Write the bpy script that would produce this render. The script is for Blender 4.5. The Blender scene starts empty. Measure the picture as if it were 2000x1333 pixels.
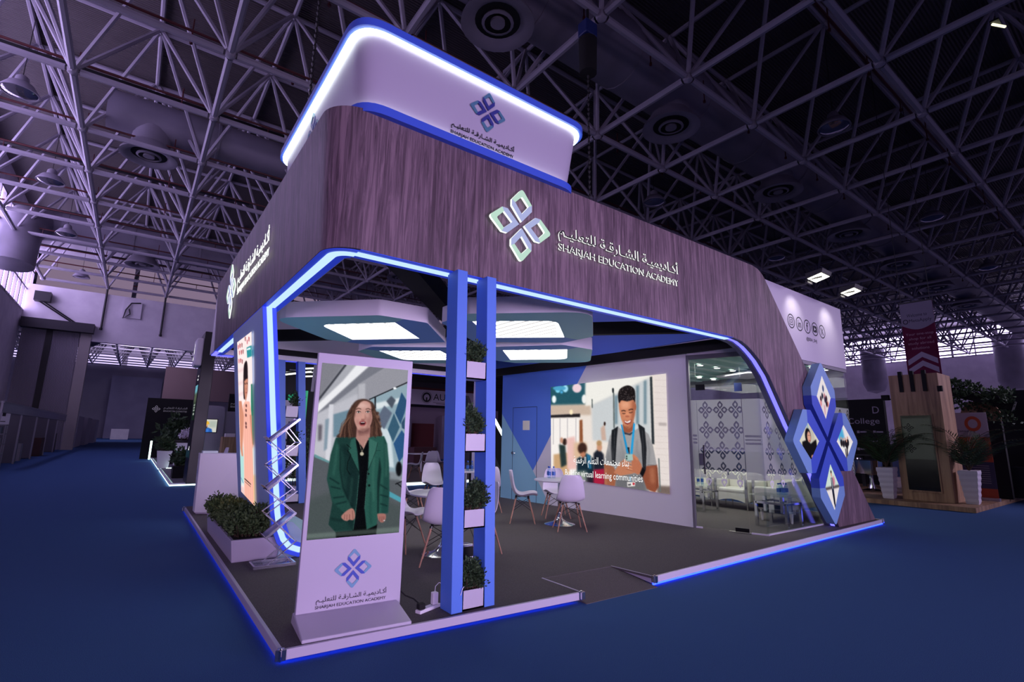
import bpy, bmesh, math, random
import numpy as np
from mathutils import Vector, Matrix

SC = bpy.context.scene
COL = SC.collection
random.seed(7)
pi = math.pi

# ------------------------------------------------------------------ camera
PITCH, ROLL, YAW = 0.186791, 0.0178347, 0.6367417
cam = bpy.data.cameras.new('camera')
cam.sensor_width = 36.0
cam.lens = 985.37 / 2000 * 36.0
cam.clip_start = 0.05
cam.clip_end = 400
camo = bpy.data.objects.new('camera', cam)
COL.objects.link(camo)
_f = Vector((math.sin(YAW) * math.cos(PITCH), math.cos(YAW) * math.cos(PITCH), math.sin(PITCH)))
_r0 = Vector((math.cos(YAW), -math.sin(YAW), 0))
_u0 = _r0.cross(_f)
_r = _r0 * math.cos(ROLL) + _u0 * math.sin(ROLL)
_u = _u0 * math.cos(ROLL) - _r0 * math.sin(ROLL)
camo.matrix_world = Matrix(((_r.x, _u.x, -_f.x, -1.005), (_r.y, _u.y, -_f.y, -3.943), (_r.z, _u.z, -_f.z, 1.55), (0, 0, 0, 1)))
SC.camera = camo

# ------------------------------------------------------------------ view and world
SC.view_settings.view_transform = 'Standard'
SC.view_settings.look = 'None'
SC.view_settings.gamma = 1.0
SC.view_settings.use_curve_mapping = False
SC.view_settings.exposure = 0.0
try:
    SC.cycles.use_denoising = True
    SC.cycles.max_bounces = 8
    SC.cycles.transparent_max_bounces = 16
    SC.cycles.sample_clamp_indirect = 4.0
except Exception:
    pass
world = bpy.data.worlds.new('hall_daylight')
SC.world = world
world.use_nodes = True
_bg = world.node_tree.nodes['Background']
_bg.inputs[0].default_value = (0.53, 0.41, 0.80, 1)
_bg.inputs[1].default_value = 0.44


def lamp(name, kind, loc, energy, color, target=None, size=1.0, size_y=None, spot=None, blend=0.5, parent=None):
    l = bpy.data.lights.new(name, kind)
    l.energy = energy
    l.color = color
    if kind == 'AREA':
        l.size = size
        if size_y:
            l.shape = 'RECTANGLE'
            l.size_y = size_y
    elif kind in ('POINT', 'SPOT'):
        l.shadow_soft_size = size
    if kind == 'SPOT':
        l.spot_size = spot
        l.spot_blend = blend
    o = bpy.data.objects.new(name, l)
    COL.objects.link(o)
    o.location = loc
    if target is not None:
        d = Vector(target) - Vector(loc)
        o.rotation_euler = d.to_track_quat('-Z', 'Y').to_euler()
    if parent is not None:
        o.parent = parent
        o.location = Vector(loc) - origin(parent)
    return o


def origin(o):
    v = Vector((0, 0, 0))
    while o is not None:
        v += o.location
        o = o.parent
    return v


# added area lights without fixtures, filling stand front, aisle, right kiosk and next hall
K1 = lamp('added_fill', 'AREA', (7.0, -13.5, 1.75), 285, (.82, .65, 1.0), (4.0, 1.5, 1.3), 6.0, 3.0)
K2 = lamp('added_fill', 'AREA', (-6.0, -11.5, 1.75), 140, (.84, .58, 1.0), (1.5, 3.0, 2.4), 4.0, 3.0)
K3 = lamp('added_fill', 'AREA', (24.0, -11.0, 7.5), 210, (.80, .66, 1.0), (16.5, 1.0, 1.2), 3.0, 2.0)
K4 = lamp('added_fill', 'AREA', (-1.0, 80.0, 15.0), 1300, (.76, .66, 1.0), (0, 100, 4), 8.0, 4.0)
for _k in (K1, K2, K3):
    _k.data.spread = math.radians(75)

# ------------------------------------------------------------------ colour and materials
def lin(c):
    if isinstance(c, str):
        c = tuple(int(c[i:i + 2], 16) / 255 for i in (0, 2, 4))
    return tuple(x / 12.92 if x <= 0.04045 else ((x + 0.055) / 1.055) ** 2.4 for x in c)


def mat(name, col, rough=0.6, metal=0.0, emit=None, es=0.0, spec=0.5):
    m = bpy.data.materials.new(name)
    m.use_nodes = True
    b = m.node_tree.nodes['Principled BSDF']
    b.inputs['Base Color'].default_value = (*lin(col), 1)
    b.inputs['Roughness'].default_value = rough
    b.inputs['Metallic'].default_value = metal
    b.inputs['Specular IOR Level'].default_value = spec
    if emit is not None:
        b.inputs['Emission Color'].default_value = (*lin(emit), 1)
        b.inputs['Emission Strength'].default_value = es
    return m


def glow(name, col, s):
    m = bpy.data.materials.new(name)
    m.use_nodes = True
    nt = m.node_tree
    nt.nodes.clear()
    e = nt.nodes.new('ShaderNodeEmission')
    e.inputs[0].default_value = (*lin(col), 1)
    e.inputs[1].default_value = s
    o = nt.nodes.new('ShaderNodeOutputMaterial')
    nt.links.new(e.outputs[0], o.inputs[0])
    return m


def noisy(name, c1, c2, scale=(1, 1, 1), nscale=5.0, detail=4.0, rough=0.7, bump=0.0, bdist=0.01, lo=0.35, hi=0.65, distort=0.0, spec=0.3):
    """two-tone noise material on object coordinates"""
    m = mat(name, c1, rough, spec=spec)
    nt = m.node_tree
    b = nt.nodes['Principled BSDF']
    tc = nt.nodes.new('ShaderNodeTexCoord')
    mp = nt.nodes.new('ShaderNodeMapping')
    mp.inputs['Scale'].default_value = scale
    nz = nt.nodes.new('ShaderNodeTexNoise')
    nz.inputs['Scale'].default_value = nscale
    nz.inputs['Detail'].default_value = detail
    nz.inputs['Distortion'].default_value = distort
    rp = nt.nodes.new('ShaderNodeValToRGB')
    rp.color_ramp.elements[0].position = lo
    rp.color_ramp.elements[0].color = (*lin(c1), 1)
    rp.color_ramp.elements[1].position = hi
    rp.color_ramp.elements[1].color = (*lin(c2), 1)
    nt.links.new(tc.outputs['Object'], mp.inputs[0])
    nt.links.new(mp.outputs[0], nz.inputs['Vector'])
    nt.links.new(nz.outputs['Fac'], rp.inputs[0])
    nt.links.new(rp.outputs[0], b.inputs['Base Color'])
    if bump:
        bp = nt.nodes.new('ShaderNodeBump')
        bp.inputs['Strength'].default_value = bump
        bp.inputs['Distance'].default_value = bdist
        nt.links.new(nz.outputs['Fac'], bp.inputs['Height'])
        nt.links.new(bp.outputs[0], b.inputs['Normal'])
    return m


def ribbed(name, col, axis, freq, rough=0.6, depth=0.03, metal=0.0, dark=0.75):
    """corrugated sheet: ribs across one axis"""
    m = mat(name, col, rough, metal)
    nt = m.node_tree
    b = nt.nodes['Principled BSDF']
    tc = nt.nodes.new('ShaderNodeTexCoord')
    wv = nt.nodes.new('ShaderNodeTexWave')
    wv.wave_type = 'BANDS'
    wv.bands_direction = axis
    wv.inputs['Scale'].default_value = freq / 3.14159
    rp = nt.nodes.new('ShaderNodeValToRGB')
    c = lin(col)
    rp.color_ramp.elements[0].color = (c[0] * dark, c[1] * dark, c[2] * dark, 1)
    rp.color_ramp.elements[1].color = (*c, 1)
    bp = nt.nodes.new('ShaderNodeBump')
    bp.inputs['Strength'].default_value = 0.8
    bp.inputs['Distance'].default_value = depth
    nt.links.new(tc.outputs['Object'], wv.inputs[0])
    nt.links.new(wv.outputs['Fac'], bp.inputs['Height'])
    nt.links.new(wv.outputs['Fac'], rp.inputs[0])
    nt.links.new(rp.outputs[0], b.inputs['Base Color'])
    nt.links.new(bp.outputs[0], b.inputs['Normal'])
    return m


def glassy(name, tint, gloss=0.08, rough=0.02):
    m = bpy.data.materials.new(name)
    m.use_nodes = True
    nt = m.node_tree
    nt.nodes.clear()
    o = nt.nodes.new('ShaderNodeOutputMaterial')
    t = nt.nodes.new('ShaderNodeBsdfTransparent')
    t.inputs[0].default_value = (*tint, 1)
    g = nt.nodes.new('ShaderNodeBsdfGlossy')
    g.inputs['Roughness'].default_value = rough
    lw_ = nt.nodes.new('ShaderNodeLayerWeight')
    lw_.inputs[0].default_value = 0.5
    pw = nt.nodes.new('ShaderNodeMath')
    pw.operation = 'POWER'
    pw.inputs[1].default_value = 4.0
    fr = nt.nodes.new('ShaderNodeMath')
    fr.operation = 'MULTIPLY_ADD'
    fr.inputs[1].default_value = 0.5
    fr.inputs[2].default_value = gloss * 0.5
    nt.links.new(lw_.outputs['Facing'], pw.inputs[0])
    nt.links.new(pw.outputs[0], fr.inputs[0])
    mx = nt.nodes.new('ShaderNodeMixShader')
    nt.links.new(fr.outputs[0], mx.inputs[0])
    nt.links.new(t.outputs[0], mx.inputs[1])
    nt.links.new(g.outputs[0], mx.inputs[2])
    nt.links.new(mx.outputs[0], o.inputs[0])
    return m


def wood(name, c1, c2, c3, zs=0.06, ns=14.0, rough=0.5):
    """veneer with grain running up the board"""
    m = mat(name, c1, rough, spec=0.3)
    nt = m.node_tree
    b = nt.nodes['Principled BSDF']
    tc = nt.nodes.new('ShaderNodeTexCoord')
    mp = nt.nodes.new('ShaderNodeMapping')
    mp.inputs['Scale'].default_value = (1, 1, zs)
    n1 = nt.nodes.new('ShaderNodeTexNoise')
    n1.inputs['Scale'].default_value = ns
    n1.inputs['Detail'].default_value = 8
    n1.inputs['Roughness'].default_value = 0.65
    n1.inputs['Distortion'].default_value = 1.2
    n2 = nt.nodes.new('ShaderNodeTexNoise')
    n2.inputs['Scale'].default_value = ns * 0.16
    n2.inputs['Detail'].default_value = 3
    n2.inputs['Distortion'].default_value = 0.5
    rp = nt.nodes.new('ShaderNodeValToRGB')
    e = rp.color_ramp.elements
    e[0].position, e[0].color = 0.36, (*lin(c1), 1)
    e[1].position, e[1].color = 0.62, (*lin(c3), 1)
    k = e.new(0.5)
    k.color = (*lin(c2), 1)
    ad = nt.nodes.new('ShaderNodeMath')
    ad.operation = 'MULTIPLY_ADD'
    ad.inputs[1].default_value = 0.35
    sb = nt.nodes.new('ShaderNodeMath')
    sb.operation = 'SUBTRACT'
    sb.inputs[1].default_value = 0.175
    nt.links.new(tc.outputs['Object'], mp.inputs[0])
    for n in (n1, n2):
        nt.links.new(mp.outputs[0], n.inputs['Vector'])
    nt.links.new(n2.outputs['Fac'], ad.inputs[0])
    nt.links.new(n1.outputs['Fac'], ad.inputs[2])
    nt.links.new(ad.outputs[0], sb.inputs[0])
    nt.links.new(sb.outputs[0], rp.inputs[0])
    nt.links.new(rp.outputs[0], b.inputs['Base Color'])
    return m


# ------------------------------------------------------------------ mesh helpers
class MB:
    """collects shapes, becomes one mesh object"""

    def __init__(s):
        s.v, s.f, s.m = [], [], []

    def add(s, vs, fs, mi=0):
        n = len(s.v)
        s.v += [tuple(p) for p in vs]
        s.f += [tuple(i + n for i in f) for f in fs]
        s.m += [mi] * len(fs)
        return s

    def box(s, a, b, mi=0):
        (x0, y0, z0), (x1, y1, z1) = a, b
        return s.hexa([(x0, y0, z0), (x1, y0, z0), (x1, y1, z0), (x0, y1, z0)], [(x0, y0, z1), (x1, y0, z1), (x1, y1, z1), (x0, y1, z1)], mi)

    def hexa(s, lo, hi, mi=0):
        return s.loft([lo, hi], mi)

    def loft(s, rings, mi=0, cap=True, closed=True):
        n = len(rings[0])
        vs = [p for r in rings for p in r]
        fs = []
        for k in range(len(rings) - 1):
            for i in range(n if closed else n - 1):
                j = (i + 1) % n
                fs.append((k * n + i, k * n + j, (k + 1) * n + j, (k + 1) * n + i))
        if cap:
            fs.append(tuple(reversed(range(n))))
            fs.append(tuple((len(rings) - 1) * n + i for i in range(n)))
        return s.add(vs, fs, mi)

    def prism(s, poly, d, mi=0):
        """polygon of 3-D points pushed by vector d"""
        d = Vector(d)
        return s.loft([[Vector(p) for p in poly], [Vector(p) + d for p in poly]], mi)

    def quad(s, *p, mi=0):
        return s.add(p, [tuple(range(len(p)))], mi)

    def tube(s, p0, p1, r, n=8, r1=None, mi=0, cap=True):
        p0, p1 = Vector(p0), Vector(p1)
        d = (p1 - p0).normalized()
        a = d.orthogonal().normalized()
        b = d.cross(a)
        r1 = r if r1 is None else r1
        rg = []
        for p, q in ((p0, r), (p1, r1)):
            rg.append([p + (a * math.cos(2 * pi * i / n) + b * math.sin(2 * pi * i / n)) * q for i in range(n)])
        return s.loft(rg, mi, cap)

    def path(s, pts, r, n=8, mi=0):
        pts = [Vector(p) for p in pts]
        rg = []
        a = None
        for i, p in enumerate(pts):
            d = (pts[min(i + 1, len(pts) - 1)] - pts[max(i - 1, 0)]).normalized()
            if a is None:
                a = d.orthogonal().normalized()
            a = (a - d * a.dot(d)).normalized()
            b = d.cross(a)
            q = r[i] if isinstance(r, (list, tuple)) else r
            rg.append([p + (a * math.cos(2 * pi * k / n) + b * math.sin(2 * pi * k / n)) * q for k in range(n)])
        return s.loft(rg, mi)

    def lathe(s, c, prof, n=24, mi=0, cap=True):
        c = Vector(c)
        rg = [[c + Vector((r * math.cos(2 * pi * i / n), r * math.sin(2 * pi * i / n), z)) for i in range(n)] for r, z in prof]
        return s.loft(rg, mi, cap)

    def bar(s, p0, p1, w, h, up=(0, 0, 1), mi=0):
        """rectangular bar from p0 to p1: w sideways, h along up"""
        p0, p1 = Vector(p0), Vector(p1)
        d = (p1 - p0).normalized()
        sd = d.cross(Vector(up)).normalized()
        u = sd.cross(d).normalized()
        rg = []
        for p in (p0, p1):
            rg.append([p - sd * w / 2 - u * h / 2, p + sd * w / 2 - u * h / 2, p + sd * w / 2 + u * h / 2, p - sd * w / 2 + u * h / 2])
        return s.loft(rg, mi)

    def build(s, name, m, parent=None, smooth=False, bevel=0.0, local=False, seg=2, auto=None):
        me = bpy.data.meshes.new(name)
        off = Vector((0, 0, 0)) if (parent is None or local) else origin(parent)
        me.from_pydata([Vector(p) - off for p in s.v], [], s.f)
        ms = m if isinstance(m, (list, tuple)) else [m]
        for q in ms:
            me.materials.append(q)
        if len(ms) > 1:
            me.polygons.foreach_set('material_index', s.m)
        bm = bmesh.new()
        bm.from_mesh(me)
        bmesh.ops.recalc_face_normals(bm, faces=bm.faces)
        bm.to_mesh(me)
        bm.free()
        o = bpy.data.objects.new(name, me)
        COL.objects.link(o)
        if parent is not None:
            o.parent = parent
        if smooth:
            me.polygons.foreach_set('use_smooth', [True] * len(me.polygons))
            try:
                me.set_sharp_from_angle(angle=math.radians(38))
            except Exception:
                pass
        if bevel:
            md = o.modifiers.new('soft_edges', 'BEVEL')
            md.width = bevel
            md.segments = seg
            md.limit_method = 'ANGLE'
            md.angle_limit = math.radians(40)
        return o


def rc(pts, rad, n=6):
    """round the corners of a 2-D polygon; rad is a number or a list"""
    out = []
    N = len(pts)
    for i, p in enumerate(pts):
        r = rad[i] if isinstance(rad, (list, tuple)) else rad
        if not r:
            out.append(tuple(p))
            continue
        p = Vector(p)
        a = Vector(pts[i - 1]) - p
        b = Vector(pts[(i + 1) % N]) - p
        la, lb = a.length, b.length
        a.normalize()
        b.normalize()
        ang = a.angle(b)
        t = min(r / math.tan(ang / 2), la * 0.5, lb * 0.5)
        p0, p1 = p + a * t, p + b * t
        for k in range(n + 1):
            u = k / n
            q = p0 * (1 - u) ** 2 + p * 2 * u * (1 - u) + p1 * u * u
            out.append(tuple(q))
    return out


def tag(o, label=None, cat=None, group=None, kind=None):
    if label:
        o['label'] = label
    if cat:
        o['category'] = cat
    if group:
        o['group'] = group
    if kind:
        o['kind'] = kind
    return o


def thing(name, label, cat, loc=(0, 0, 0), group=None, rz=0.0):
    o = bpy.data.objects.new(name, None)
    o.empty_display_size = 0.1
    COL.objects.link(o)
    o.location = loc
    o.rotation_euler = (0, 0, rz)
    return tag(o, label, cat, group)


def dup(root, loc, rz, label=None, group=None, scale=None):
    r = root.copy()
    COL.objects.link(r)
    r.location = loc
    r.rotation_euler = (0, 0, rz)
    if scale:
        r.scale = (scale,) * 3
    if label:
        r['label'] = label
    if group:
        r['group'] = group
    for ch in list(root.children):
        c = ch.copy()
        COL.objects.link(c)
        c.parent = r
        for g in list(ch.children):
            d = g.copy()
            COL.objects.link(d)
            d.parent = c
    return r


# ------------------------------------------------------------------ Arabic shaping and lettering
_AR = {'أ': (0xFE83, 2), 'ا': (0xFE8D, 2), 'ك': (0xFED9, 4), 'د': (0xFEA9, 2), 'ي': (0xFEF1, 4), 'م': (0xFEE1, 4), 'ة': (0xFE93, 2),
       'ل': (0xFEDD, 4), 'ش': (0xFEB5, 4), 'ر': (0xFEAD, 2), 'ق': (0xFED5, 4), 'ت': (0xFE95, 4), 'ع': (0xFEC9, 4), 'ب': (0xFE8F, 4),
       'ن': (0xFEE5, 4), 'ج': (0xFE9D, 4), 'ء': (0xFE80, 1), 'ـ': (0x640, 5)}


def arabic(t):
    ws = []
    for w in t.split(' '):
        g = []
        for i, c in enumerate(w):
            b, n = _AR[c]
            if n == 5:
                g.append(chr(b))
                continue
            pj = i > 0 and _AR[w[i - 1]][1] >= 4
            nj = i < len(w) - 1 and n >= 4 and _AR[w[i + 1]][1] >= 2
            k = 0
            if n == 2:
                k = 1 if pj else 0
            elif n == 4:
                k = (3 if nj else 1) if pj else (2 if nj else 0)
            g.append(chr(b + k))
        ws.append(''.join(reversed(g)))
    return ' '.join(reversed(ws))


AR_NAME = arabic('أكـاديميـة الشـارقـة للتعليـم')


def frame(o, r, u):
    """matrix with x along r, y along u"""
    r, u = Vector(r).normalized(), Vector(u).normalized()
    n = r.cross(u).normalized()
    u = n.cross(r)
    return Matrix(((r.x, u.x, n.x, o[0]), (r.y, u.y, n.y, o[1]), (r.z, u.z, n.z, o[2]), (0, 0, 0, 1)))


def text_mesh(body, w, h, depth=0.0, bold=0.0, align='L', spacing=1.0):
    cu = bpy.data.curves.new('t', 'FONT')
    cu.body = body
    cu.size = 1.0
    cu.offset = bold
    cu.space_character = spacing
    cu.resolution_u = 3
    o = bpy.data.objects.new('t', cu)
    COL.objects.link(o)
    bpy.context.view_layer.update()
    me = bpy.data.meshes.new_from_object(o)
    bpy.data.objects.remove(o)
    bpy.data.curves.remove(cu)
    n = len(me.vertices)
    a = np.zeros(n * 3)
    me.vertices.foreach_get('co', a)
    a = a.reshape(-1, 3)
    lo, hi = a.min(0), a.max(0)
    fs = [tuple(p.vertices) for p in me.polygons]
    bpy.data.meshes.remove(me)
    sx = w / (hi[0] - lo[0])
    sy = h / (hi[1] - lo[1]) if h else sx
    a = (a - lo) * (sx, sy, 1)
    if align == 'C':
        a[:, 0] -= w / 2
    a[:, 2] = 0
    return a, fs


def lettering(name, lines, M, m, parent, depth=0.002, side=None, bold=0.0):
    """lines: (text, x, y, width, height); one mesh lying on the plane of M. side: material of the returns"""
    o = None
    for ln in lines:
        mb = MB()
        t, x, y, w, h = ln[:5]
        al = ln[5] if len(ln) > 5 else 'L'
        a, fs = text_mesh(t, w, h, bold=bold, align=al)
        n = len(a)
        top = [M @ Vector((p[0] + x, p[1] + y, depth)) for p in a]
        mb.add(top, fs, 0)
        if side is not None or depth > 0.004:
            # returns: boundary edges go back to the plane
            from collections import Counter
            ed = Counter()
            order = {}
            for f in fs:
                for i in range(len(f)):
                    e = (f[i], f[(i + 1) % len(f)])
                    k = tuple(sorted(e))
                    ed[k] += 1
                    order[k] = e
            bd = [order[k] for k, c in ed.items() if c == 1]
            low = [M @ Vector((p[0] + x, p[1] + y, 0.0)) for p in a]
            vs, q = [], []
            for (i, j) in bd:
                b = len(vs)
                vs += [top[i], top[j], low[j], low[i]]
                q.append((b, b + 1, b + 2, b + 3))
            mb.add(vs, q, 1 if side is not None else 0)
        o = mb.build(name, [m, side] if side is not None else m, parent)
    return o


def logo_parts(R, ox=0.0, oy=0.0):
    """four-petal mark: returns (outer pieces, inner pieces) as lists of 2-D polygons"""
    up = rc([(-.325, .62), (0, 1.0), (.325, .62)], [0, .09, 0], 4)
    up = up + [(.22, .56)] + rc([(.22, .56), (0, .78), (-.22, .56)], [0, .04, 0], 3)[1:-1] + [(-.22, .56)]
    dn = [(.325, .62), (.325, .45), (0, .085), (-.325, .45), (-.325, .62), (-.22, .56), (0, .30), (.22, .56)]
    A, B = [], []
    for k in range(4):
        c, s = math.cos(k * pi / 2), math.sin(k * pi / 2)
        A.append([((x * c - y * s) * R + ox, (x * s + y * c) * R + oy) for x, y in up])
        B.append([((x * c - y * s) * R + ox, (x * s + y * c) * R + oy) for x, y in dn])
    return A, B


def logo(name, M, R, mats, parent, depth=0.003, side=None, ox=0.0, oy=0.0):
    A, B = logo_parts(R, ox, oy)
    mb = MB()
    for ps, mi in ((A, 0), (B, 1)):
        for p in ps:
            n = len(p)
            top = [M @ Vector((x, y, depth)) for x, y in p]
            low = [M @ Vector((x, y, 0)) for x, y in p]
            mb.add(top, [tuple(range(n))], mi)
            if depth > 0.004:
                mb.add(top + low, [(i, (i + 1) % n, n + (i + 1) % n, n + i) for i in range(n)], 2 if side is not None else mi)
    return mb.build(name, list(mats) + ([side] if side is not None else []), parent)
# ================================================================== MATERIALS
M = {}
M['carpet_blue'] = noisy('carpet_blue', '2f497c', '486c9c', nscale=260, detail=2, rough=0.95, bump=0.35, bdist=0.004, spec=0.1)
M['carpet_grey'] = noisy('carpet_grey', '524c4e', '706a6c', nscale=230, detail=2, rough=0.95, bump=0.3, bdist=0.004, spec=0.1)
M['white'] = mat('white_laminate', 'e6e2ec', 0.45)
M['white_wall'] = noisy('painted_wall', 'cfc8d2', 'dad4dc', nscale=1.2, rough=0.85)
M['trim_white'] = mat('trim_white', 'bfb8cc', 0.35)
M['steel'] = mat('truss_paint', '9c96a4', 0.5)
M['deck'] = ribbed('roof_deck', '595152', 'Y', 9.0, 0.55, 0.05)
M['pipe_red'] = mat('sprinkler_red', '4e161a', 0.5)
M['duct'] = noisy('duct_metal', '77727e', '868090', nscale=0.6, rough=0.5)
M['duct_dark'] = mat('duct_throat', '141317', 0.6)
M['dark'] = mat('dark_metal', '18171b', 0.5)
M['black'] = mat('black_cloth', '0b0b0e', 0.85)
M['chrome'] = mat('chrome', 'd8d8dc', 0.12, 1.0)
M['wood_p'] = wood('walnut_veneer', '4c3d47', '685562', '816b78', ns=26, zs=.05)
M['wood_oak'] = wood('oak_veneer', '7e6350', '9c7d62', 'b09072', ns=5)
M['blue'] = mat('pillar_blue', '4f7ee0', 0.5)
M['blue_deep'] = mat('soffit_blue', '3a5cf4', 0.45, emit='2a48f0', es=0.30)  # faint emission stands in for LED spill on the blue flanges
M['led_wall'] = mat('led_wall_blue', 'a4c4ee', 0.5)
M['blue_lip'] = mat('lip_blue', '3f5fd4', 0.45)
M['teal'] = mat('petal_teal', 'a2dedd', 0.6)
M['petal_blue'] = mat('petal_blue', '78a4e2', 0.6)
M['logo_teal'] = mat('logo_teal', '6f9fc0', 0.5)
M['logo_blue'] = mat('logo_blue', '3d4fb8', 0.5)
M['ink'] = mat('lettering_dark', '15131c', 0.5)
M['led_white'] = glow('led_white', 'f2fff8', 5.5)
M['led_cool'] = glow('led_cool', 'bcdcff', 1.2)
M['led_blue'] = glow('led_blue', '3a4cff', 6.0)
M['led_violet'] = glow('led_violet', '6a66ff', 2.2)
M['led_floor'] = glow('led_floor', '2038ff', 9.0)
M['led_under'] = glow('led_under', '1f48ff', 11.0)
M['letter_glow'] = glow('letter_glow', 'fbfffa', 1.15)
M['logo_lit_green'] = glow('logo_lit_green', 'c3e4d4', 0.95)
M['logo_lit_blue'] = glow('logo_lit_blue', 'b4bbea', 0.9)
M['diffuser'] = glow('diffuser', 'fffdf6', 5.2)
M['window'] = glow('window_sky', 'd4c0ff', 8.0)
M['glass'] = glassy('clear_glass', (0.93, 0.96, 0.95))
M['screen_off'] = mat('screen_black', '08080a', 0.12)
M['leaf'] = noisy('leaf_green', '33472a', '61784a', nscale=18, rough=0.6)
M['leaf_dark'] = noisy('leaf_dark', '2a3e2a', '4b6240', nscale=18, rough=0.6)
M['stem'] = mat('stem_brown', '4a3a2c', 0.8)
M['soil'] = mat('soil', '1c1612', 0.95)
M['chair_white'] = mat('chair_shell_white', 'd2ccdc', 0.35)
M['beech'] = wood('beech_leg', '8a6552', 'a47c66', 'b88e76', ns=20)
M['wire'] = mat('black_wire', '0c0c0e', 0.4)

# ================================================================== HALL
H1, H2 = 12.5, 16.4          # bottom chord and roof deck heights
SX, X0, Y0 = 3.811, -0.029, 3.973
XW, YW, XE = -8.4, 46.0, 82.0

MB().quad((-40, -40, 0), (70, -40, 0), (70, 120, 0), (-40, 120, 0)).build('floor', M['carpet_blue']).update_tag()
tag(bpy.data.objects['floor'], 'blue ribbed hall carpet running under every stand', 'floor', kind='structure')

o = MB().box((XW, -30, H2), (XE, YW + 0.4, H2 + 0.15)).build('ceiling', M['deck'])
tag(o, 'dark corrugated metal roof deck over the hall', 'ceiling', kind='structure')

# left wall with clerestory band
o = MB().box((XW - 0.3, -30, 0), (XW, YW, 9.9)).box((XW - 0.3, -30, 14.9), (XW, YW, H2)).build('wall_left', M['white_wall'])
tag(o, 'tall pale wall on the left of the hall', 'wall', kind='structure')
k = 0
for y in np.arange(10.0, 44.0, 4.2):
    k += 1
    w = thing('window_%d' % k, 'tall clerestory window high on the left wall, bay %s' % 'abcdefghijkl'[k - 1], 'window', (XW, y, 9.9))
    tag(w, kind='structure')
    MB().box((XW - 0.2, y + 0.15, 9.95), (XW - 0.15, y + 4.05, 14.85)).build('pane', M['window'], w)
    fr = MB()
    for yy in (y, y + 1.35, y + 2.7, y + 4.05):
        fr.box((XW - 0.25, yy, 9.9), (XW + 0.02, yy + 0.14, 14.9))
    for zz in (9.9, 11.5, 13.1, 14.75):
        fr.box((XW - 0.25, y, zz), (XW + 0.02, y + 4.2, zz + 0.13))
    fr.build('window_frame', M['steel'], w)

# rear wall: roller shutter bay, pier, and the header over the opening to the next hall
w = MB().box((XW, YW, 9.35), (XW + 4.1, YW + 0.4, 12.0)).box((XW + 4.1, YW, 8.15), (12, YW + 0.4, 12.0)).box((12, YW, 0), (XE, YW + 0.4, 12.0)).box((XW, YW, 14.6), (XE, YW + 0.4, H2)).build('wall_rear', M['white_wall'])
tag(w, 'pale header wall across the back of the hall above the opening', 'wall', kind='structure')
o = MB().box((-4.95, YW - 0.15, 0), (-4.3, YW + 0.6, 9.0)).build('trim_1', mat('pier_plaster', 'a39c9a', 0.8))
tag(o, 'pale pier beside the roller shutter', 'pier', kind='structure')
k0 = k
for i, x in enumerate(np.arange(XW + 0.4, 40, 6.0)):
    k += 1
    o = MB().box((x, YW + 0.2, 12.05), (x + 5.7, YW + 0.25, 14.55)).build('window_%d' % k, glow('rear_window_glow', 'c4a8cc', 0.40) if i == 0 else bpy.data.materials['rear_window_glow'])  # emissive panels stand in for the pale lavender wall up here
    tag(o, 'dim glowing panel in place of the pale wall above the rear header', 'window', 'glowing panels above the rear header', 'structure')
o = thing('roller_shutter', 'tall grey ribbed roller shutter door at the end of the left aisle', 'shutter', (XW, YW, 0))
MB().box((XW + 0.15, YW + 0.05, 0), (-6.9, YW + 0.15, 8.7)).box((-6.55, YW + 0.05, 0), (-5.0, YW + 0.15, 8.7)).build('curtain', ribbed('shutter_ribs', 'a09aa8', 'X', 14, 0.5, 0.04), o)
MB().box((-6.9, YW - 0.05, 0), (-6.55, YW + 0.15, 8.7)).build('centre_post', M['dark'], o)
MB().box((XW + 0.1, YW - 0.7, 8.7), (-4.2, YW + 0.1, 9.4)).build('roll_housing', mat('housing_grey', '2b2830', 0.6), o)
br = thing('wall_speaker', 'small black loudspeaker on a slanted bracket high in the left rear corner', 'speaker', (-8.0, YW - 0.5, 11.0))
MB().box((-7.85, YW - 0.75, 10.7), (-6.95, YW - 0.05, 11.4)).build('cabinet', M['dark'], br)
MB().tube((-7.7, YW - 0.3, 10.8), (-5.6, YW - 0.1, 9.45), 0.05).tube((-7.6, YW - 0.3, 10.9), (-5.4, YW - 0.1, 9.45), 0.05).build('bracket', M['dark'], br)
j = thing('junction_box', 'white service box with a looped black cable on the rear wall', 'junction box', (-2.2, YW, 10.6))
MB().box((-2.7, YW - 0.14, 10.3), (-1.5, YW - .02, 11.6)).build('casing', M['white_wall'], j)
MB().path([(-1.6, YW - 0.2, 11.6), (-2.2, YW - 0.25, 11.5), (-2.5, YW - 0.25, 10.9), (-2.6, YW - 0.25, 10.2), (-2.2, YW - 0.25, 10.6), (-2.3, YW - 0.25, 11.0)], 0.05).build('cable', M['dark'], j)
for i, x in enumerate((X0 - SX, X0, X0 + SX)):
    p = MB().tube((x, YW - .106, H1 - .1), (x, YW - .106, 9.2), 0.07).lathe((x, YW - .106, 9.1), [(0.10, 0), (0.10, 0.16)], 10).build('drop_pole', M['dark'])
    tag(p, ['leftmost dark drop pole hanging before the rear header wall', 'middle dark drop pole hanging before the rear header wall', 'dark drop pole reaching down behind the black totem'][i], 'pole', 'drop poles before the rear wall')

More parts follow.
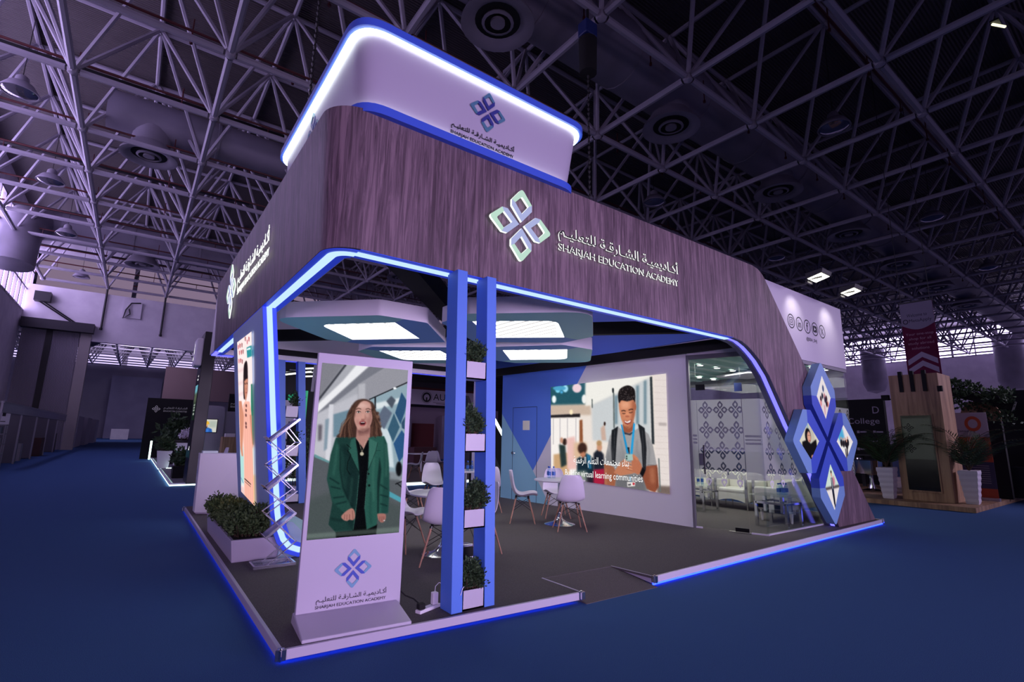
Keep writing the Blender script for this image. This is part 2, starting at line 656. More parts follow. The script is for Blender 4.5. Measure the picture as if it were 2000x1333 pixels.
# far right wall with daylight band
o = MB().box((XE, -14, 0), (XE + 0.3, YW, 12.4)).box((XE, -14, 16.0), (XE + 0.3, YW, H2)).build('wall_right', M['white_wall'])
tag(o, 'far pale wall below the daylight band on the right', 'wall', kind='structure')
for y in np.arange(-4.0, 40.0, 4.4):
    k += 1
    w = thing('window_%d' % k, 'bright pane of the daylight band on the far right wall', 'window', (XE, y, 12.4), 'right daylight panes')
    tag(w, kind='structure')
    MB().box((XE + 0.1, y + 0.1, 12.45), (XE + 0.15, y + 4.3, 15.95)).build('pane', M['window'], w)
    fr = MB()
    for yy in (y, y + 2.13, y + 4.3):
        fr.box((XE - 0.04, yy, 12.4), (XE + 0.2, yy + 0.12, 16.0))
    for zz in (12.4, 13.6, 14.8, 15.9):
        fr.box((XE - 0.04, y, zz), (XE + 0.2, y + 4.4, zz + 0.12))
    fr.build('window_frame', M['steel'], w)

# the next hall seen through the rear opening
o = MB().box((-30, 112, 0), (40, 112.3, 13)).build('wall_far', noisy('far_wall', '8a8694', '9490a0', nscale=0.3, rough=0.9))
tag(o, 'far pale wall of the next hall', 'wall', kind='structure')
o = MB().box((-4.7, 108, 0), (2.6, 111.9, 10.8)).build('trim_2', noisy('far_gate', '8c88a0', '9894ac', nscale=0.4, rough=0.9))
tag(o, 'pale lavender gate wall at the end of the aisle', 'wall', kind='structure')
o = MB().box((2.2, 90, 6.2), (34, 91, 11.2)).build('trim_3', mat('far_brown', '7c646a', 0.8))
tag(o, 'brown panelled band over the stands in the next hall', 'wall', kind='structure')
for i in range(9):
    x = -24 + i * 7
    k += 1
    o = MB().box((x, 111.8, 13.1), (x + 6.2, 111.9, 14.8)).build('window_%d' % k, glow('far_window_glow', 'c8b8ff', 1.6) if i == 0 else bpy.data.materials['far_window_glow'])
    tag(o, 'lit strip pane at the top of the next hall', 'window', 'next hall strip panes', 'structure')
o = MB().box((-26, YW + 0.5, H2 + 1), (36, 112, H2 + 1.1)).build('ceiling_far', M['deck'])
tag(o, 'roof deck of the next hall', 'ceiling', kind='structure')


# ------------------------------------------------------------------ roof space frame
def space_frame(nm, label, kx, ky, h1, h2, rb=0.105, rt=0.085, rd=0.075, seg=7):
    root = thing(nm, label, 'roof truss', (0, 0, h1))
    tag(root, kind='structure')
    xs = [X0 + SX * i for i in range(kx[0], kx[1] + 1)]
    ys = [Y0 + SX * i for i in range(ky[0], ky[1] + 1)]
    xt = [x + SX / 2 for x in xs[:-1]]
    yt = [y + SX / 2 for y in ys[:-1]]
    for y in ys:
        m = MB()
        for a, b in zip(xs[:-1], xs[1:]):
            m.tube((a + .18, y, h1), (b - .18, y, h1), rb, seg, cap=False)
        for a in xs:
            m.lathe((a, y, h1), [(0.02, -0.17), (0.13, -0.11), (0.17, 0), (0.13, 0.11), (0.02, 0.17)], 8)
        m.build('bottom_chord', M['steel'], root, smooth=True)
    for x in xs:
        m = MB()
        for a, b in zip(ys[:-1], ys[1:]):
            m.tube((x, a + .18, h1), (x, b - .18, h1), rb, seg, cap=False)
        m.build('cross_chord', M['steel'], root, smooth=True)
    for y in yt:
        m = MB()
        m.tube((xt[0], y, h2), (xt[-1], y, h2), rt, seg)
        for a in xt:
            m.lathe((a, y, h2), [(0.02, -0.14), (0.13, 0), (0.02, 0.14)], 6)
        m.build('top_chord', M['steel'], root, smooth=True)
    for x in xt:
        MB().tube((x, yt[0], h2), (x, yt[-1], h2), rt, seg).build('top_cross_chord', M['steel'], root, smooth=True)
    for y in yt:
        m = MB()
        for x in xt:
            for dx in (-1, 1):
                for dy in (-1, 1):
                    m.tube((x + dx * 0.05, y + dy * 0.05, h2), (x + dx * SX / 2, y + dy * SX / 2, h1), rd, 6, cap=False)
        m.build('web_braces', M['steel'], root, smooth=True)
    return root


space_frame('roof_truss', 'grey tubular space frame under the roof deck of the near hall', (-2, 21), (-4, 11), H1, H2 - 0.12)
space_frame('roof_truss', 'distant tubular space frame in the next hall beyond the header wall', (-5, 7), (12, 27), H1, H2 - 0.12, seg=5)

# red sprinkler mains and grey trays along the truss rows
pm, tm = None, None
for i in range(-3, 12):
    y = Y0 + SX * i + (.15 if i in (4, 8) else 0)
    t = thing('sprinkler_pipe', 'dark red sprinkler main clipped above a bottom chord of the roof truss', 'pipe', (0, y + 0.45, H1 + 0.55), 'red sprinkler mains under the roof')
    if pm is None:
        m = MB().tube((-8.2, y + .45, H1 + .55), (80, y + .45, H1 + .55), 0.042, 6)
        for q in range(20):
            xx = -6.6 + q * 2.8
            m.tube((xx, y + .45, H1 + .95 if q % 3 else H1 + .55), (xx, y + .45, H1 + .2), 0.02, 5)
            m.tube((xx, y + .45, H1 + .12), (xx, y + .45, H1 + .2), 0.045, 5)
        pm = m.build('main', M['pipe_red'], t)
    else:
        c = pm.copy()
        COL.objects.link(c)
        c.parent = t
    if i in (3, 5, 7, 9):
        o = MB().box((-7.5, y + 1.1, H1 + .75), (2.5, y + 1.3, H1 + .85)).build('cable_tray', M['dark'])
        tag(o, 'dark cable tray strung through the roof truss on the left', 'cable tray', 'cable trays in the left roof truss')


# ducts with round drum diffusers
def duct(y, x0, x1, r, outs, label, z=14.1):
    t = thing('air_duct', label, 'duct', (x0, y, z))
    m = MB()
    n = 22
    xs, rs = [x0], [r]
    for i in range(1, int((x1 - x0) / 3.8) + 1):
        xb = x0 + i * 3.8
        if xb > x1 - .2:
            break
        xs += [xb - .06, xb - .05, xb + .05, xb + .06]
        rs += [r, r + .03, r + .03, r]
    xs.append(x1)
    rs.append(r)
    m.path([(q, y, z) for q in xs], rs, 18)
    m.build('duct_body', M['duct'], t, smooth=True)
    for xo in outs:
        d = MB().lathe((xo, y, 0), [(0.66, z - r * .5), (0.66, H1 + .55)], 20, cap=False).lathe((xo, y, 0), [(.66, H1 + .55), (.98, H1 + .1), (1.0, H1), (.8, H1), (.62, H1 + .12)], 24, cap=False).build('drum_outlet', M['duct'], t, smooth=True)
        MB().lathe((xo, y, 0), [(.66, H1 + .14), (.64, H1 + .16)], 20).build('throat', M['duct_dark'], d)
        MB().lathe((xo, y, 0), [(.42, H1 + .1), (.44, H1 + .05), (.36, H1 + .02)], 18, cap=False).lathe((xo, y, 0), [(.2, H1 + .1), (.2, H1 + .02)], 14).build('core_rings', M['duct'], d, smooth=True)
    return t


duct(5.9, 3.0, 76, 1.05, (5.6, 13.2, 21.0, 28.7, 36.4, 44, 51.8), 'large round air duct crossing the roof above the stand to the right')
duct(20.2, -3.3, 30, 0.78, (-1.8, 5.9, 13.6), 'round air duct with a drum outlet in the left middle of the roof')
duct(28.8, 4.0, 40, 0.78, (13.2, 21, 28.7), 'round air duct deep in the roof behind the tower sign')
t = duct(37.4, -6.2, 14, 0.95, (-1.75, 5.8), 'round air duct with an elbow at the far left wall')
MB().path([(-6.2, 37.4, 14.1), (-7.0, 37.2, 14.05), (-7.5, 36.5, 13.7), (-7.7, 35.6, 12.9), (-7.7, 35.1, 12.0), (-7.7, 34.9, 10.6)], [.95, 1.05, 1.1, 1.1, 1.1, 1.1], 18).build('elbow', M['duct'], t, smooth=True)
for i, (x, y, zb) in enumerate(((79.0, 21.4, 8.1), (79.0, 7.9, 7.5), (79.0, 35, 8))):
    t = MB().lathe((x, y, 0), [(.1, zb), (1.0, zb + .3), (1.4, zb + 1.3), (1.4, 14)], 20).build('drop_duct', M['duct'], None, smooth=True)
    tag(t, ['vertical round duct standing off the far right wall beside the hanging banner', 'vertical round duct at the right edge of the far right wall', 'vertical round duct on the far right wall behind the stand'][i], 'duct', 'vertical ducts on the right wall')
for i, (y, z) in enumerate(((52, 9.6), (58, 9.2))):
    t = MB().path([(-2.6, y, 14.5), (-3.3, y, 13.8), (-3.7, y, 12.5), (-4.2, y, 11), (-5.2, y, 10.2), (-7, y, 9.9)], 1.0, 16).build('drop_duct', M['duct'], None, smooth=True)
    tag(t, ['nearer curved duct elbow in the next hall above the pier', 'farther curved duct elbow in the next hall above the pier'][i], 'duct', 'curved ducts in the next hall')


# high bay lamps
def high_bay(x, y, label):
    t = thing('high_bay_lamp', label, 'lamp', (x, y, 12.45), 'unlit high bay lamps')
    MB().lathe((x, y, 12.45), [(.1, .62), (.17, .55), (.2, .36), (.34, .3), (.5, .06), (.52, 0), (.48, 0), (.3, .26)], 20, cap=False).build('shade', M['duct'], t, smooth=True)
    MB().lathe((x, y, 12.45), [(.46, .02), (.3, -.06), (.02, -.1)], 18).build('lens', mat('lens_glass', '9c98a8', 0.1, 0.8) if 'lens_glass' not in bpy.data.materials else bpy.data.materials['lens_glass'], t, smooth=True)
    MB().tube((x, y, 13.05), (x, y, H2 - .01), 0.014, 4).build('cable', M['dark'], t)


for x, y, lb in ((-5.35, 17.85, 'unlit high bay lamp highest at the upper left of the roof'), (-5.3, 25.45, 'unlit high bay lamp second along the left aisle'),
                 (-5.35, 33.3, 'unlit high bay lamp before the curved duct elbow on the left'), (-5.3, 43.5, 'unlit high bay lamp just before the rear header wall'),
                 (17.6, 2.3, 'unlit high bay lamp alone between chords at the upper right'), (17.4, 9.9, 'unlit high bay lamp just right of the tower sign'),
                 (29.4, 2.5, 'unlit high bay lamp in the dark roof at the far right'), (29.2, 10.0, 'unlit high bay lamp above the two floodlights'),
                 (26.4, 12.6, 'unlit high bay lamp just over the end of the wooden fascia'), (41.0, 2.6, 'unlit high bay lamp farthest to the right')):
    high_bay(x, y, lb)
t = thing('tube_light', 'single small lit tube light in the dark roof at the upper right', 'lamp', (17.6, -1.9, 13.4))
MB().tube((17.35, -2.0, 13.4), (17.75, -2.2, 13.4), 0.035, 8).build('tube', glow('tube_glow', 'f4f0c8', 1.6), t)
MB().box((17.3, -2.15, 13.45), (17.8, -1.95, 13.5)).build('batten', M['dark'], t)


# chain hoists carrying the tower sign
def hoist(x, y, ztop, label, zlow):
    t = thing('chain_hoist', label, 'hoist', (x, y, ztop), 'chain hoists above the tower sign')
    MB().lathe((x, y, 0), [(.05, ztop - 1.5), (.22, ztop - 1.45), (.24, ztop - .5), (.16, ztop - .42), (.05, ztop - .4)], 12).build('chain_bag', M['black'], t, smooth=True)
    MB().box((x - .2, y - .16, ztop - .42), (x + .2, y + .16, ztop - .02)).build('motor', mat('hoist_blue', '1c2c66', 0.5) if 'hoist_blue' not in bpy.data.materials else bpy.data.materials['hoist_blue'], t, bevel=0.03)
    m = MB()
    z = ztop - 1.4
    pts, rr = [], []
    while z > zlow:
        pts += [(x, y, z), (x, y, z - .065)]
        rr += [.035, .014]
        z -= 0.13
    m.path(pts, rr, 6)
    m.build('chain', M['dark'], t)
    MB().tube((x, y, ztop), (x, y, H1 + .2), 0.04, 6).build('hook', M['dark'], t)


hoist(1.0, 5.6, 12.0, 'black chain hoist hanging left of the tower sign', 5.3)
hoist(7.1, 4.0, 12.0, 'black chain hoist hanging right of the tower sign under the big duct', 5.3)
s = thing('rigging_strap', 'red rigging strap looped over a truss node by the left hoist', 'strap', (1.0, 5.6, 12.6))
MB().path([(0.3, 5.2, 13.3), (0.7, 5.5, 12.8), (1.0, 5.65, 12.45), (1.6, 5.5, 12.5), (2.2, 5.2, 12.5)], 0.035, 6).build('red_band', M['pipe_red'], s)
MB().path([(2.2, 5.2, 12.5), (3.4, 4.6, 12.45)], 0.03, 6).build('black_tail', M['black'], s)
# ================================================================== STAND: PLATFORM
PZ = 0.09
pf = thing('exhibition_platform', 'low dark carpeted stand platform with white edge trim and blue underlight', 'platform', (0, 0, 0))
A_, B_, N1, N2, C_, D_, E_, F_ = (0, 0), (2.66, -.18), (2.66, .40), (3.66, .35), (3.70, -.205), (10.9, -.02), (10.9, 8.1), (.02, 8.1)
outl = [A_, B_, N1, N2, C_, D_, E_, F_]
MB().prism([(x, y, .012) for x, y in [(.06, .07), (2.6, -.1), (2.6, .46), (3.7, .41), (3.78, -.12), (10.8, .06), (10.8, 8.0), (.08, 8.0)]], (0, 0, .06)).build('deck_base', M['black'], pf)
MB().prism([(x, y, .07) for x, y in outl], (0, 0, .02)).build('deck_carpet', M['carpet_grey'], pf)


def strip(a, b, inset, z0, z1, th=.03):
    a, b = Vector((*a, 0)), Vector((*b, 0))
    d = (b - a).normalized()
    n = Vector((-d.y, d.x, 0))
    p = [a + n * inset, b + n * inset, b + n * (inset + th), a + n * (inset + th)]
    return [[(q.x, q.y, z0) for q in p], [(q.x, q.y, z1) for q in p]]


for a, b in ((F_, A_), (A_, B_), (C_, D_), (D_, E_)):
    MB().loft(strip(a, b, -.012, .027, .094)).build('edge_trim', M['trim_white'], pf, bevel=.004)
for a, b, i in ((F_, A_, .020), (A_, (2.6, -.176), .020)):
    MB().loft(strip(a, b, i, .031, .036, .012)).build('under_light', M['led_under'], pf)
MB().loft(strip(C_, D_, -.004, .006, .026, .012)).build('under_light', M['led_floor'], pf)
# ramp with its white cheeks
MB().prism([(2.66, .40, .088), (2.66, -.25, .004), (2.66, -.25, 0), (2.66, .40, 0)], (1.03, -.02, 0)).build('ramp', M['carpet_grey'], pf)
MB().prism([(3.66, .36, .093), (3.715, -.205, .093), (3.715, -.215, .012)], (.012, 0, 0)).build('ramp_cheek', M['trim_white'], pf)
MB().box((2.648, -.18, .088), (2.664, .40, .095)).build('ramp_edge', M['trim_white'], pf)
for x, y, rz in ((0, 0, .7), (2.65, -.178, .4), (3.72, -.205, .9), (10.88, -.02, .5), (.01, 7.95, 2.2)):
    star = []
    for k in range(10):
        r = .038 if k % 2 == 0 else .021
        star.append((x + math.cos(k * pi / 5 + rz) * r, y + math.sin(k * pi / 5 + rz) * r - .012, .03))
    MB().prism(star, (0, 0, .072)).tube((x, y - .012, .1), (x, y - .012, .11), .014, 8).build('corner_cap', M['chrome'], pf, bevel=.004)

# ================================================================== STAND: PORTAL FRAME
XL = lambda z: .1 - .075 * (z - 3.075) / 1.3
ZB, ZT, YF = 3.075, 4.37, .06
pt = thing('portal_frame', 'wood veneer portal frame of the stand with blue lit soffit and slanted right leg', 'portal frame', (5.0, .1, PZ))
m = MB()
front = [(.36, ZB), (6.10, ZB), (6.32, 3.05), (6.50, 2.99), (6.66, 2.91), (6.84, 2.80), (7.094, 2.58), (7.70, 1.80), (8.42, 1.0), (9.15, PZ), (10.80, PZ)] + [(7.19, 4.22), (7.10, 4.29), (6.98, 4.345), (6.82, ZT)] + [(.36, ZT)]
m.prism([(x, YF, z) for x, z in front], (0, .03, 0))
# rounded corner and left board
rg = []
for z in (ZB, ZT):
    x0 = XL(z)
    ring = []
    for k in range(13):
        a = pi / 2 * k / 12
        ring.append((.36 - (.36 - x0) * math.sin(a), YF + .30 - .30 * math.cos(a), z))
    ring.append((x0, 7.25, z))
    inner = [(p[0] + (.03 if i > 6 else .012), p[1] + (.03 if i <= 6 else .012), z) for i, p in enumerate(ring)]
    inner[-1] = (x0 + .03, 7.25, z)
    inner[0] = (.36, YF + .03, z)
    rg.append(ring + list(reversed(inner)))
m.loft(rg)
m.build('wood_fascia', M['wood_p'], pt, smooth=True)
# white inside faces and soffits
MB().box((.40, .27, ZB), (6.4, .30, ZT)).box((.30, .4, ZB), (.33, 7.25, ZT)).build('inner_lining', M['white'], pt)
# soffit: outer blue flange, recessed light, inner blue flange (front then left)
sf = MB()
sf.box((.36, YF + .005, ZB - .004), (6.1, .13, ZB + .012)).box((.36, .215, ZB - .004), (6.1, .30, ZB + .012))
sf.prism([(.105, .36, ZB - .004), (.165, .36, ZB - .004), (.165, 7.25, ZB - .004), (.105, 7.25, ZB - .004)], (0, 0, .016))
sf.prism([(.245, .36, ZB - .004), (.32, .36, ZB - .004), (.32, 7.25, ZB - .004), (.245, 7.25, ZB - .004)], (0, 0, .016))


def arcband(r0, r1, z):
    a = [(.36 - r0 * math.sin(t), .36 - r0 * math.cos(t), z) for t in np.linspace(0, pi / 2, 10)]
    b = [(.36 - r1 * math.sin(t), .36 - r1 * math.cos(t), z) for t in np.linspace(0, pi / 2, 10)]
    return a + b[::-1]


def bandadd(mb, r0, r1, z, h):
    a = [(.36 - r0 * math.sin(t), .36 - r0 * math.cos(t)) for t in np.linspace(0, pi / 2, 12)]
    b = [(.36 - r1 * math.sin(t), .36 - r1 * math.cos(t)) for t in np.linspace(0, pi / 2, 12)]
    for i in range(11):
        mb.hexa([(*a[i], z), (*a[i + 1], z), (*b[i + 1], z), (*b[i], z)], [(*a[i], z + h), (*a[i + 1], z + h), (*b[i + 1], z + h), (*b[i], z + h)])


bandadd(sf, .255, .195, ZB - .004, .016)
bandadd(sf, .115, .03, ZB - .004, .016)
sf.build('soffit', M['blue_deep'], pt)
ls = MB()
ls.box((.36, .135, ZB - .016), (6.1, .21, ZB + .02))
ls.box((.17, .36, ZB - .016), (.24, 7.25, ZB + .02))
bandadd(ls, .19, .12, ZB - .016, .036)
ls.build('soffit_light', M['led_cool'], pt)
# leg soffit with light
leg = [(6.10, ZB), (6.32, 3.05), (6.50, 2.99), (6.66, 2.91), (6.84, 2.80), (7.094, 2.58), (7.70, 1.80), (8.42, 1.0), (9.15, PZ)]


def ribbon(y0, y1, off, th):
    q = MB()
    out = []
    for i, (x, z) in enumerate(leg):
        a = leg[max(0, i - 1)]
        b = leg[min(len(leg) - 1, i + 1)]
        d = Vector((b[0] - a[0], 0, b[1] - a[1])).normalized()
        n = Vector((-d.z, 0, d.x))       # towards the wood
        p = Vector((x, 0, z)) + n * off
        r = p + n * th
        out.append([(p.x, y0, p.z), (p.x, y1, p.z), (r.x, y1, r.z), (r.x, y0, r.z)])
    return q.loft(out)


ribbon(YF + .005, .125, -.004, .02).build('leg_edge', mat('leg_grey', '5a5d78', 0.5), pt)
ribbon(.215, .30, -.004, .02).build('leg_edge', bpy.data.materials['leg_grey'], pt)
ribbon(.135, .20, .006, .01).build('leg_light', M['led_violet'], pt)
# filled back of the leg so that it has its depth
MB().prism([(x, .28, z) for x, z in leg + [(10.80, PZ), (7.19, 4.22), (6.82, ZT), (6.1, ZT)]], (0, .02, 0)).build('leg_back', M['white'], pt)
# rear run of the ring with its own light
rr = MB().box((.1, 7.25, ZB), (.33, 7.9, ZT)).box((.33, 7.62, ZB), (6.5, 7.66, ZT)).box((.1, 7.9, ZB), (6.9, 7.93, ZT))
rr.build('rear_fascia', M['white'], pt)
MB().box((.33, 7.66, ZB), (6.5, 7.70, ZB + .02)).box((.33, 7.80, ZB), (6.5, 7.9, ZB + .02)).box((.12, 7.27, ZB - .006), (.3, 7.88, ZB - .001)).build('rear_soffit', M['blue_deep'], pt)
MB().box((.30, 7.71, ZB + .005), (6.5, 7.79, ZB + .012)).box((.12, 7.22, ZB - .02), (.2, 7.86, ZB - .008)).box((.12, 7.80, ZB - .02), (.5, 7.86, ZB - .008)).build('rear_soffit_light', M['led_violet'], pt)
# inner blue side of the right run
MB().prism([(6.62, .32, 3.24), (6.62, 7.6, 3.24), (6.62, 7.6, ZT), (6.62, .32, ZT)], (.05, 0, 0)).build('right_inner_fascia', mat('inner_blue', '5580e6', 0.5), pt)
# rear right post and slanted rear leg
MB().box((6.28, 7.2, PZ), (6.42, 7.6, ZB)).build('rear_post', M['white'], pt)
MB().prism([(6.1, 7.66, 2.6), (6.16, 7.66, 2.6), (7.6, 7.66, PZ), (6.9, 7.66, PZ), (6.45, 7.66, 1.2)], (0, .2, 0)).build('rear_leg', M['dark'], pt)
MB().bar((6.42, 7.12, 2.3), (6.95, 7.12, 1.55), .06, .05, up=(0, 1, 0)).build('rear_leg_light', M['led_white'], pt)
# small white tab poking above the fascia
MB().prism([(4.98, .2, ZT), (5.12, .2, ZT), (5.12, .2, 4.47), (5.02, .2, 4.44)], (0, .02, 0)).build('cap_tab', M['white'], pt)

# lit sign on the front run
MF = frame((0, YF - .032, 0), (1, 0, 0), (0, 0, 1))
LIT = (M['logo_lit_green'], M['logo_lit_blue'])
logo('sign_emblem', MF, .41, LIT, pt, depth=.03, side=M['letter_glow'], ox=2.01, oy=3.725)
DARKF = mat('letter_face', '1d1822', 0.4)
lettering('sign_letters', [(AR_NAME, 2.55, 3.70, 2.19, .235), ('SHARJAH EDUCATION ACADEMY', 2.55, 3.565, 2.185, .112)], frame((0, YF - .028, 0), (1, 0, 0), (0, 0, 1)), DARKF, pt, depth=.014, side=M['letter_glow'], bold=.0)
# lit sign on the left run
ML = frame((XL(3.75) - .03, 0, 0), (0, -1, 0), (.0577, 0, -1) if False else (-.0577, 0, 1))
ML = frame((XL(3.75) - .034, 5.12, 3.78), (0, -1, 0), (-.0577, 0, 1))
logo('sign_emblem', ML, .47, LIT, pt, depth=.015, side=M['letter_glow'])
lettering('sign_letters', [(AR_NAME, .58, -.09, 2.24, .28), ('SHARJAH EDUCATION ACADEMY', .60, -.22, 2.25, .12)], ML, M['letter_glow'], pt, depth=.006, side=M['letter_glow'], bold=.0)

# ================================================================== TOWER SIGN
tw = thing('tower_sign', 'square white header tower with blue lips and bright light lines above the fascia', 'sign', (1.55, 1.5, 4.3))


def rsq(x0, y0, x1, y1, z, r=.26, n=8):
    return [(x, y, z) for x, y in rc([(x0, y0), (x1, y0), (x1, y1), (x0, y1)], r, n)]


MB().loft([rsq(.27, .08, 2.82, 2.98, 4.33), rsq(.215, .03, 2.95, 3.03, 5.2)]).build('body', mat('tower_skin', 'aea6be', 0.5), tw, smooth=True)


def ringlip(x0, y0, x1, y1, z0, z1, w):
    o0, o1 = rsq(x0, y0, x1, y1, z0, .3), rsq(x0, y0, x1, y1, z1, .3)
    i0, i1 = rsq(x0 + w, y0 + w, x1 - w, y1 - w, z0, .25), rsq(x0 + w, y0 + w, x1 - w, y1 - w, z1, .25)
    return MB().loft([o0, o1, i1, i0, o0], cap=False)


ringlip(.20, 0.0, 2.87, 3.05, 4.345, 4.43, .14).build('bottom_lip', M['blue_lip'], tw, smooth=True)
ringlip(.135, -.03, 3.03, 3.11, 5.165, 5.24, .14).build('top_lip', M['blue_lip'], tw, smooth=True)
ringlip(.225, .035, 2.84, 3.02, 4.418, 4.434, .05).build('bottom_light_line', M['led_white'], tw)
ringlip(.165, .0, 3.0, 3.08, 5.140, 5.164, .05).build('top_light_line', M['led_white'], tw)
MB().prism(rsq(.2, .05, 2.98, 3.05, 5.2), (0, 0, .02)).build('lid', M['white'], tw)
yf = lambda z: .08 - .05 * (z - 4.33) / .87
MT = frame((0, yf(4.7) - .01, 0), (1, 0, 0), (0, -.0575, 1))
MT = Matrix.Translation((0, 0, 0)) @ frame((0, .063 - .012, 4.7), (1, 0, 0), (0, -.0575, 1))
logo('emblem', MT, .225, (mat('logo_teal_dark', '4a7896', 0.5), mat('logo_navy', '2f3487', 0.5)), tw, depth=.012, ox=1.575, oy=.17)
lettering('letters', [(AR_NAME, 1.16, -.165, .775, .088), ('SHARJAH EDUCATION ACADEMY', 1.155, -.225, .775, .043)], MT, M['ink'], tw, depth=.006, bold=.0)
MTL = frame((.238, 1.60, 4.9), (0, -1, 0), (-.063, 0, 1))
logo('emblem', MTL, .25, (bpy.data.materials['logo_teal_dark'], bpy.data.materials['logo_navy']), tw, depth=.012)

# ================================================================== LED WALL
lw = thing('led_wall', 'leaning blue LED wall with a lit edge between fascia and floor', 'LED wall', (.4, 3.8, PZ))
prof = [(.178, 3.07), (.26, 2.45), (.34, 1.82), (.42, 1.22), (.505, .63), (.545, .44), (.60, .31), (.68, .215), (.79, .17), (.95, .168), (1.25, .168)]


def jrib(w0, w1, y0, y1):
    rings = []
    for i, (x, z) in enumerate(prof):
        a, b = prof[max(0, i - 1)], prof[min(len(prof) - 1, i + 1)]
        d = Vector((b[0] - a[0], 0, b[1] - a[1])).normalized()
        n = Vector((d.z, 0, -d.x))
        p, q = Vector((x, 0, z)) + n * w0, Vector((x, 0, z)) + n * w1
        rings.append([(p.x, y0, max(p.z, PZ)), (q.x, y0, max(q.z, PZ)), (q.x, y1, max(q.z, PZ)), (p.x, y1, max(p.z, PZ))])
    return MB().loft(rings)


jrib(-.078, .078, 2.715, 4.93).build('body', M['led_wall'], lw, smooth=True)
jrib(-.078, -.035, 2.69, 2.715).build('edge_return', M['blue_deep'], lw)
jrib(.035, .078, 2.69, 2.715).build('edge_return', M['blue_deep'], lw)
jrib(-.03, .03, 2.70, 2.7149).build('edge_light', M['led_cool'], lw)
MB().prism([(.56, 2.73, PZ), (.60, 2.73, .40), (.64, 2.73, .50), (.70, 2.73, .49), (.81, 2.73, .38), (1.0, 2.73, .27), (1.25, 2.73, .25), (1.25, 2.73, PZ)], (0, 2.1, 0)).build('curved_base', mat('base_pale', 'a9c8d6', 0.5), lw, smooth=True)

# ================================================================== PLANTER COLUMNS
COLUMN_GROUP = 'planter columns under the fascia'


def planter_column(nm_label, base, top, zb, zt, depth, zboxes, wpost, wgap):
    """two slanted posts with white boxes between; base/top: (x, y) of the left front corner"""
    t = thing('planter_column', nm_label, 'column', (base[0], base[1], zb), COLUMN_GROUP)

    def at(z):
        u = (z - zb) / (zt - zb)
        return base[0] + (top[0] - base[0]) * u, base[1]
    for off in (0, wpost + wgap):
        xb, xt = base[0] + off, top[0] + off
        MB().hexa([(xb, base[1], zb), (xb + wpost, base[1], zb), (xb + wpost, base[1] + depth, zb), (xb, base[1] + depth, zb)],
                  [(xt, base[1], zt), (xt + wpost, base[1], zt), (xt + wpost, base[1] + depth, zt), (xt, base[1] + depth, zt)]).build('post', M['blue'], t, bevel=.003)
    for z0, z1 in zboxes:
        x = at((z0 + z1) / 2)[0] + wpost
        y0, y1 = base[1] + .004, base[1] + depth - .01
        b = MB()
        b.box((x, y0, z0), (x + wgap, y0 + .012, z1)).box((x, y1 - .012, z0), (x + wgap, y1, z1)).box((x, y0, z0), (x + wgap, y1, z0 + .012))
        b.box((x, y0, z0), (x + .01, y1, z1)).box((x + wgap - .01, y0, z0), (x + wgap, y1, z1))
        b.build('planter_box', M['trim_white'], t)
        MB().box((x + .01, y0 + .012, z0 + .012), (x + wgap - .01, y1 - .012, z1 - .02)).build('soil', M['soil'], t)
    return t


planter_column('blue two-post planter column beside the digital totem at the front', (1.313, -.03), (1.25, -.03), PZ, 3.07, .19, [(.095, .252), (.752, .909), (1.404, 1.566), (2.06, 2.222)], .107, .222)
planter_column('distant blue two-post planter column at the rear left opening', (1.60, 7.55), (1.32, 7.55), PZ, 3.07, .2, [(.12, .28), (1.05, 1.28), (1.86, 2.10)], .15, .26)


# ------------------------------------------------------------------ shrubs
def leaf_cluster(mb, c, r, n, rnd, lsize=.03, up=.3, mats=2):
    """sprig: leaves sprouting round a point"""
    for i in range(n):
        th = rnd.uniform(0, 2 * pi)
        ph = rnd.uniform(-.4, 1.3)
        d = Vector((math.cos(th) * math.cos(ph), math.sin(th) * math.cos(ph), math.sin(ph)))
        p = Vector(c) + d * r * rnd.uniform(.25, 1)
        L = lsize * rnd.uniform(.7, 1.3)
        a = (d + Vector((rnd.uniform(-.5, .5), rnd.uniform(-.5, .5), rnd.uniform(-.2, .8)))).normalized()
        s = a.orthogonal().normalized()
        s = (Matrix.Rotation(rnd.uniform(0, 6.28), 3, a) @ s) * L * .3
        k = a.cross(s).normalized() * L * .08
        mb.add([p, p + a * L * .45 + s + k, p + a * L, p + a * L * .45 - s + k], [(0, 1, 2, 3)])


def shrub(name, label, base, sx, sy, h, seed, nsprig=26, nleaf=16, group=None, m='leaf', lsize=.035, lean=(0, 0)):
    rnd = random.Random(seed)
    t = thing(name, label, 'plant', base, group)
    f, s = MB(), MB()
    for i in range(nsprig):
        ax, ay = rnd.uniform(-1, 1), rnd.uniform(-1, 1)
        hh = h * rnd.uniform(.45, 1.0) * (1.1 - .35 * (ax * ax + ay * ay))
        p0 = Vector(base) + Vector((ax * sx * .45, ay * sy * .45, 0))
        p1 = Vector(base) + Vector((ax * sx * .85 + lean[0] * hh, ay * sy * .85 + lean[1] * hh, hh))
        mid = (p0 + p1) / 2 + Vector((rnd.uniform(-.02, .02), rnd.uniform(-.02, .02), .02))
        s.path([p0, mid, p1], [.006, .005, .003], 5)
        for k in range(6):
            u = .25 + .15 * k
            q = p0.lerp(mid, u * 2) if u < .5 else mid.lerp(p1, u * 2 - 1)
            leaf_cluster(f, q, .035 + lsize * .6, nleaf // 2, rnd, lsize)
    f.build('foliage', M[m], t)
    s.build('stems', M['stem'], t)
    return t


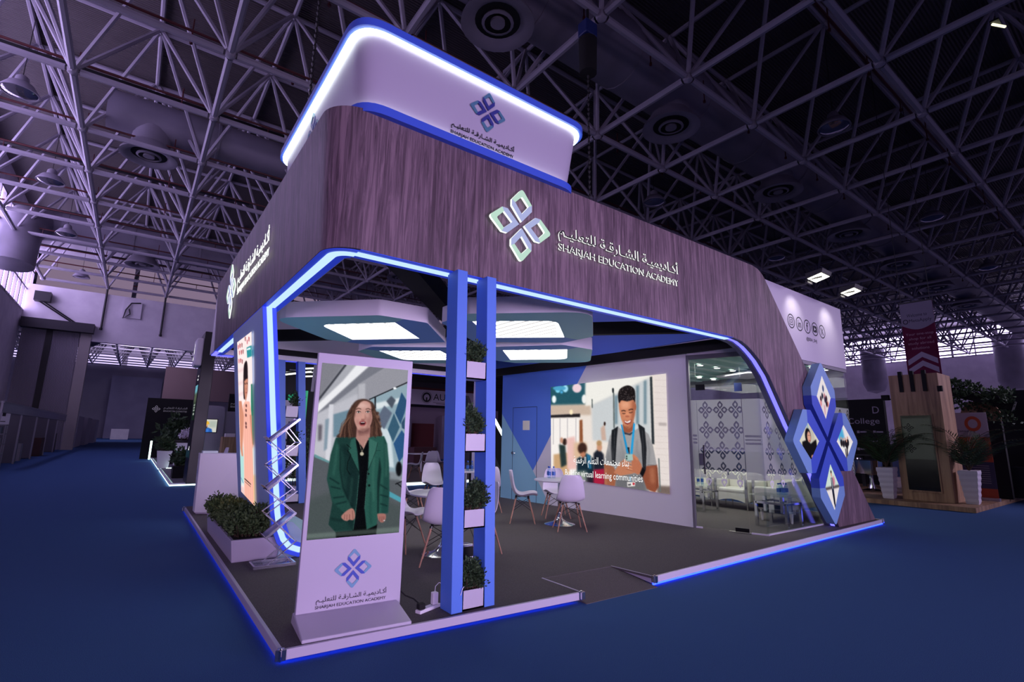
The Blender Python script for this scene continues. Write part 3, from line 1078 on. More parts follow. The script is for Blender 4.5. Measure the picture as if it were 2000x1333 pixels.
for i, (x, z, h, ln, sd) in enumerate(((1.535, .23, .23, (.05, -.1), 3), (1.52, .89, .24, (.30, -.2), 4), (1.50, 1.545, .22, (-.15, -.15), 5), (1.475, 2.20, .20, (.05, -.15), 6))):
    shrub('potted_shrub', ['dark leafy shrub in the lowest box of the front blue column', 'bushy shrub leaning right in the second box from the floor, front blue column',
                           'upright shrub in the third box from the floor, front blue column', 'rounded shrub in the topmost box of the front blue column'][i], (x, .06, z), .105, .09, h, sd, 46, 34, 'shrubs in the column boxes', 'leaf_dark', .027, ln)
for i, (x, z) in enumerate(((1.90, 1.26), (1.80, 2.08))):
    shrub('potted_shrub', ['small dark shrub in the lower box of the rear left blue column', 'small dark shrub in the upper box of the rear left blue column'][i], (x, 7.65, z), .15, .1, .34, 20 + i, 14, 12, 'shrubs in the column boxes', 'leaf_dark', .05)

# white trough with a clipped shrub before the LED wall
pb = thing('floor_planter', 'long white trough planter on the platform below the LED wall', 'planter', (.42, 3.8, PZ))
b = MB()
x0, y0, x1, y1 = .06, 2.76, .60, 5.02
b.loft([[(x0 + .03, y0 + .02, PZ), (x1, y0 + .02, PZ), (x1 - .1, y1, PZ), (x0 + .03, y1, PZ)], [(x0, y0, .335), (x1 - .02, y0, .335), (x1 - .12, y1, .335), (x0, y1, .335)]], cap=True)
b.build('trough', M['trim_white'], pb, bevel=.006)
MB().box((.09, 2.80, .333), (.46, 4.98, .339)).build('soil', M['soil'], pb)
rows = [(.20, 3.0), (.40, 2.98), (.20, 3.4), (.32, 3.45), (.19, 3.85), (.30, 4.0), (.18, 4.3), (.28, 4.5), (.19, 4.75)]
for i, (x, y) in enumerate(rows):
    shrub('trough_shrub', 'dense small-leaved green shrub in the white floor trough below the LED wall', (x, y, .335), .17, .25, .27 if i != 1 else .36, 40 + i, 44, 28, 'shrubs in the floor trough', 'leaf', .038, (-.1, -.15))

# ================================================================== DIGITAL TOTEM
t0 = Vector((.183, .389, PZ))
tu = Vector((.846, -.074, 0)).normalized()
tn = Vector((tu.y, -tu.x, 0))
tt = thing('digital_totem', 'tall white freestanding digital totem at the front left corner of the stand', 'totem', (.6, .40, PZ))


def tp(u, v, d=0.0):
    return t0 + tu * u - tn * d + Vector((0, 0, v))


def tbox(u0, v0, u1, v1, d0, d1, mb=None):
    mb = mb or MB()
    return mb.hexa([tp(u0, v0, d0), tp(u1, v0, d0), tp(u1, v0, d1), tp(u0, v0, d1)], [tp(u0, v1, d0), tp(u1, v1, d0), tp(u1, v1, d1), tp(u0, v1, d1)])


tbox(0, .02, .832, 2.125, 0, .055).build('housing', M['trim_white'], tt, bevel=.006)
b = MB()
W0, W1 = -.01, .80
sec = [(-.37, .0), (-.37, .025), (-.03, .085), (0.07, .085), (.10, .022), (.10, .0)]
b.loft([[tp(W0, z, d) for d, z in sec], [tp(W1, z, d) for d, z in sec]])
b.build('foot', M['trim_white'], tt, bevel=.008)
MTT = frame(tp(0, 0, -.003), tu, (0, 0, 1))
logo('emblem', MTT, .155, (M['logo_teal'], M['logo_blue']), tt, depth=.002, ox=.416, oy=.377)
lettering('letters', [(AR_NAME, .143, .133, .563, .066), ('SHARJAH EDUCATION ACADEMY', .140, .098, .563, .030)], MTT, M['ink'], tt, depth=.002, bold=.0)
# ================================================================== PAINTED SCREENS
class Canvas:
    """small painter working in the coordinates of a sketch; kept as numbers, shown as vertex colours"""

    def __init__(s, x0, y0, x1, y1, sc, bg):
        s.x0, s.y0, s.sc = x0, y0, sc
        s.w, s.h = int((x1 - x0) * sc) + 1, int((y1 - y0) * sc) + 1
        s.a = np.empty((s.h, s.w, 3))
        s.a[:] = np.array(bg) / 255.0

    def _mask(s, pts, blur):
        p = (np.array(pts, float) - (s.x0, s.y0)) * s.sc
        pad = int(blur * 3 + 2)
        xa, ya = np.floor(p.min(0)).astype(int) - pad
        xb, yb = np.ceil(p.max(0)).astype(int) + pad
        xa, ya, xb, yb = max(xa, 0), max(ya, 0), min(xb, s.w - 1), min(yb, s.h - 1)
        if xb <= xa or yb <= ya:
            return None
        acc = np.zeros((yb - ya + 1, xb - xa + 1))
        for oy in (.25, .75):
            for ox in (.25, .75):
                yy, xx = np.mgrid[ya:yb + 1, xa:xb + 1]
                yy = yy + oy
                xx = xx + ox
                ins = np.zeros(acc.shape, bool)
                q = np.roll(p, -1, 0)
                for (ax, ay), (bx, by) in zip(p, q):
                    if ay == by:
                        continue
                    c = ((ay > yy) != (by > yy)) & (xx < (bx - ax) * (yy - ay) / (by - ay) + ax)
                    ins ^= c
                acc += ins * .25
        if blur > .3:
            r = int(blur * 3) + 1
            kx = np.exp(-np.arange(-r, r + 1) ** 2 / (2 * blur * blur))
            kx /= kx.sum()
            acc = np.pad(acc, r, mode='edge')
            acc = np.apply_along_axis(lambda v: np.convolve(v, kx, 'valid'), 0, acc)
            acc = np.apply_along_axis(lambda v: np.convolve(v, kx, 'valid'), 1, acc)
        return xa, ya, xb, yb, acc

    def poly(s, pts, col, blur=0.0, al=1.0, smooth=False):
        if smooth:
            P = [Vector(p) for p in pts]
            out = []
            n = len(P)
            for i in range(n):
                a, b, c, d = P[i - 1], P[i], P[(i + 1) % n], P[(i + 2) % n]
                for k in range(5):
                    t = k / 5
                    out.append(tuple(.5 * (2 * b + (c - a) * t + (2 * a - 5 * b + 4 * c - d) * t * t + (3 * b - a - 3 * c + d) * t ** 3)))
            pts = out
        r = s._mask(pts, blur * s.sc)
        if r is None:
            return s
        xa, ya, xb, yb, m = r
        v = s.a[ya:yb + 1, xa:xb + 1]
        v += (np.array(col) / 255.0 - v) * (m * al)[..., None]
        return s

    def ell(s, cx, cy, rx, ry, col, blur=0.0, al=1.0, rot=0.0):
        c, d = math.cos(rot), math.sin(rot)
        pts = [(cx + rx * math.cos(t) * c - ry * math.sin(t) * d, cy + rx * math.cos(t) * d + ry * math.sin(t) * c) for t in np.linspace(0, 2 * pi, 28)[:-1]]
        return s.poly(pts, col, blur, al)

    def line(s, pts, w, col, blur=0.0, al=1.0):
        P = [Vector(p) for p in pts]
        L, R = [], []
        for i, p in enumerate(P):
            d = (P[min(i + 1, len(P) - 1)] - P[max(i - 1, 0)]).normalized()
            n = Vector((-d.y, d.x)) * w / 2
            L.append(tuple(p + n))
            R.append(tuple(p - n))
        return s.poly(L + R[::-1], col, blur, al)

    def grain(s, amp, seed, gamma=1.0, sat=1.0):
        g = s.a.mean(2, keepdims=True)
        s.a = np.clip(g + (s.a - g) * sat, 0, 1) ** gamma
        s.a += np.random.RandomState(seed).normal(0, amp, s.a.shape[:2])[..., None]
        np.clip(s.a, 0, 1, out=s.a)
        return s

    def sample(s, x, y):
        fx = np.clip((x - s.x0) * s.sc - .5, 0, s.w - 1.001)
        fy = np.clip((y - s.y0) * s.sc - .5, 0, s.h - 1.001)
        ix, iy = fx.astype(int), fy.astype(int)
        ux, uy = (fx - ix)[:, None], (fy - iy)[:, None]
        a = s.a
        return a[iy, ix] * (1 - ux) * (1 - uy) + a[iy, ix + 1] * ux * (1 - uy) + a[iy + 1, ix] * (1 - ux) * uy + a[iy + 1, ix + 1] * ux * uy


def homography(src, dst):
    A = []
    for (x, y), (u, v) in zip(src, dst):
        A.append([x, y, 1, 0, 0, 0, -u * x, -u * y, -u])
        A.append([0, 0, 0, x, y, 1, -v * x, -v * y, -v])
    return np.linalg.svd(np.array(A, float))[2][-1].reshape(3, 3)


def pic_mat(name, strength):
    m = bpy.data.materials.new(name)
    m.use_nodes = True
    nt = m.node_tree
    nt.nodes.clear()
    at = nt.nodes.new('ShaderNodeVertexColor')
    at.layer_name = 'paint'
    e = nt.nodes.new('ShaderNodeEmission')
    e.inputs[1].default_value = strength
    o = nt.nodes.new('ShaderNodeOutputMaterial')
    nt.links.new(at.outputs[0], e.inputs[0])
    nt.links.new(e.outputs[0], o.inputs[0])
    return m


def picture(name, P3, cv, C2, nu, nv, strength, parent, clip=None, m=None):
    """P3: TL, TR, BR, BL in the scene; C2: the same corners in canvas coordinates"""
    Hm = homography([(0, 0), (1, 0), (1, 1), (0, 1)], C2)
    u, v = np.meshgrid(np.linspace(0, 1, nu + 1), np.linspace(0, 1, nv + 1))
    u, v = u.ravel(), v.ravel()
    q = np.stack([u, v, np.ones_like(u)], 1) @ Hm.T
    rgb = cv.sample(q[:, 0] / q[:, 2], q[:, 1] / q[:, 2])
    rgb = np.where(rgb <= .04045, rgb / 12.92, ((np.clip(rgb, 0, 1) + .055) / 1.055) ** 2.4)
    TL, TR, BR, BL = [np.array(p, float) for p in P3]
    off = np.array(origin(parent))
    P = (TL[None] * ((1 - u) * (1 - v))[:, None] + TR[None] * (u * (1 - v))[:, None] + BR[None] * (u * v)[:, None] + BL[None] * ((1 - u) * v)[:, None]) - off
    i = np.arange(nv * nu)
    r, c = i // nu, i % nu
    b = r * (nu + 1) + c
    F = np.stack([b, b + nu + 1, b + nu + 2, b + 1], 1)
    if clip is not None:
        F = F[clip((c + .5) / nu, (r + .5) / nv)]
    me = bpy.data.meshes.new(name)
    me.from_pydata(P.tolist(), [], F.tolist())
    ca = me.color_attributes.new('paint', 'FLOAT_COLOR', 'POINT')
    ca.data.foreach_set('color', np.concatenate([rgb, np.ones((len(rgb), 1))], 1).ravel())
    me.materials.append(m or pic_mat(name + '_glow', strength))
    o = bpy.data.objects.new(name, me)
    COL.objects.link(o)
    o.parent = parent
    return o


# ------------------------------------------------------------------ totem picture: presenter in a green blazer
def paint_presenter():
    c = Canvas(220, 130, 1060, 1570, .42, (186, 187, 196))
    P, E, Ln = c.poly, c.ell, c.line
    P([(220, 130), (560, 130), (340, 420), (220, 620)], (150, 150, 160), 6)
    Ln([(300, 480), (420, 330), (545, 170)], 16, (78, 80, 92), 4)
    P([(300, 500), (520, 300), (650, 150), (740, 180), (520, 370), (310, 560)], (242, 242, 246), 5)
    P([(735, 185), (870, 195), (650, 330), (420, 500), (320, 560), (330, 540)], (140, 142, 154), 5)
    P([(870, 195), (1060, 230), (1060, 330), (770, 430), (640, 490), (640, 330)], (168, 168, 178), 5)
    P([(645, 330), (700, 320), (700, 470), (645, 480)], (196, 196, 204), 5)
    P([(300, 560), (640, 400), (640, 900), (290, 900)], (203, 203, 212), 8)
    P([(415, 480), (450, 480), (425, 940), (385, 940)], (222, 222, 230), 4)
    P([(450, 560), (600, 520), (600, 730), (450, 740)], (128, 158, 176), 5)
    P([(385, 600), (415, 590), (400, 830), (375, 850)], (150, 170, 186), 5)
    P([(330, 640), (360, 640), (355, 760), (330, 770)], (118, 112, 124), 8)
    # glass wall on the right
    P([(740, 440), (1040, 330), (1040, 1100), (860, 1000), (740, 780)], (160, 184, 196), 4)
    P([(780, 480), (980, 440), (980, 480), (790, 530)], (226, 234, 238), 6)
    Ln([(730, 450), (1040, 318)], 9, (46, 50, 58), 1.5)
    P([(772, 430), (784, 425), (784, 520), (774, 525)], (50, 54, 62), 2)
    P([(820, 660), (900, 700), (930, 990), (870, 980)], (216, 228, 234), 6)
    P([(850, 500), (912, 560), (850, 688), (786, 610)], (116, 128, 150), 4)
    P([(905, 425), (940, 460), (910, 525), (865, 465)], (98, 108, 124), 4)
    for q, k in (([(985, 398), (1028, 470), (1010, 560), (978, 650), (935, 560)], (62, 106, 146)), ([(926, 562), (972, 672), (920, 790), (878, 690)], (74, 116, 142)),
                 ([(988, 696), (1012, 730), (1000, 905), (970, 948), (924, 800)], (58, 108, 158)), ([(985, 640), (1012, 590), (1010, 690), (990, 680)], (66, 100, 132))):
        P(q, k, 2.5)
    E(932, 366, 13, 9, (250, 252, 255), 2)
    # floor
    P([(220, 880), (300, 880), (420, 935), (560, 940), (860, 1000), (1060, 1150), (1060, 1570), (220, 1570)], (110, 115, 122), 5)
    P([(220, 1250), (480, 1150), (900, 1250), (1060, 1330), (1060, 1570), (220, 1570)], (96, 106, 108), 20)
    P([(300, 870), (420, 930), (418, 945), (300, 895)], (120, 170, 176), 3)
    P([(895, 1020), (1000, 1030), (1000, 1090), (895, 1080)], (150, 158, 166), 8)
    E(968, 1000, 24, 58, (30, 32, 40), 5)
    Ln([(940, 1120), (1000, 1095)], 8, (40, 42, 50), 2)
    Ln([(950, 1110), (1000, 1150)], 8, (40, 42, 50), 2)
    P([(890, 1172), (990, 1228), (990, 1268), (890, 1215)], (96, 178, 196), 3)
    # hair behind
    P([(585, 510), (630, 456), (700, 446), (762, 480), (786, 545), (814, 600), (806, 660), (836, 730), (790, 772), (700, 740), (600, 752), (475, 742), (520, 690), (548, 640), (556, 570)], (92, 64, 58), 4, smooth=True)
    for x0, y0, x1, y1, k in ((575, 560, 520, 720, (126, 90, 78)), (600, 640, 560, 745, (72, 50, 46)), (780, 560, 800, 740, (130, 96, 84)), (800, 640, 815, 745, (74, 52, 48)), (560, 620, 500, 735, (138, 102, 90)), (755, 660, 765, 765, (120, 84, 72))):
        Ln([(x0, y0), ((x0 + x1) / 2 - 6, (y0 + y1) / 2), (x1, y1)], 14, k, 4)
    # neck, shirt
    P([(636, 660), (742, 660), (738, 750), (760, 800), (700, 860), (630, 790), (630, 740)], (196, 148, 140), 3)
    P([(640, 690), (740, 670), (735, 720), (650, 735)], (158, 112, 108), 8, .8)
    P([(625, 748), (640, 770), (690, 838), (722, 770), (745, 760), (760, 1050), (730, 1480), (600, 1480), (630, 1000)], (20, 22, 30), 2)
    # legs
    P([(470, 1480), (800, 1430), (786, 1570), (480, 1570)], (18, 22, 26), 3)
    # jacket, her right side (left in the picture)
    P([(470, 745), (540, 742), (622, 745), (640, 850), (658, 1050), (640, 1240), (626, 1390), (606, 1480), (470, 1490), (415, 1430), (445, 1260), (402, 1070), (430, 880)], (42, 82, 78), 2.5)
    P([(500, 800), (560, 900), (560, 1100), (520, 1300), (600, 1480), (606, 1480), (655, 1050), (636, 850)], (30, 58, 60), 14, .8)
    P([(470, 745), (430, 880), (402, 1070), (445, 1250), (540, 1340), (600, 1300), (520, 1150), (500, 1000), (510, 850)], (50, 100, 92), 5, .9)
    for q in ([(420, 1060), (500, 1110)], [(430, 1130), (510, 1150)], [(450, 1220), (540, 1210)], [(470, 1270), (560, 1250)]):
        Ln(q, 10, (26, 56, 58), 4, .8)
    Ln([(505, 830), (505, 1000), (530, 1140), (600, 1290)], 7, (24, 50, 52), 4, .8)
    # jacket, her left side
    P([(728, 752), (760, 742), (850, 740), (872, 800), (888, 960), (893, 1180), (884, 1345), (806, 1350), (796, 1438), (717, 1474), (699, 1308), (722, 1050), (735, 900)], (56, 112, 102), 2.5)
    P([(815, 900), (830, 1000), (815, 1160), (812, 1345), (800, 1345), (798, 1100)], (28, 60, 60), 4, .9)
    P([(850, 745), (872, 800), (888, 960), (893, 1180), (884, 1345), (830, 1350), (850, 1050)], (46, 96, 90), 5)
    for q in ([(820, 1120), (880, 1160)], [(820, 1200), (885, 1220)], [(822, 1270), (880, 1290)]):
        Ln(q, 9, (26, 58, 58), 4, .8)
    # lapels and seams
    P([(622, 745), (590, 765), (570, 850), (655, 1020), (640, 860)], (60, 116, 106), 3)
    Ln([(570, 850), (656, 1030)], 4, (26, 52, 52), 1.5)
    P([(735, 755), (800, 790), (790, 850), (726, 1000), (730, 860)], (74, 132, 120), 3)
    Ln([(800, 790), (785, 860), (728, 1005)], 4, (34, 68, 66), 1.5)
    Ln([(655, 1040), (640, 1240), (612, 1470)], 3, (88, 142, 130), 1.2)
    Ln([(722, 1010), (704, 1250), (700, 1310)], 3, (96, 150, 138), 1.2)
    Ln([(785, 855), (825, 850)], 4, (40, 80, 76), 1)
    E(735, 1126, 9, 10, (24, 40, 42), 1.5)
    E(730, 1035, 7, 8, (24, 40, 42), 1.5)
    Ln([(555, 800), (590, 830), (560, 850), (590, 880), (565, 940), (560, 1000), (585, 1040)], 4, (14, 14, 18), 1)
    # necklace
    Ln([(650, 770), (676, 862)], 2.5, (206, 190, 168), .8)
    Ln([(706, 775), (678, 862)], 2.5, (206, 190, 168), .8)
    E(676, 876, 15, 15, (204, 196, 176), 1.2)
    # face
    P([(612, 520), (640, 466), (690, 458), (740, 474), (760, 530), (756, 600), (738, 660), (700, 696), (670, 698), (640, 676), (616, 620), (608, 570)], (214, 166, 156), 2.5, smooth=True)
    E(665, 492, 34, 22, (232, 190, 180), 10, .8)
    P([(735, 540), (760, 530), (752, 620), (720, 684), (700, 692), (728, 620)], (176, 126, 120), 7, .7)
    E(650, 600, 22, 20, (226, 172, 162), 9, .7)
    E(615, 560, 8, 30, (150, 106, 100), 6, .6)
    Ln([(625, 526), (648, 516), (668, 524)], 6, (96, 66, 60), 2)
    Ln([(704, 526), (724, 520), (742, 530)], 6, (96, 66, 60), 2)
    for x in (648, 721):
        E(x, 546, 19, 9, (150, 106, 100), 3, .7)
        E(x, 547, 14, 6, (236, 226, 224), 1)
        E(x, 547, 6, 6, (58, 66, 64), 1)
        Ln([(x - 17, 545), (x, 539), (x + 17, 546)], 4, (60, 40, 40), 1.2)
    P([(676, 555), (690, 560), (700, 600), (684, 610), (668, 602)], (222, 170, 158), 4)
    E(684, 606, 17, 6, (166, 110, 104), 3, .8)
    E(680, 634, 28, 20, (172, 82, 88), 2.5)
    E(680, 636, 19, 12, (70, 26, 34), 2)
    P([(664, 625), (698, 625), (694, 631), (668, 631)], (226, 214, 214), 1.2)
    E(680, 652, 19, 6, (196, 108, 110), 2)
    # front hair over the brow
    P([(600, 560), (596, 520), (640, 458), (700, 448), (660, 472), (626, 520), (614, 580), (606, 660), (588, 680)], (104, 72, 62), 4)
    P([(700, 450), (758, 478), (780, 545), (790, 600), (776, 650), (764, 560), (742, 480)], (108, 76, 66), 4)
    for a in range(5):
        E(795 + a * 5, 560 + a * 26, 16, 13, (150, 112, 96) if a % 2 else (98, 68, 60), 4, .9)
    # loose strands
    rnd = random.Random(2)
    for side in (-1, 1):
        for i in range(34):
            u = i / 33
            xa = (600 - 18 * u if side < 0 else 752 + 22 * u) + rnd.uniform(-8, 8)
            ya = 500 + 90 * u + rnd.uniform(-20, 20)
            xb = (600 - 110 * u if side < 0 else 752 + 70 * u) + rnd.uniform(-10, 10)
            yb = 745 - 20 * u + rnd.uniform(-30, 20)
            xm = (xa + xb) / 2 + side * rnd.uniform(8, 26)
            Ln([(xa, ya), (xm, (ya + yb) / 2), (xb + rnd.uniform(-8, 8), yb)], rnd.uniform(3, 6), rnd.choice(((128, 92, 78), (66, 46, 42), (150, 112, 94), (92, 64, 56), (110, 78, 66))), 1.6, .75)
    # modelling of the face
    P([(700, 560), (712, 600), (700, 616), (692, 600)], (182, 130, 122), 4, .6)
    E(642, 625, 14, 26, (188, 138, 130), 8, .5)
    E(722, 615, 14, 26, (172, 122, 116), 8, .6)
    E(676, 678, 24, 10, (186, 138, 130), 6, .6)
    E(690, 500, 40, 14, (236, 198, 188), 9, .6)
    P([(640, 690), (735, 672), (730, 702), (652, 716)], (136, 94, 92), 6, .6)
    # folds of the blazer
    for q, k in (([(480, 800), (470, 920), (452, 1040)], (72, 128, 116)), ([(540, 800), (548, 930), (540, 1060)], (30, 62, 62)), ([(600, 1060), (590, 1200), (560, 1330)], (58, 102, 94)), ([(770, 900), (764, 1050), (770, 1250)], (78, 136, 122)), ([(862, 800), (872, 930), (868, 1060)], (78, 132, 118)), ([(748, 1180), (744, 1330), (752, 1430)], (42, 90, 84)), ([(430, 1380), (500, 1400), (590, 1390)], (26, 52, 54))):
        Ln(q, 16, k, 7, .6)
    # hands
    P([(560, 1322), (600, 1304), (622, 1330), (624, 1380), (606, 1398), (580, 1394), (560, 1404), (530, 1392), (517, 1364)], (196, 142, 132), 2.5, smooth=True)
    for x0, y0, x1, y1 in ((545, 1350, 540, 1392), (562, 1352, 560, 1398), (582, 1350, 582, 1394), (604, 1322, 610, 1392)):
        Ln([(x0, y0), (x1, y1)], 4, (130, 82, 78), 2, .8)
    P([(806, 1350), (862, 1352), (868, 1385), (856, 1412), (832, 1420), (812, 1402), (802, 1370)], (186, 130, 122), 2.5, smooth=True)
    for x in (822, 838, 853):
        Ln([(x, 1372), (x - 3, 1412)], 4, (126, 80, 76), 2, .8)
    E(855, 1404, 6, 5, (214, 210, 212), 1)
    # band of light across the foot of the glass
    P([(220, 1505), (1060, 1450), (1060, 1490), (220, 1540)], (150, 168, 158), 6, .45)
    c.grain(.012, 1, 1.28, .86)
    return c


picture('screen', [tp(.033, 2.04, -.0035), tp(.787, 2.04, -.0035), tp(.787, .625, -.0035), tp(.033, .625, -.0035)], paint_presenter(), [(358, 150), (1035, 226), (972, 1500), (242, 1553)], 170, 320, .98, tt)

# ------------------------------------------------------------------ LED wall picture: child in a pink tunic
def paint_child():
    c = Canvas(0, 20, 190, 1300, .9, (246, 226, 224))
    P, E, Ln = c.poly, c.ell, c.line
    for i, (x, y) in enumerate(((36, 150), (48, 140), (62, 135), (44, 190), (58, 185), (70, 180), (40, 250), (52, 245), (64, 250), (100, 110), (112, 90), (86, 90))):
        P([(x - 4, y - 16), (x + 5, y - 12), (x + 3, y + 18), (x - 3, y + 14)], ((206, 120, 130), (178, 86, 92), (160, 100, 104))[i % 3], 1.5)
    for y in (330, 420, 500):
        Ln([(28, y), (80, y - 30)], 20, (232, 204, 206), 6)
    P([(95, 150), (132, 130), (134, 205), (100, 222)], (48, 142, 150), 1.5)
    P([(97, 158), (124, 146), (124, 158), (98, 170)], (220, 240, 240), 1)
    P([(128, 400), (150, 390), (156, 830), (130, 820)], (44, 116, 96), 2)
    P([(28, 880), (160, 830), (162, 1100), (40, 1180)], (206, 222, 220), 8)
    P([(30, 950), (70, 930), (76, 1120), (45, 1160)], (170, 214, 210), 6)
    P([(140, 1060), (165, 1040), (165, 1290), (145, 1270)], (220, 190, 120), 6)
    P([(48, 1180), (70, 1170), (80, 1240), (50, 1220)], (226, 190, 186), 6)
    Ln([(50, 1110), (68, 1145)], 4, (60, 110, 180), 1)
    P([(70, 560), (84, 530), (118, 525), (132, 600), (140, 800), (150, 1050), (155, 1285), (76, 1235), (74, 900), (62, 700)], (240, 178, 160), 2)
    for x in (84, 100, 118, 136):
        Ln([(x, 620), (x + 4, 900), (x + 8, 1250)], 4, (226, 156, 142), 2, .7)
    P([(38, 540), (58, 535), (74, 640), (72, 700), (64, 880), (68, 940), (56, 945), (46, 890), (42, 700)], (206, 138, 112), 2)
    P([(120, 620), (132, 615), (136, 700), (148, 830), (144, 860), (130, 740)], (200, 132, 108), 2)
    for y in (560, 595, 630, 690, 715):
        E(91 + (y % 3), y, 6, 12, (104, 66, 66), 1.5)
    P([(74, 300), (86, 250), (98, 246), (104, 300), (104, 420), (100, 470), (80, 520), (72, 480)], (34, 26, 32), 2, smooth=True)
    P([(79, 370), (92, 340), (104, 360), (104, 440), (97, 500), (88, 528), (80, 470)], (198, 134, 112), 2, smooth=True)
    P([(77, 350), (92, 325), (104, 345), (104, 365), (90, 372), (79, 390)], (34, 26, 32), 2)
    for x, y in ((85, 405), (98, 400)):
        E(x, y, 3, 7, (30, 20, 24), 1)
    Ln([(88, 470), (98, 464)], 6, (150, 70, 70), 1.2)
    E(92, 440, 3, 9, (170, 108, 92), 1.5)
    Ln([(78, 1105), (130, 1130)], 8, (40, 30, 34), 1)
    Ln([(80, 1125), (128, 1148)], 4, (60, 46, 50), 1)
    return c


LWX = lambda z: .1 + (3.07 - z) * .137 - .028
lp = lambda y, z: (LWX(z), y, z)
picture('screen', [lp(4.42, 2.85), lp(3.30, 2.84), lp(3.52, .60), lp(4.52, .69)], paint_child(), [(28, 118), (130, 38), (162, 1280), (50, 1218)], 70, 220, 1.15, lw)
# ================================================================== STAND: CEILING PETALS AND BEAMS
FC = Vector((3.45, 3.5, 0))
PETALS = ((pi / 2 * 2, 'left petal-shaped ceiling panel with teal outer half, nearest the LED wall'), (-pi / 2, 'front petal-shaped ceiling panel partly behind the planter column'),
          (0, 'rear right petal-shaped ceiling panel before the blue inner fascia'), (pi / 2, 'rear petal-shaped ceiling panel just above the digital totem'))
slat = mat('louver_glow', 'e8e6e0', 0.5, emit='fffdf4', es=.60)  # own emission lifts the louvers towards the diffuser's brightness
for ang, lb in PETALS:
    d = Vector((math.cos(ang), math.sin(ang), 0))
    s = Vector((-d.y, d.x, 0))
    t = thing('ceiling_petal', lb, 'ceiling panel', tuple(FC + d * 1.7 + Vector((0, 0, 3.2))), 'petal ceiling panels')
    P = lambda u, v, z: FC + d * u + s * v + Vector((0, 0, z))
    out = rc([(.36, 0), (1.29, 1.15), (1.99, 1.15), (3.1, 0), (1.99, -1.15), (1.29, -1.15)], [0, .12, .12, .35, .12, .12], 5)
    n = len(out)
    MB().add([P(u, v, 3.1) for u, v in out] + [P(u, v, 3.32) for u, v in out], [(i, (i + 1) % n, n + (i + 1) % n, n + i) for i in range(n)] + [tuple(range(n, 2 * n))]).build('side_band', M['white'], t)
    hole = rc([(.84, 0), (1.65, .86), (2.44, 0), (1.65, -.86)], [0, 0, .22, 0], 5)
    # underside in two colours around the light opening
    cut = 1.65
    outer_half = [p for p in out if p[0] > cut]
    top_i = [p for p in out if p[0] <= cut and p[1] > 0 or p == out[0]]
    ho = [p for p in hole if p[0] > cut + .01]
    A = [(cut, 1.15)] + sorted([p for p in out if p[0] > cut and p[1] > 0], key=lambda p: p[0]) + sorted([p for p in out if p[0] > cut and p[1] <= 0], key=lambda p: -p[0]) + [(cut, -1.15), (cut, -.86)] + sorted([p for p in ho if p[1] <= 0], key=lambda p: p[0]) + sorted([p for p in ho if p[1] > 0], key=lambda p: -p[0]) + [(cut, .86)]
    B = [(cut, -1.15)] + sorted([p for p in out if p[0] < cut and p[1] < 0], key=lambda p: -p[0]) + [(.36, 0)] + sorted([p for p in out if p[0] < cut and p[1] > 0], key=lambda p: p[0]) + [(cut, 1.15), (cut, .86), (.84, 0), (cut, -.86)]
    MB().quad(*[P(u, v, 3.1) for u, v in A]).build('outer_half', M['teal'], t)
    MB().quad(*[P(u, v, 3.1) for u, v in B]).build('inner_half', M['petal_blue'], t)
    hn = len(hole)
    f = MB()
    f.quad(*[P(u, v, 3.135) for u, v in hole])
    df = f.build('diffuser', M['diffuser'], t)
    f = MB()
    f.add([P(u, v, 3.1) for u, v in hole] + [P(u, v, 3.135) for u, v in hole], [(i, (i + 1) % hn, hn + (i + 1) % hn, hn + i) for i in range(hn)])
    f.build('opening_edge', M['white'], t)
    f = MB()
    k = -.7
    while k < .75:
        hw = .79 - abs(k) - .06
        if hw > .05:
            f.box((0, 0, 0), (0, 0, 0)) if False else f.hexa([P(1.65 - hw, k - .026, 3.118), P(1.65 + hw, k - .026, 3.118), P(1.65 + hw, k + .026, 3.118), P(1.65 - hw, k + .026, 3.118)],
                                                            [P(1.65 - hw, k - .026, 3.132), P(1.65 + hw, k - .026, 3.132), P(1.65 + hw, k + .026, 3.132), P(1.65 - hw, k + .026, 3.132)])
        k += .15
    f.build('louvers', slat, t)

BG_ = 'black ceiling beams'
for lb, a, b, z0, z1, w in (('black diagonal beam from the near corner over the petals to the rear right', (.4, .35), (6.5, 7.2), 3.45, 3.75, .3),
                            ('black diagonal beam from the rear left corner over the petals to the front right', (.35, 7.2), (6.6, .45), 3.28, 3.49, .12),
                            ('black beam along the top of the blue and lavender partition wall', (6.84, .45), (6.30, 7.2), 3.06, 3.24, .06),
                            ('thin black beam along the rear opening under the white rear fascia', (.35, 7.5), (6.3, 7.5), 3.17, 3.28, .1)):
    mid = ((a[0] + b[0]) / 2, (a[1] + b[1]) / 2, z0)
    o = MB().bar((a[0], a[1], (z0 + z1) / 2), (b[0], b[1], (z0 + z1) / 2), w, z1 - z0).build('ceiling_beam', M['black'])
    tag(o, lb, 'beam', BG_)

# ================================================================== PARTITION WALL
WP = Vector((6.83, 1.40, 0))
WD = Vector((-.085, 1, 0)).normalized()        # along the wall, away from the camera
WN = Vector((-1, -.085, 0)).normalized()       # towards the open side


def wp(s, z, d=0.0):
    return WP + WD * s + WN * d + Vector((0, 0, z))


def wbox(s0, z0, s1, z1, d0, d1, mb=None):
    return (mb or MB()).hexa([wp(s0, z0, d0), wp(s1, z0, d0), wp(s1, z0, d1), wp(s0, z0, d1)], [wp(s0, z1, d0), wp(s1, z1, d0), wp(s1, z1, d1), wp(s0, z1, d1)])


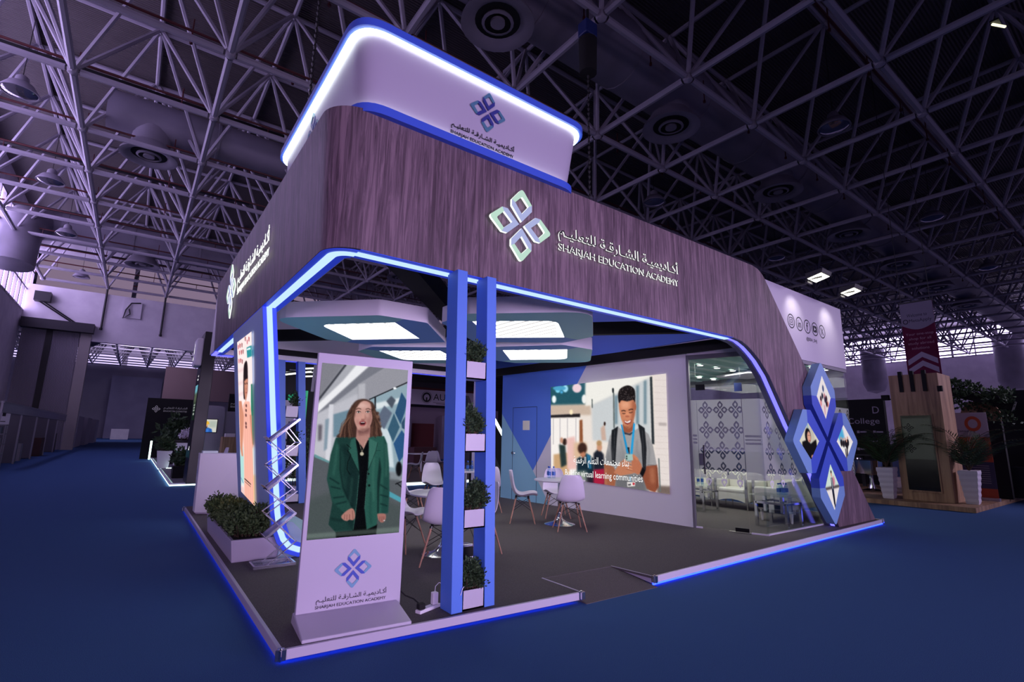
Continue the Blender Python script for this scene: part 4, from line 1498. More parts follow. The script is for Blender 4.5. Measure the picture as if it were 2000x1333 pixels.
# s along wall = (Y-1.4)*1.0036
o = wbox(0, PZ, 5.05, 3.06, -.12, 0).build('wall_interior', M['white'])
tag(o, 'lavender white partition with a big screen and painted blue shapes', 'wall', kind='structure')
wb, wt = mat('wall_blue', '5884e6', 0.6), mat('wall_teal', '93cbe0', 0.6)
# painted facets: blue field and teal foot
MB().quad(*[wp(s, z, .002) for s, z in [(5.05, 2.08), (3.9, .785 - .02), (3.32, 1.655), (3.32, 2.68), (2.36, 3.06), (5.05, 3.06)]]).build('blue_field', wb, o)
bpy.data.objects['blue_field'].data.clear_geometry()
bf = [(5.05, 3.06), (2.30, 3.06), (3.35, 1.60), (3.92, .785), (5.05, 2.10)]
m_ = bpy.data.objects['blue_field']
m_.data.from_pydata([wp(s, z, .003) for s, z in bf], [], [tuple(range(5))])
MB().quad(*[wp(s, z, .003) for s, z in [(5.05, 2.10), (3.92, .785), (3.39, PZ), (5.05, PZ)]]).build('teal_field', wt, o)
dr = thing('door_1', 'flush partition door painted through with the blue and teal shapes', 'door', tuple(wp(4.2, PZ)))
tag(dr, kind='structure')
gap = mat('door_gap', '1d2a52', 0.8)
f = MB()
for s0, z0, s1, z1 in ((4.63, PZ, 4.642, 2.24), (3.80, PZ, 3.812, 2.24), (3.80, 2.23, 4.642, 2.242)):
    wbox(s0, z0, s1, z1, .0031, .0045, f)
f.build('door_gap', gap, dr)
MB().lathe((0, 0, 0), [(0, 0)] * 0 or [(.02, 0), (.02, .03), (.035, .045), (.04, .06), (.03, .078), (.005, .083)], 14)
kn = MB().path([wp(4.575, 1.16, .004), wp(4.575, 1.16, .03), wp(4.575, 1.16, .045), wp(4.575, 1.16, .065), wp(4.575, 1.16, .08)], [.03, .018, .034, .036, .02], 14)
kn.build('door_knob', M['chrome'], dr, smooth=True)
o = wbox(4.04, 1.70, 4.28, 1.92, .0046, .006).build('paper_notice', mat('paper', 'f0f0de', 0.8))
tag(o, 'small pale paper notice taped on the blue partition door', 'notice')


# man with a phone
def paint_student():
    c = Canvas(60, 30, 1300, 1280, .36, (236, 226, 218))
    P, E, Ln = c.poly, c.ell, c.line
    P([(60, 30), (420, 30), (420, 380), (60, 380)], (46, 96, 110), 12)
    P([(60, 30), (420, 30), (420, 200), (60, 200)], (58, 104, 120), 12)
    for x, y, rx, ry, k in ((150, 220, 22, 26, (140, 220, 246)), (220, 205, 26, 36, (170, 226, 248)), (330, 200, 44, 46, (240, 214, 222)), (115, 310, 20, 38, (244, 250, 250)), (185, 240, 14, 14, (90, 180, 226)), (400, 310, 24, 46, (242, 242, 240)), (165, 200, 60, 24, (90, 170, 206))):
        E(x, y, rx, ry, k, 5)
    P([(60, 370), (460, 360), (470, 470), (60, 470)], (206, 186, 170), 10)
    P([(60, 470), (360, 455), (360, 492), (60, 498)], (44, 40, 44), 5)
    P([(60, 500), (360, 495), (360, 1100), (60, 1100)], (246, 240, 236), 8)
    for x in (108, 170, 240, 320):
        Ln([(x, 500), (x, 760)], 7, (190, 186, 190), 3)
    P([(355, 520), (382, 515), (388, 760), (355, 760)], (150, 92, 60), 5)
    E(275, 440, 16, 26, (252, 236, 200), 5)
    P([(410, 60), (1070, 30), (1070, 90), (480, 370), (410, 380)], (240, 238, 232), 8)
    P([(470, 370), (1070, 90), (1080, 780), (480, 720)], (206, 210, 212), 10)
    for x, y0 in ((700, 280), (850, 210), (920, 180), (1000, 130)):
        P([(x, y0), (x + 30, y0 - 10), (x + 30, 560), (x, 560)], (122, 146, 158), 8)
    P([(1065, 90), (1090, 85), (1115, 760), (1085, 760)], (52, 60, 66), 4)
    P([(1110, 60), (1300, 30), (1300, 1280), (1130, 1240)], (230, 220, 216), 8)
    for y in range(120, 1180, 62):
        Ln([(1110, y), (1280, y + 6)], 3, (208, 196, 192), 2)
    P([(1160, 545), (1245, 548), (1245, 580), (1160, 576)], (190, 180, 178), 6)
    P([(1140, 1170), (1300, 1180), (1300, 1270), (1140, 1250)], (126, 110, 104), 10)
    Ln([(1160, 900), (1175, 1230)], 14, (110, 120, 120), 3)
    Ln([(476, 310), (478, 400)], 9, (80, 90, 90), 3)
    Ln([(680, 205), (690, 260), (694, 600)], 12, (90, 100, 100), 4)
    E(684, 225, 9, 26, (40, 46, 50), 3)
    P([(560, 600), (600, 560), (615, 720), (570, 720)], (206, 178, 164), 6)
    E(600, 556, 10, 20, (60, 40, 36), 3)
    # people behind
    P([(110, 860), (250, 840), (260, 1080), (110, 1080)], (206, 170, 130), 8)
    P([(160, 760), (220, 770), (235, 960), (180, 990)], (50, 66, 66), 7)
    E(215, 735, 24, 34, (52, 36, 34), 5)
    E(185, 720, 14, 30, (200, 150, 126), 6)
    P([(230, 700), (310, 680), (330, 1000), (240, 1010)], (236, 196, 190), 9)
    P([(300, 740), (420, 740), (430, 900), (300, 900)], (222, 190, 160), 12)
    P([(330, 900), (420, 850), (490, 900), (500, 1120), (330, 1120)], (30, 52, 66), 7)
    P([(420, 850), (460, 870), (470, 1000), (440, 1000)], (52, 120, 156), 6)
    E(382, 800, 44, 58, (70, 46, 40), 7)
    P([(360, 850), (400, 830), (415, 870), (380, 900)], (196, 134, 106), 6)
    P([(490, 850), (540, 800), (590, 860), (600, 1020), (490, 1020)], (38, 42, 56), 7)
    E(548, 790, 26, 40, (206, 156, 128), 6)
    E(545, 748, 26, 28, (186, 150, 110), 6)
    P([(410, 1060), (600, 1000), (600, 1190), (420, 1180)], (50, 42, 56), 8)
    P([(490, 1010), (600, 1000), (600, 1150), (490, 1190)], (176, 40, 74), 8)
    P([(300, 1030), (420, 1020), (420, 1150), (300, 1150)], (150, 160, 150), 14)
    # T-shirt and arms
    P([(600, 960), (690, 960), (720, 1100), (640, 1180), (600, 1190)], (170, 110, 84), 4)
    P([(1030, 960), (1140, 960), (1158, 1180), (1120, 1235), (1040, 1210), (990, 1080)], (156, 92, 70), 4)
    P([(740, 590), (690, 620), (650, 680), (596, 940), (690, 985), (700, 1190), (1060, 1240), (1040, 980), (1138, 965), (1100, 780), (1050, 660), (960, 590), (880, 640), (800, 640)], (166, 164, 166), 3)
    P([(640, 800), (690, 985), (600, 940)], (128, 128, 132), 10, .8)
    P([(700, 800), (860, 850), (1000, 800), (1040, 1000), (860, 1100), (710, 1000)], (146, 146, 150), 30, .8)
    P([(700, 1060), (1000, 1060), (1040, 1240), (700, 1190)], (112, 112, 116), 14, .9)
    Ln([(1040, 965), (1140, 970)], 6, (110, 110, 114), 2)
    P([(595, 950), (690, 985), (720, 1040), (700, 1185), (600, 1185)], (166, 106, 80), 4)
    P([(1030, 975), (1140, 970), (1158, 1170), (1120, 1235), (1030, 1200), (980, 1060)], (150, 88, 66), 4)
    P([(1060, 1000), (1110, 990), (1120, 1150), (1070, 1140)], (186, 124, 96), 14, .7)
    # backpack straps
    P([(670, 620), (735, 580), (722, 700), (706, 960), (672, 950), (662, 800)], (38, 40, 46), 3)
    P([(940, 555), (1010, 600), (1030, 800), (1022, 1020), (990, 1000), (975, 760)], (40, 42, 48), 3)
    Ln([(700, 620), (690, 940)], 5, (76, 78, 84), 2)
    Ln([(985, 620), (1008, 980)], 5, (76, 78, 84), 2)
    # neck and collar
    P([(780, 560), (900, 540), (895, 620), (850, 650), (790, 640)], (160, 96, 72), 3)
    P([(765, 585), (800, 640), (850, 655), (890, 630), (900, 590), (905, 630), (860, 672), (800, 660)], (62, 62, 74), 3)
    # head
    P([(742, 350), (760, 320), (840, 320), (905, 310), (912, 420), (900, 500), (880, 570), (840, 606), (800, 580), (770, 520), (750, 440)], (206, 140, 108), 3, smooth=True)
    P([(880, 330), (912, 330), (906, 470), (870, 585), (840, 606), (872, 500)], (166, 100, 76), 10, .8)
    P([(760, 335), (850, 330), (850, 400), (770, 410)], (232, 172, 140), 14, .9)
    E(828, 470, 30, 32, (226, 156, 122), 8, .8)
    E(912, 390, 9, 34, (170, 104, 80), 2.5)
    P([(738, 330), (734, 270), (750, 215), (800, 182), (850, 176), (900, 210), (912, 270), (908, 345), (890, 320), (830, 334), (770, 325), (748, 352)], (38, 32, 34), 3, smooth=True)
    rnd = random.Random(4)
    for i in range(70):
        a, r = rnd.uniform(0, 6.28), rnd.uniform(0, 1) ** .5
        E(825 + math.cos(a) * r * 80, 258 + math.sin(a) * r * 72, 6, 5, rnd.choice(((70, 62, 64), (22, 18, 22), (96, 86, 86))), 1.5, .8)
    Ln([(768, 430), (792, 424), (812, 432)], 9, (50, 34, 32), 2.5)
    Ln([(842, 422), (866, 412), (890, 414)], 9, (50, 34, 32), 2.5)
    Ln([(778, 452), (794, 458), (810, 452)], 7, (66, 40, 36), 2)
    Ln([(846, 446), (866, 448), (884, 438)], 7, (66, 40, 36), 2)
    E(829, 484, 24, 10, (170, 100, 78), 4, .8)
    P([(792, 518), (824, 534), (872, 512), (866, 546), (834, 566), (806, 556)], (150, 66, 62), 2.5)
    P([(798, 524), (826, 538), (866, 518), (858, 540), (832, 550), (808, 542)], (246, 238, 232), 1.5)
    P([(800, 575), (850, 590), (845, 606), (820, 604)], (140, 84, 64), 6, .7)
    # lanyard
    P([(762, 560), (778, 570), (846, 850), (822, 852)], (42, 152, 206), 2)
    P([(892, 545), (910, 560), (884, 858), (858, 858)], (48, 164, 218), 2)
    P([(828, 790), (850, 790), (852, 856), (846, 856)], (30, 40, 50), 2)
    # hands and phone
    P([(690, 1040), (760, 930), (806, 900), (830, 960), (900, 980), (940, 1030), (880, 1050), (760, 1070)], (196, 132, 102), 3)
    P([(880, 860), (930, 890), (975, 960), (990, 1030), (940, 1060), (880, 1030), (870, 960)], (190, 122, 94), 3)
    for q in (((800, 930), (870, 950)), ((805, 960), (880, 985)), ((815, 990), (880, 1010))):
        Ln(q, 16, (214, 150, 118), 4)
        Ln([(q[0][0], q[0][1] + 12), (q[1][0], q[1][1] + 12)], 4, (136, 80, 62), 2)
    P([(806, 860), (884, 856), (888, 918), (812, 922)], (168, 196, 190), 2)
    E(822, 880, 7, 9, (40, 44, 46), 1.5)
    E(822, 902, 7, 9, (40, 44, 46), 1.5)
    Ln([(888, 866), (940, 915)], 22, (206, 138, 106), 4)
    P([(985, 985), (1020, 1020), (990, 1085), (958, 1050)], (26, 24, 30), 2.5)
    P([(826, 1130), (912, 1132), (908, 1172), (830, 1178)], (236, 230, 226), 2)
    E(894, 1150, 12, 12, (196, 40, 60), 2)
    P([(836, 1150), (866, 1148), (866, 1166), (836, 1168)], (90, 90, 96), 1.5)
    Ln([(856, 1080), (866, 1130)], 14, (48, 150, 200), 2)
    # cloth folds and light on the shirt and arms
    for q, k in (([(650, 720), (672, 860), (664, 960)], (124, 124, 128)), ([(1040, 720), (1060, 840), (1050, 950)], (132, 132, 136)), ([(760, 720), (790, 860), (770, 960)], (140, 140, 144)), ([(930, 720), (925, 830), (960, 900)], (136, 136, 140)), ([(740, 1090), (830, 1120), (960, 1100)], (92, 92, 96))):
        Ln(q, 16, k, 9, .7)
    Ln([(1140, 990), (1148, 1100), (1136, 1200)], 12, (112, 62, 46), 6, .7)
    Ln([(612, 1000), (610, 1100), (616, 1180)], 12, (196, 134, 104), 6, .7)
    c.grain(.010, 3, 1.12, 1.0)
    return c


vw = thing('video_wall', 'large bright video wall on the partition showing a person holding a phone', 'video wall', tuple(wp(1.9, .6)))
wbox(.43, .72, 3.31, 2.65, .003, .02).build('panel_back', M['dark'], vw)
VT = [wp(3.345, 2.665, .022), wp(.395, 2.735, .022), wp(.41, .592, .022), wp(3.32, .70, .022)]
picture('screen', VT, paint_student(), [(84, 187), (1238, 55), (1280, 1257), (88, 1077)], 230, 175, 1.02, vw)
MV = frame(wp(0, 0, .026), -WD, (0, 0, 1))
WHT = glow('caption_white', 'ffffff', 1.0)
lettering('caption', [(arabic('بناء مجتمعات التعلم الرقمية'), -2.66, .945, 1.40, .22), ('Building virtual learning communities', -2.90, .715, 1.94, .165)], MV, WHT, vw, depth=.001, bold=.0)

# ================================================================== MEETING ROOM
GA, GB = Vector((6.86, 1.36, 0)), Vector((7.2, .30, 0))
GD = (GB - GA).normalized()
GN = Vector((GD.y, -GD.x, 0))


def gp(u, z, d=0.0):
    return GA + GD * u + GN * d + Vector((0, 0, z))


GL = (GB - GA).length


def gbox(u0, z0, u1, z1, d0, d1, mb=None):
    return (mb or MB()).hexa([gp(u0, z0, d0), gp(u1, z0, d0), gp(u1, z0, d1), gp(u0, z0, d1)], [gp(u0, z1, d0), gp(u1, z1, d0), gp(u1, z1, d1), gp(u0, z1, d1)])


film = bpy.data.materials.new('frosted_film')
film.use_nodes = True
nt = film.node_tree
nt.nodes.clear()
_o = nt.nodes.new('ShaderNodeOutputMaterial')
_d = nt.nodes.new('ShaderNodeBsdfDiffuse')
_d.inputs[0].default_value = (.45, .45, .49, 1)
_t = nt.nodes.new('ShaderNodeBsdfTranslucent')
_t.inputs[0].default_value = (.62, .62, .67, 1)
_x = nt.nodes.new('ShaderNodeBsdfTransparent')
_m1 = nt.nodes.new('ShaderNodeMixShader')
_m1.inputs[0].default_value = .55
_m2 = nt.nodes.new('ShaderNodeMixShader')
_at = nt.nodes.new('ShaderNodeVertexColor')
_at.layer_name = 'paint'
_sp = nt.nodes.new('ShaderNodeSeparateColor')
nt.links.new(_at.outputs[0], _sp.inputs[0])
nt.links.new(_d.outputs[0], _m1.inputs[1])
nt.links.new(_t.outputs[0], _m1.inputs[2])
nt.links.new(_sp.outputs[0], _m2.inputs[0])
nt.links.new(_x.outputs[0], _m2.inputs[1])
nt.links.new(_m1.outputs[0], _m2.inputs[2])
nt.links.new(_m2.outputs[0], _o.inputs[0])


def film_canvas(w, h, cols, rows, x0, dx, rx, bars=(), ry=.152):
    """bright = frosted, dark = clear; coordinates in metres from the top left"""
    c = Canvas(0, 0, w, h, 130, (228, 228, 228))
    for i in range(cols):
        for j in range(rows):
            cx, cy = x0 + dx * i, .175 + .338 * j
            for k in range(4):
                a = k * pi / 2
                d = (math.cos(a), math.sin(a))
                s_ = (-d[1], d[0])
                pt_ = lambda u, v: (cx + (d[0] * u + s_[0] * v) * rx, cy + (d[1] * u + s_[1] * v) * ry)
                c.poly([pt_(u, v) for u, v in ((.1, 0), (.46, .34), (.66, .34), (1, 0), (.66, -.34), (.46, -.34))], (10, 10, 10), .001)
                c.poly([pt_(u, v) for u, v in ((.28, 0), (.56, .22), (.82, 0), (.56, -.22))], (228, 228, 228), .001)
    for (a, b, yy) in bars:
        c.poly([(a, yy), (b, yy), (b, yy + .022), (a, yy + .022)], (10, 10, 10), .001)
    return c


FZ0, FZ1 = .92, 2.23
gd = thing('glass_door', 'clear glass door with frosted band and long dark pull handle beside the partition', 'door', tuple(gp(.55, PZ)))
gbox(.105, PZ + .02, .83, 2.42, -.006, .006).build('pane', M['glass'], gd)
cv = film_canvas(.725, FZ1 - FZ0, 3, 4, .14, .245, .118)
picture('frosted_film', [gp(.105, FZ1, .0075), gp(.83, FZ1, .0075), gp(.83, FZ0, .0075), gp(.105, FZ0, .0075)], cv, [(0, 0), (.725, 0), (.725, FZ1 - FZ0), (0, FZ1 - FZ0)], 170, 260, 1, gd, m=film)
tips = MB()
for i in range(3):
    cx = .105 + .14 + .245 * i
    o4 = [(cx, FZ0 - .135), (cx - .045, FZ0 - .06), (cx - .045, FZ0 - .02), (cx, FZ0 - .0), (cx + .045, FZ0 - .02), (cx + .045, FZ0 - .06)]
    i4 = [(cx, FZ0 - .10), (cx - .025, FZ0 - .06), (cx - .025, FZ0 - .05), (cx, FZ0 - .025), (cx + .025, FZ0 - .05), (cx + .025, FZ0 - .06)]
    tips.add([gp(u, z, .0078) for u, z in o4 + i4], [(q, (q + 1) % 6, 6 + (q + 1) % 6, 6 + q) for q in range(6)])
tips.build('motif_tips', mat('film_white', 'd8d8dc', .7), gd)
MB().tube(gp(.20, .98, .05), gp(.20, 1.46, .05), .014, 10).tube(gp(.20, 1.04, .006), gp(.20, 1.04, .05), .009, 8).tube(gp(.20, 1.40, .006), gp(.20, 1.40, .05), .009, 8).build('pull_handle', mat('handle_dark', '2a292e', 0.3, 0.8), gd, smooth=True)
gbox(.105, 1.12, .18, 1.32, .006, .03).build('lock_case', M['chrome'], gd)
gbox(.62, PZ + .012, .83, PZ + .075, .007, .02).build('floor_hinge', bpy.data.materials['handle_dark'], gd, bevel=.003)
gbox(.52, PZ + .001, .86, PZ + .01, -.03, .03).build('hinge_plate', M['chrome'], gd)
gbox(.74, 2.36, .86, 2.50, .007, .03).gbox if False else None
gbox(.74, 2.36, .86, 2.50, .007, .03).build('top_patch', M['chrome'], gd)
gbox(.105, 2.40, .26, 2.50, .007, .03).build('top_patch', bpy.data.materials['handle_dark'], gd)

gf = thing('meeting_room_front', 'frosted glass front and fixed panes of the meeting room behind the slanted leg', 'glass wall', (9.0, .32, PZ))
gbox(0, PZ, .10, 2.96, -.006, .006).build('side_pane', M['glass'], gf)
gbox(.105, 2.44, .83, 2.96, -.006, .006).build('top_pane', M['glass'], gf)
gbox(.84, PZ, GL, 2.98, -.006, .006).build('side_pane', M['glass'], gf)
MB().box((7.2, .325, PZ), (9.0, .337, 2.98)).build('front_pane', M['glass'], gf)
MB().box((9.01, .325, PZ), (10.82, .337, 3.02)).build('front_pane', M['glass'], gf)
cv = film_canvas(.3, FZ1 - FZ0, 0, 0, 0, 1, .1)
picture('frosted_film', [gp(.84, FZ1, .0075), gp(GL, FZ1, .0075), gp(GL, FZ0, .0075), gp(.84, FZ0, .0075)], film_canvas(GL - .84, FZ1 - FZ0, 0, 0, 0, 1, .1, [(.02, .26, .60), (.02, .26, .66), (.02, .26, .72)]), [(0, 0), (GL - .84, 0), (GL - .84, FZ1 - FZ0), (0, FZ1 - FZ0)], 20, 120, 1, gf, m=film)
picture('frosted_film', [gp(0, FZ1, .0075), gp(.1, FZ1, .0075), gp(.1, FZ0, .0075), gp(0, FZ0, .0075)], film_canvas(.1, FZ1 - FZ0, 0, 0, 0, 1, .1, [(.02, .08, .60), (.02, .08, .66), (.02, .08, .72)]), [(0, 0), (.1, 0), (.1, FZ1 - FZ0), (0, FZ1 - FZ0)], 8, 120, 1, gf, m=film)
cv = film_canvas(3.6, FZ1 - FZ0, 10, 4, .25, .365, .15)
picture('frosted_film', [(7.2, .324, FZ1), (10.8, .324, FZ1), (10.8, .324, FZ0), (7.2, .324, FZ0)], cv, [(0, 0), (3.6, 0), (3.6, FZ1 - FZ0), (0, FZ1 - FZ0)], 420, 160, 1, gf, m=film)
tips = MB()
for i in range(10):
    cx = 7.2 + .25 + .365 * i
    o4 = [(cx, FZ0 - .135), (cx - .055, FZ0 - .06), (cx - .055, FZ0 - .02), (cx, FZ0 - .0), (cx + .055, FZ0 - .02), (cx + .055, FZ0 - .06)]
    i4 = [(cx, FZ0 - .10), (cx - .03, FZ0 - .06), (cx - .03, FZ0 - .05), (cx, FZ0 - .025), (cx + .03, FZ0 - .05), (cx + .03, FZ0 - .06)]
    tips.add([(x, .3235, z) for x, z in o4 + i4], [(q, (q + 1) % 6, 6 + (q + 1) % 6, 6 + q) for q in range(6)])
tips.build('motif_tips', bpy.data.materials['film_white'], gf)
fr = MB()
gbox(-.02, 2.955, GL, 3.03, -.03, .03, fr)
gbox(-.035, PZ, 0, 3.03, -.04, .04, fr)
fr.box((7.2, .31, 2.98), (10.85, .35, 3.045))
fr.build('metal_frame', mat('alu_frame', '77757f', 0.4, 0.4), gf)
fr = MB()
gbox(0, PZ, .1, PZ + .025, -.02, .02, fr)
gbox(.86, PZ, GL, PZ + .02, -.02, .02, fr)
fr.box((7.2, .31, PZ), (10.8, .35, PZ + .02)).build('floor_channel', M['trim_white'], gf)
# right and rear glass of the room, seen through the front
gr = thing('meeting_room_side', 'frosted glass side and rear of the meeting room behind the sofas', 'glass wall', (10.8, 3, PZ))
MB().box((10.80, .35, PZ), (10.812, 6.4, 2.98)).build('side_pane', M['glass'], gr)
MB().box((6.6, 6.4, PZ), (10.8, 6.412, 2.98)).build('rear_pane', M['glass'], gr)
MB().box((10.78, .35, 2.9), (10.83, 6.43, 3.05)).box((6.6, 6.38, 2.9), (10.83, 6.43, 3.05)).build('metal_frame', bpy.data.materials['alu_frame'], gr)
# room ceiling
rcl = thing('room_ceiling', 'teal slatted ceiling of the meeting room with small downlights', 'ceiling', (8.8, 3.4, 3.05))
MB().prism([(6.9, 1.36, 3.05), (7.22, .36, 3.05), (10.8, .36, 3.05), (10.8, 6.4, 3.05), (6.5, 6.4, 3.05)], (0, 0, .06)).build('board', mat('ceiling_teal', '8fb8b0', 0.6), rcl)
sl = MB()
for i in range(12):
    y = .75 + i * .48
    sl.box((6.95 if y > 1.3 else 7.25, y, 3.035), (10.78, y + .13, 3.05))
sl.build('slats', mat('ceiling_slat', 'b9d2ca', 0.6), rcl)
dl = glow('downlight', 'fff6e6', 14.0)
for x in (7.45, 8.05, 8.65, 9.25, 9.85, 10.45):
    for y in (.55, 1.9, 3.1, 4.3):
        if x < 7.5 and y < .6:
            continue
        MB().lathe((x, y, 3.0), [(.055, .02), (.055, .032)], 14).build('downlight', dl, rcl)
        MB().lathe((x, y, 3.0), [(.058, .016), (.075, .016), (.075, .034), (.058, .034)], 14, cap=False).build('downlight_rim', M['white'], rcl)
for y in (1.5, 3.6):
    lamp('room_downlight_beam', 'AREA', (9.0, y, 2.98), 46, (1.0, .97, .88), (9.0, y, 0), 2.8, 1.5, parent=rcl)
o = MB().prism([(9.3, 1.6, 2.95), (10.2, 1.2, 2.98), (10.6, 2.3, 2.98), (9.6, 2.5, 2.95)], (0, 0, .05)).build('ceiling_canopy', M['white'])
tag(o, 'pale canopy panel under the teal meeting room ceiling', 'ceiling panel')
sg = thing('room_roof_edge', 'lavender fascia strip over the meeting room glass beyond the black beam', 'fascia', (6.9, 1.3, 3.04))
gbox(-.03, 3.035, GL, 3.24, -.05, .0).build('strip', M['white'], sg)

# social media fascia with floodlights
sp_ = thing('social_media_sign', 'white fascia sign with a row of round social media marks above the glass', 'sign', (9.5, .31, 3.05))
MB().prism([(7.0, .305, 4.38), (10.86, .305, 4.345), (10.86, .305, 3.05), (7.0, .305, 3.05)], (0, .05, 0)).box((10.82, .355, 3.05), (10.86, 6.43, 4.345)).build('board', mat('sign_white', 'c2bad0', 0.55), sp_)
INK2 = mat('sign_ink', '0e0c22', 0.7)
MSg = frame((0, .3045, 0), (1, 0, 0), (0, 0, 1))
mk = MB()


def ringp(cx, cz, r0, r1, n=28, sy=1.0, y=.303):
    a = [(cx + r0 * math.cos(2 * pi * i / n), y, cz + r0 * sy * math.sin(2 * pi * i / n)) for i in range(n)]
    b = [(cx + r1 * math.cos(2 * pi * i / n), y, cz + r1 * sy * math.sin(2 * pi * i / n)) for i in range(n)]
    mk.add(a + b, [(i, (i + 1) % n, n + (i + 1) % n, n + i) for i in range(n)])


def flat(pts, y=.303):
    mk.add([(x, y, z) for x, z in pts], [tuple(range(len(pts)))])


CX = [8.56, 8.885, 9.205, 9.53, 9.85]
CZ = [3.742, 3.733, 3.728, 3.722, 3.716]
for x, z in zip(CX, CZ):
    ringp(x, z, .118, .138)
x, z = CX[0], CZ[0]
sq = rc([(x - .072, z - .075), (x + .072, z - .075), (x + .072, z + .075), (x - .072, z + .075)], .03, 4)
si = rc([(x - .058, z - .061), (x + .058, z - .061), (x + .058, z + .061), (x - .058, z + .061)], .024, 4)
n = len(sq)
mk.add([(a, .303, b) for a, b in sq + si], [(i, (i + 1) % n, n + (i + 1) % n, n + i) for i in range(n)])
ringp(x, z, .026, .038, 18)
flat([(x + .04 + .008 * math.cos(t), z + .042 + .008 * math.sin(t)) for t in np.linspace(0, 2 * pi, 9)[:-1]])
x, z = CX[3], CZ[3]
yb = rc([(x - .085, z - .065), (x + .085, z - .065), (x + .085, z + .065), (x - .085, z + .065)], .03, 4)
flat(yb)
mk.build('round_marks', INK2, sp_)
MB().quad((x - .025, .3025, z - .035), (x + .035, .3025, z), (x - .025, .3025, z + .035)).build('play_mark', M['white'], sp_)
for ln_ in (('in', CX[1] - .062, CZ[1] - .07, .125, .135), ('f', CX[2] - .038, CZ[2] - .085, .075, .17), ('@SEA_SHJ', 9.13, 3.435, .44, .085)):
    lettering('letters', [ln_], frame((0, .3035, 0), (1, 0, 0), (0, 0, 1)), INK2, sp_, depth=.0005, bold=.012)
x, z = CX[4], CZ[4]
xm = MB()
xm.quad((x - .065, .303, z + .07), (x - .035, .303, z + .07), (x + .065, .303, z - .07), (x + .035, .303, z - .07))
xm.quad((x + .045, .3028, z + .07), (x + .062, .3028, z + .07), (x - .045, .3028, z - .07), (x - .062, .3028, z - .07))
xm.build('cross_mark', INK2, sp_)
for i, (x, lb) in enumerate(((8.62, 'lit floodlight on the left above the white social media sign'), (10.05, 'lit floodlight on the right end above the white social media sign'))):
    t = thing('floodlight', lb, 'floodlight', (x, .1, 4.45), 'floodlights over the social media sign')
    MB().box((x - .02, .0, 4.39), (x + .02, .34, 4.42)).box((x - .1, -.3, 4.43), (x - .08, -.05, 4.46)).box((x - .1, -.06, 4.39), (x + .1, -.02, 4.46)).build('arm', M['dark'], t)
    MB().hexa([(x - .19, -.34, 4.50), (x + .19, -.34, 4.50), (x + .19, -.08, 4.44), (x - .19, -.08, 4.44)], [(x - .19, -.36, 4.57), (x + .19, -.36, 4.57), (x + .19, -.06, 4.54), (x - .19, -.06, 4.54)]).build('housing', M['dark'], t)
    MB().quad((x - .17, -.325, 4.492), (x + .17, -.325, 4.492), (x + .17, -.09, 4.436), (x - .17, -.09, 4.436)).build('lens', glow('flood_lens', 'fffbe8', 8.0) if i == 0 else bpy.data.materials['flood_lens'], t)
    lamp('flood_beam', 'SPOT', (x, -.12, 4.44), 42, (1, .97, .86), (x + .05, .32, 3.9), .05, spot=math.radians(75), blend=1.0, parent=t)


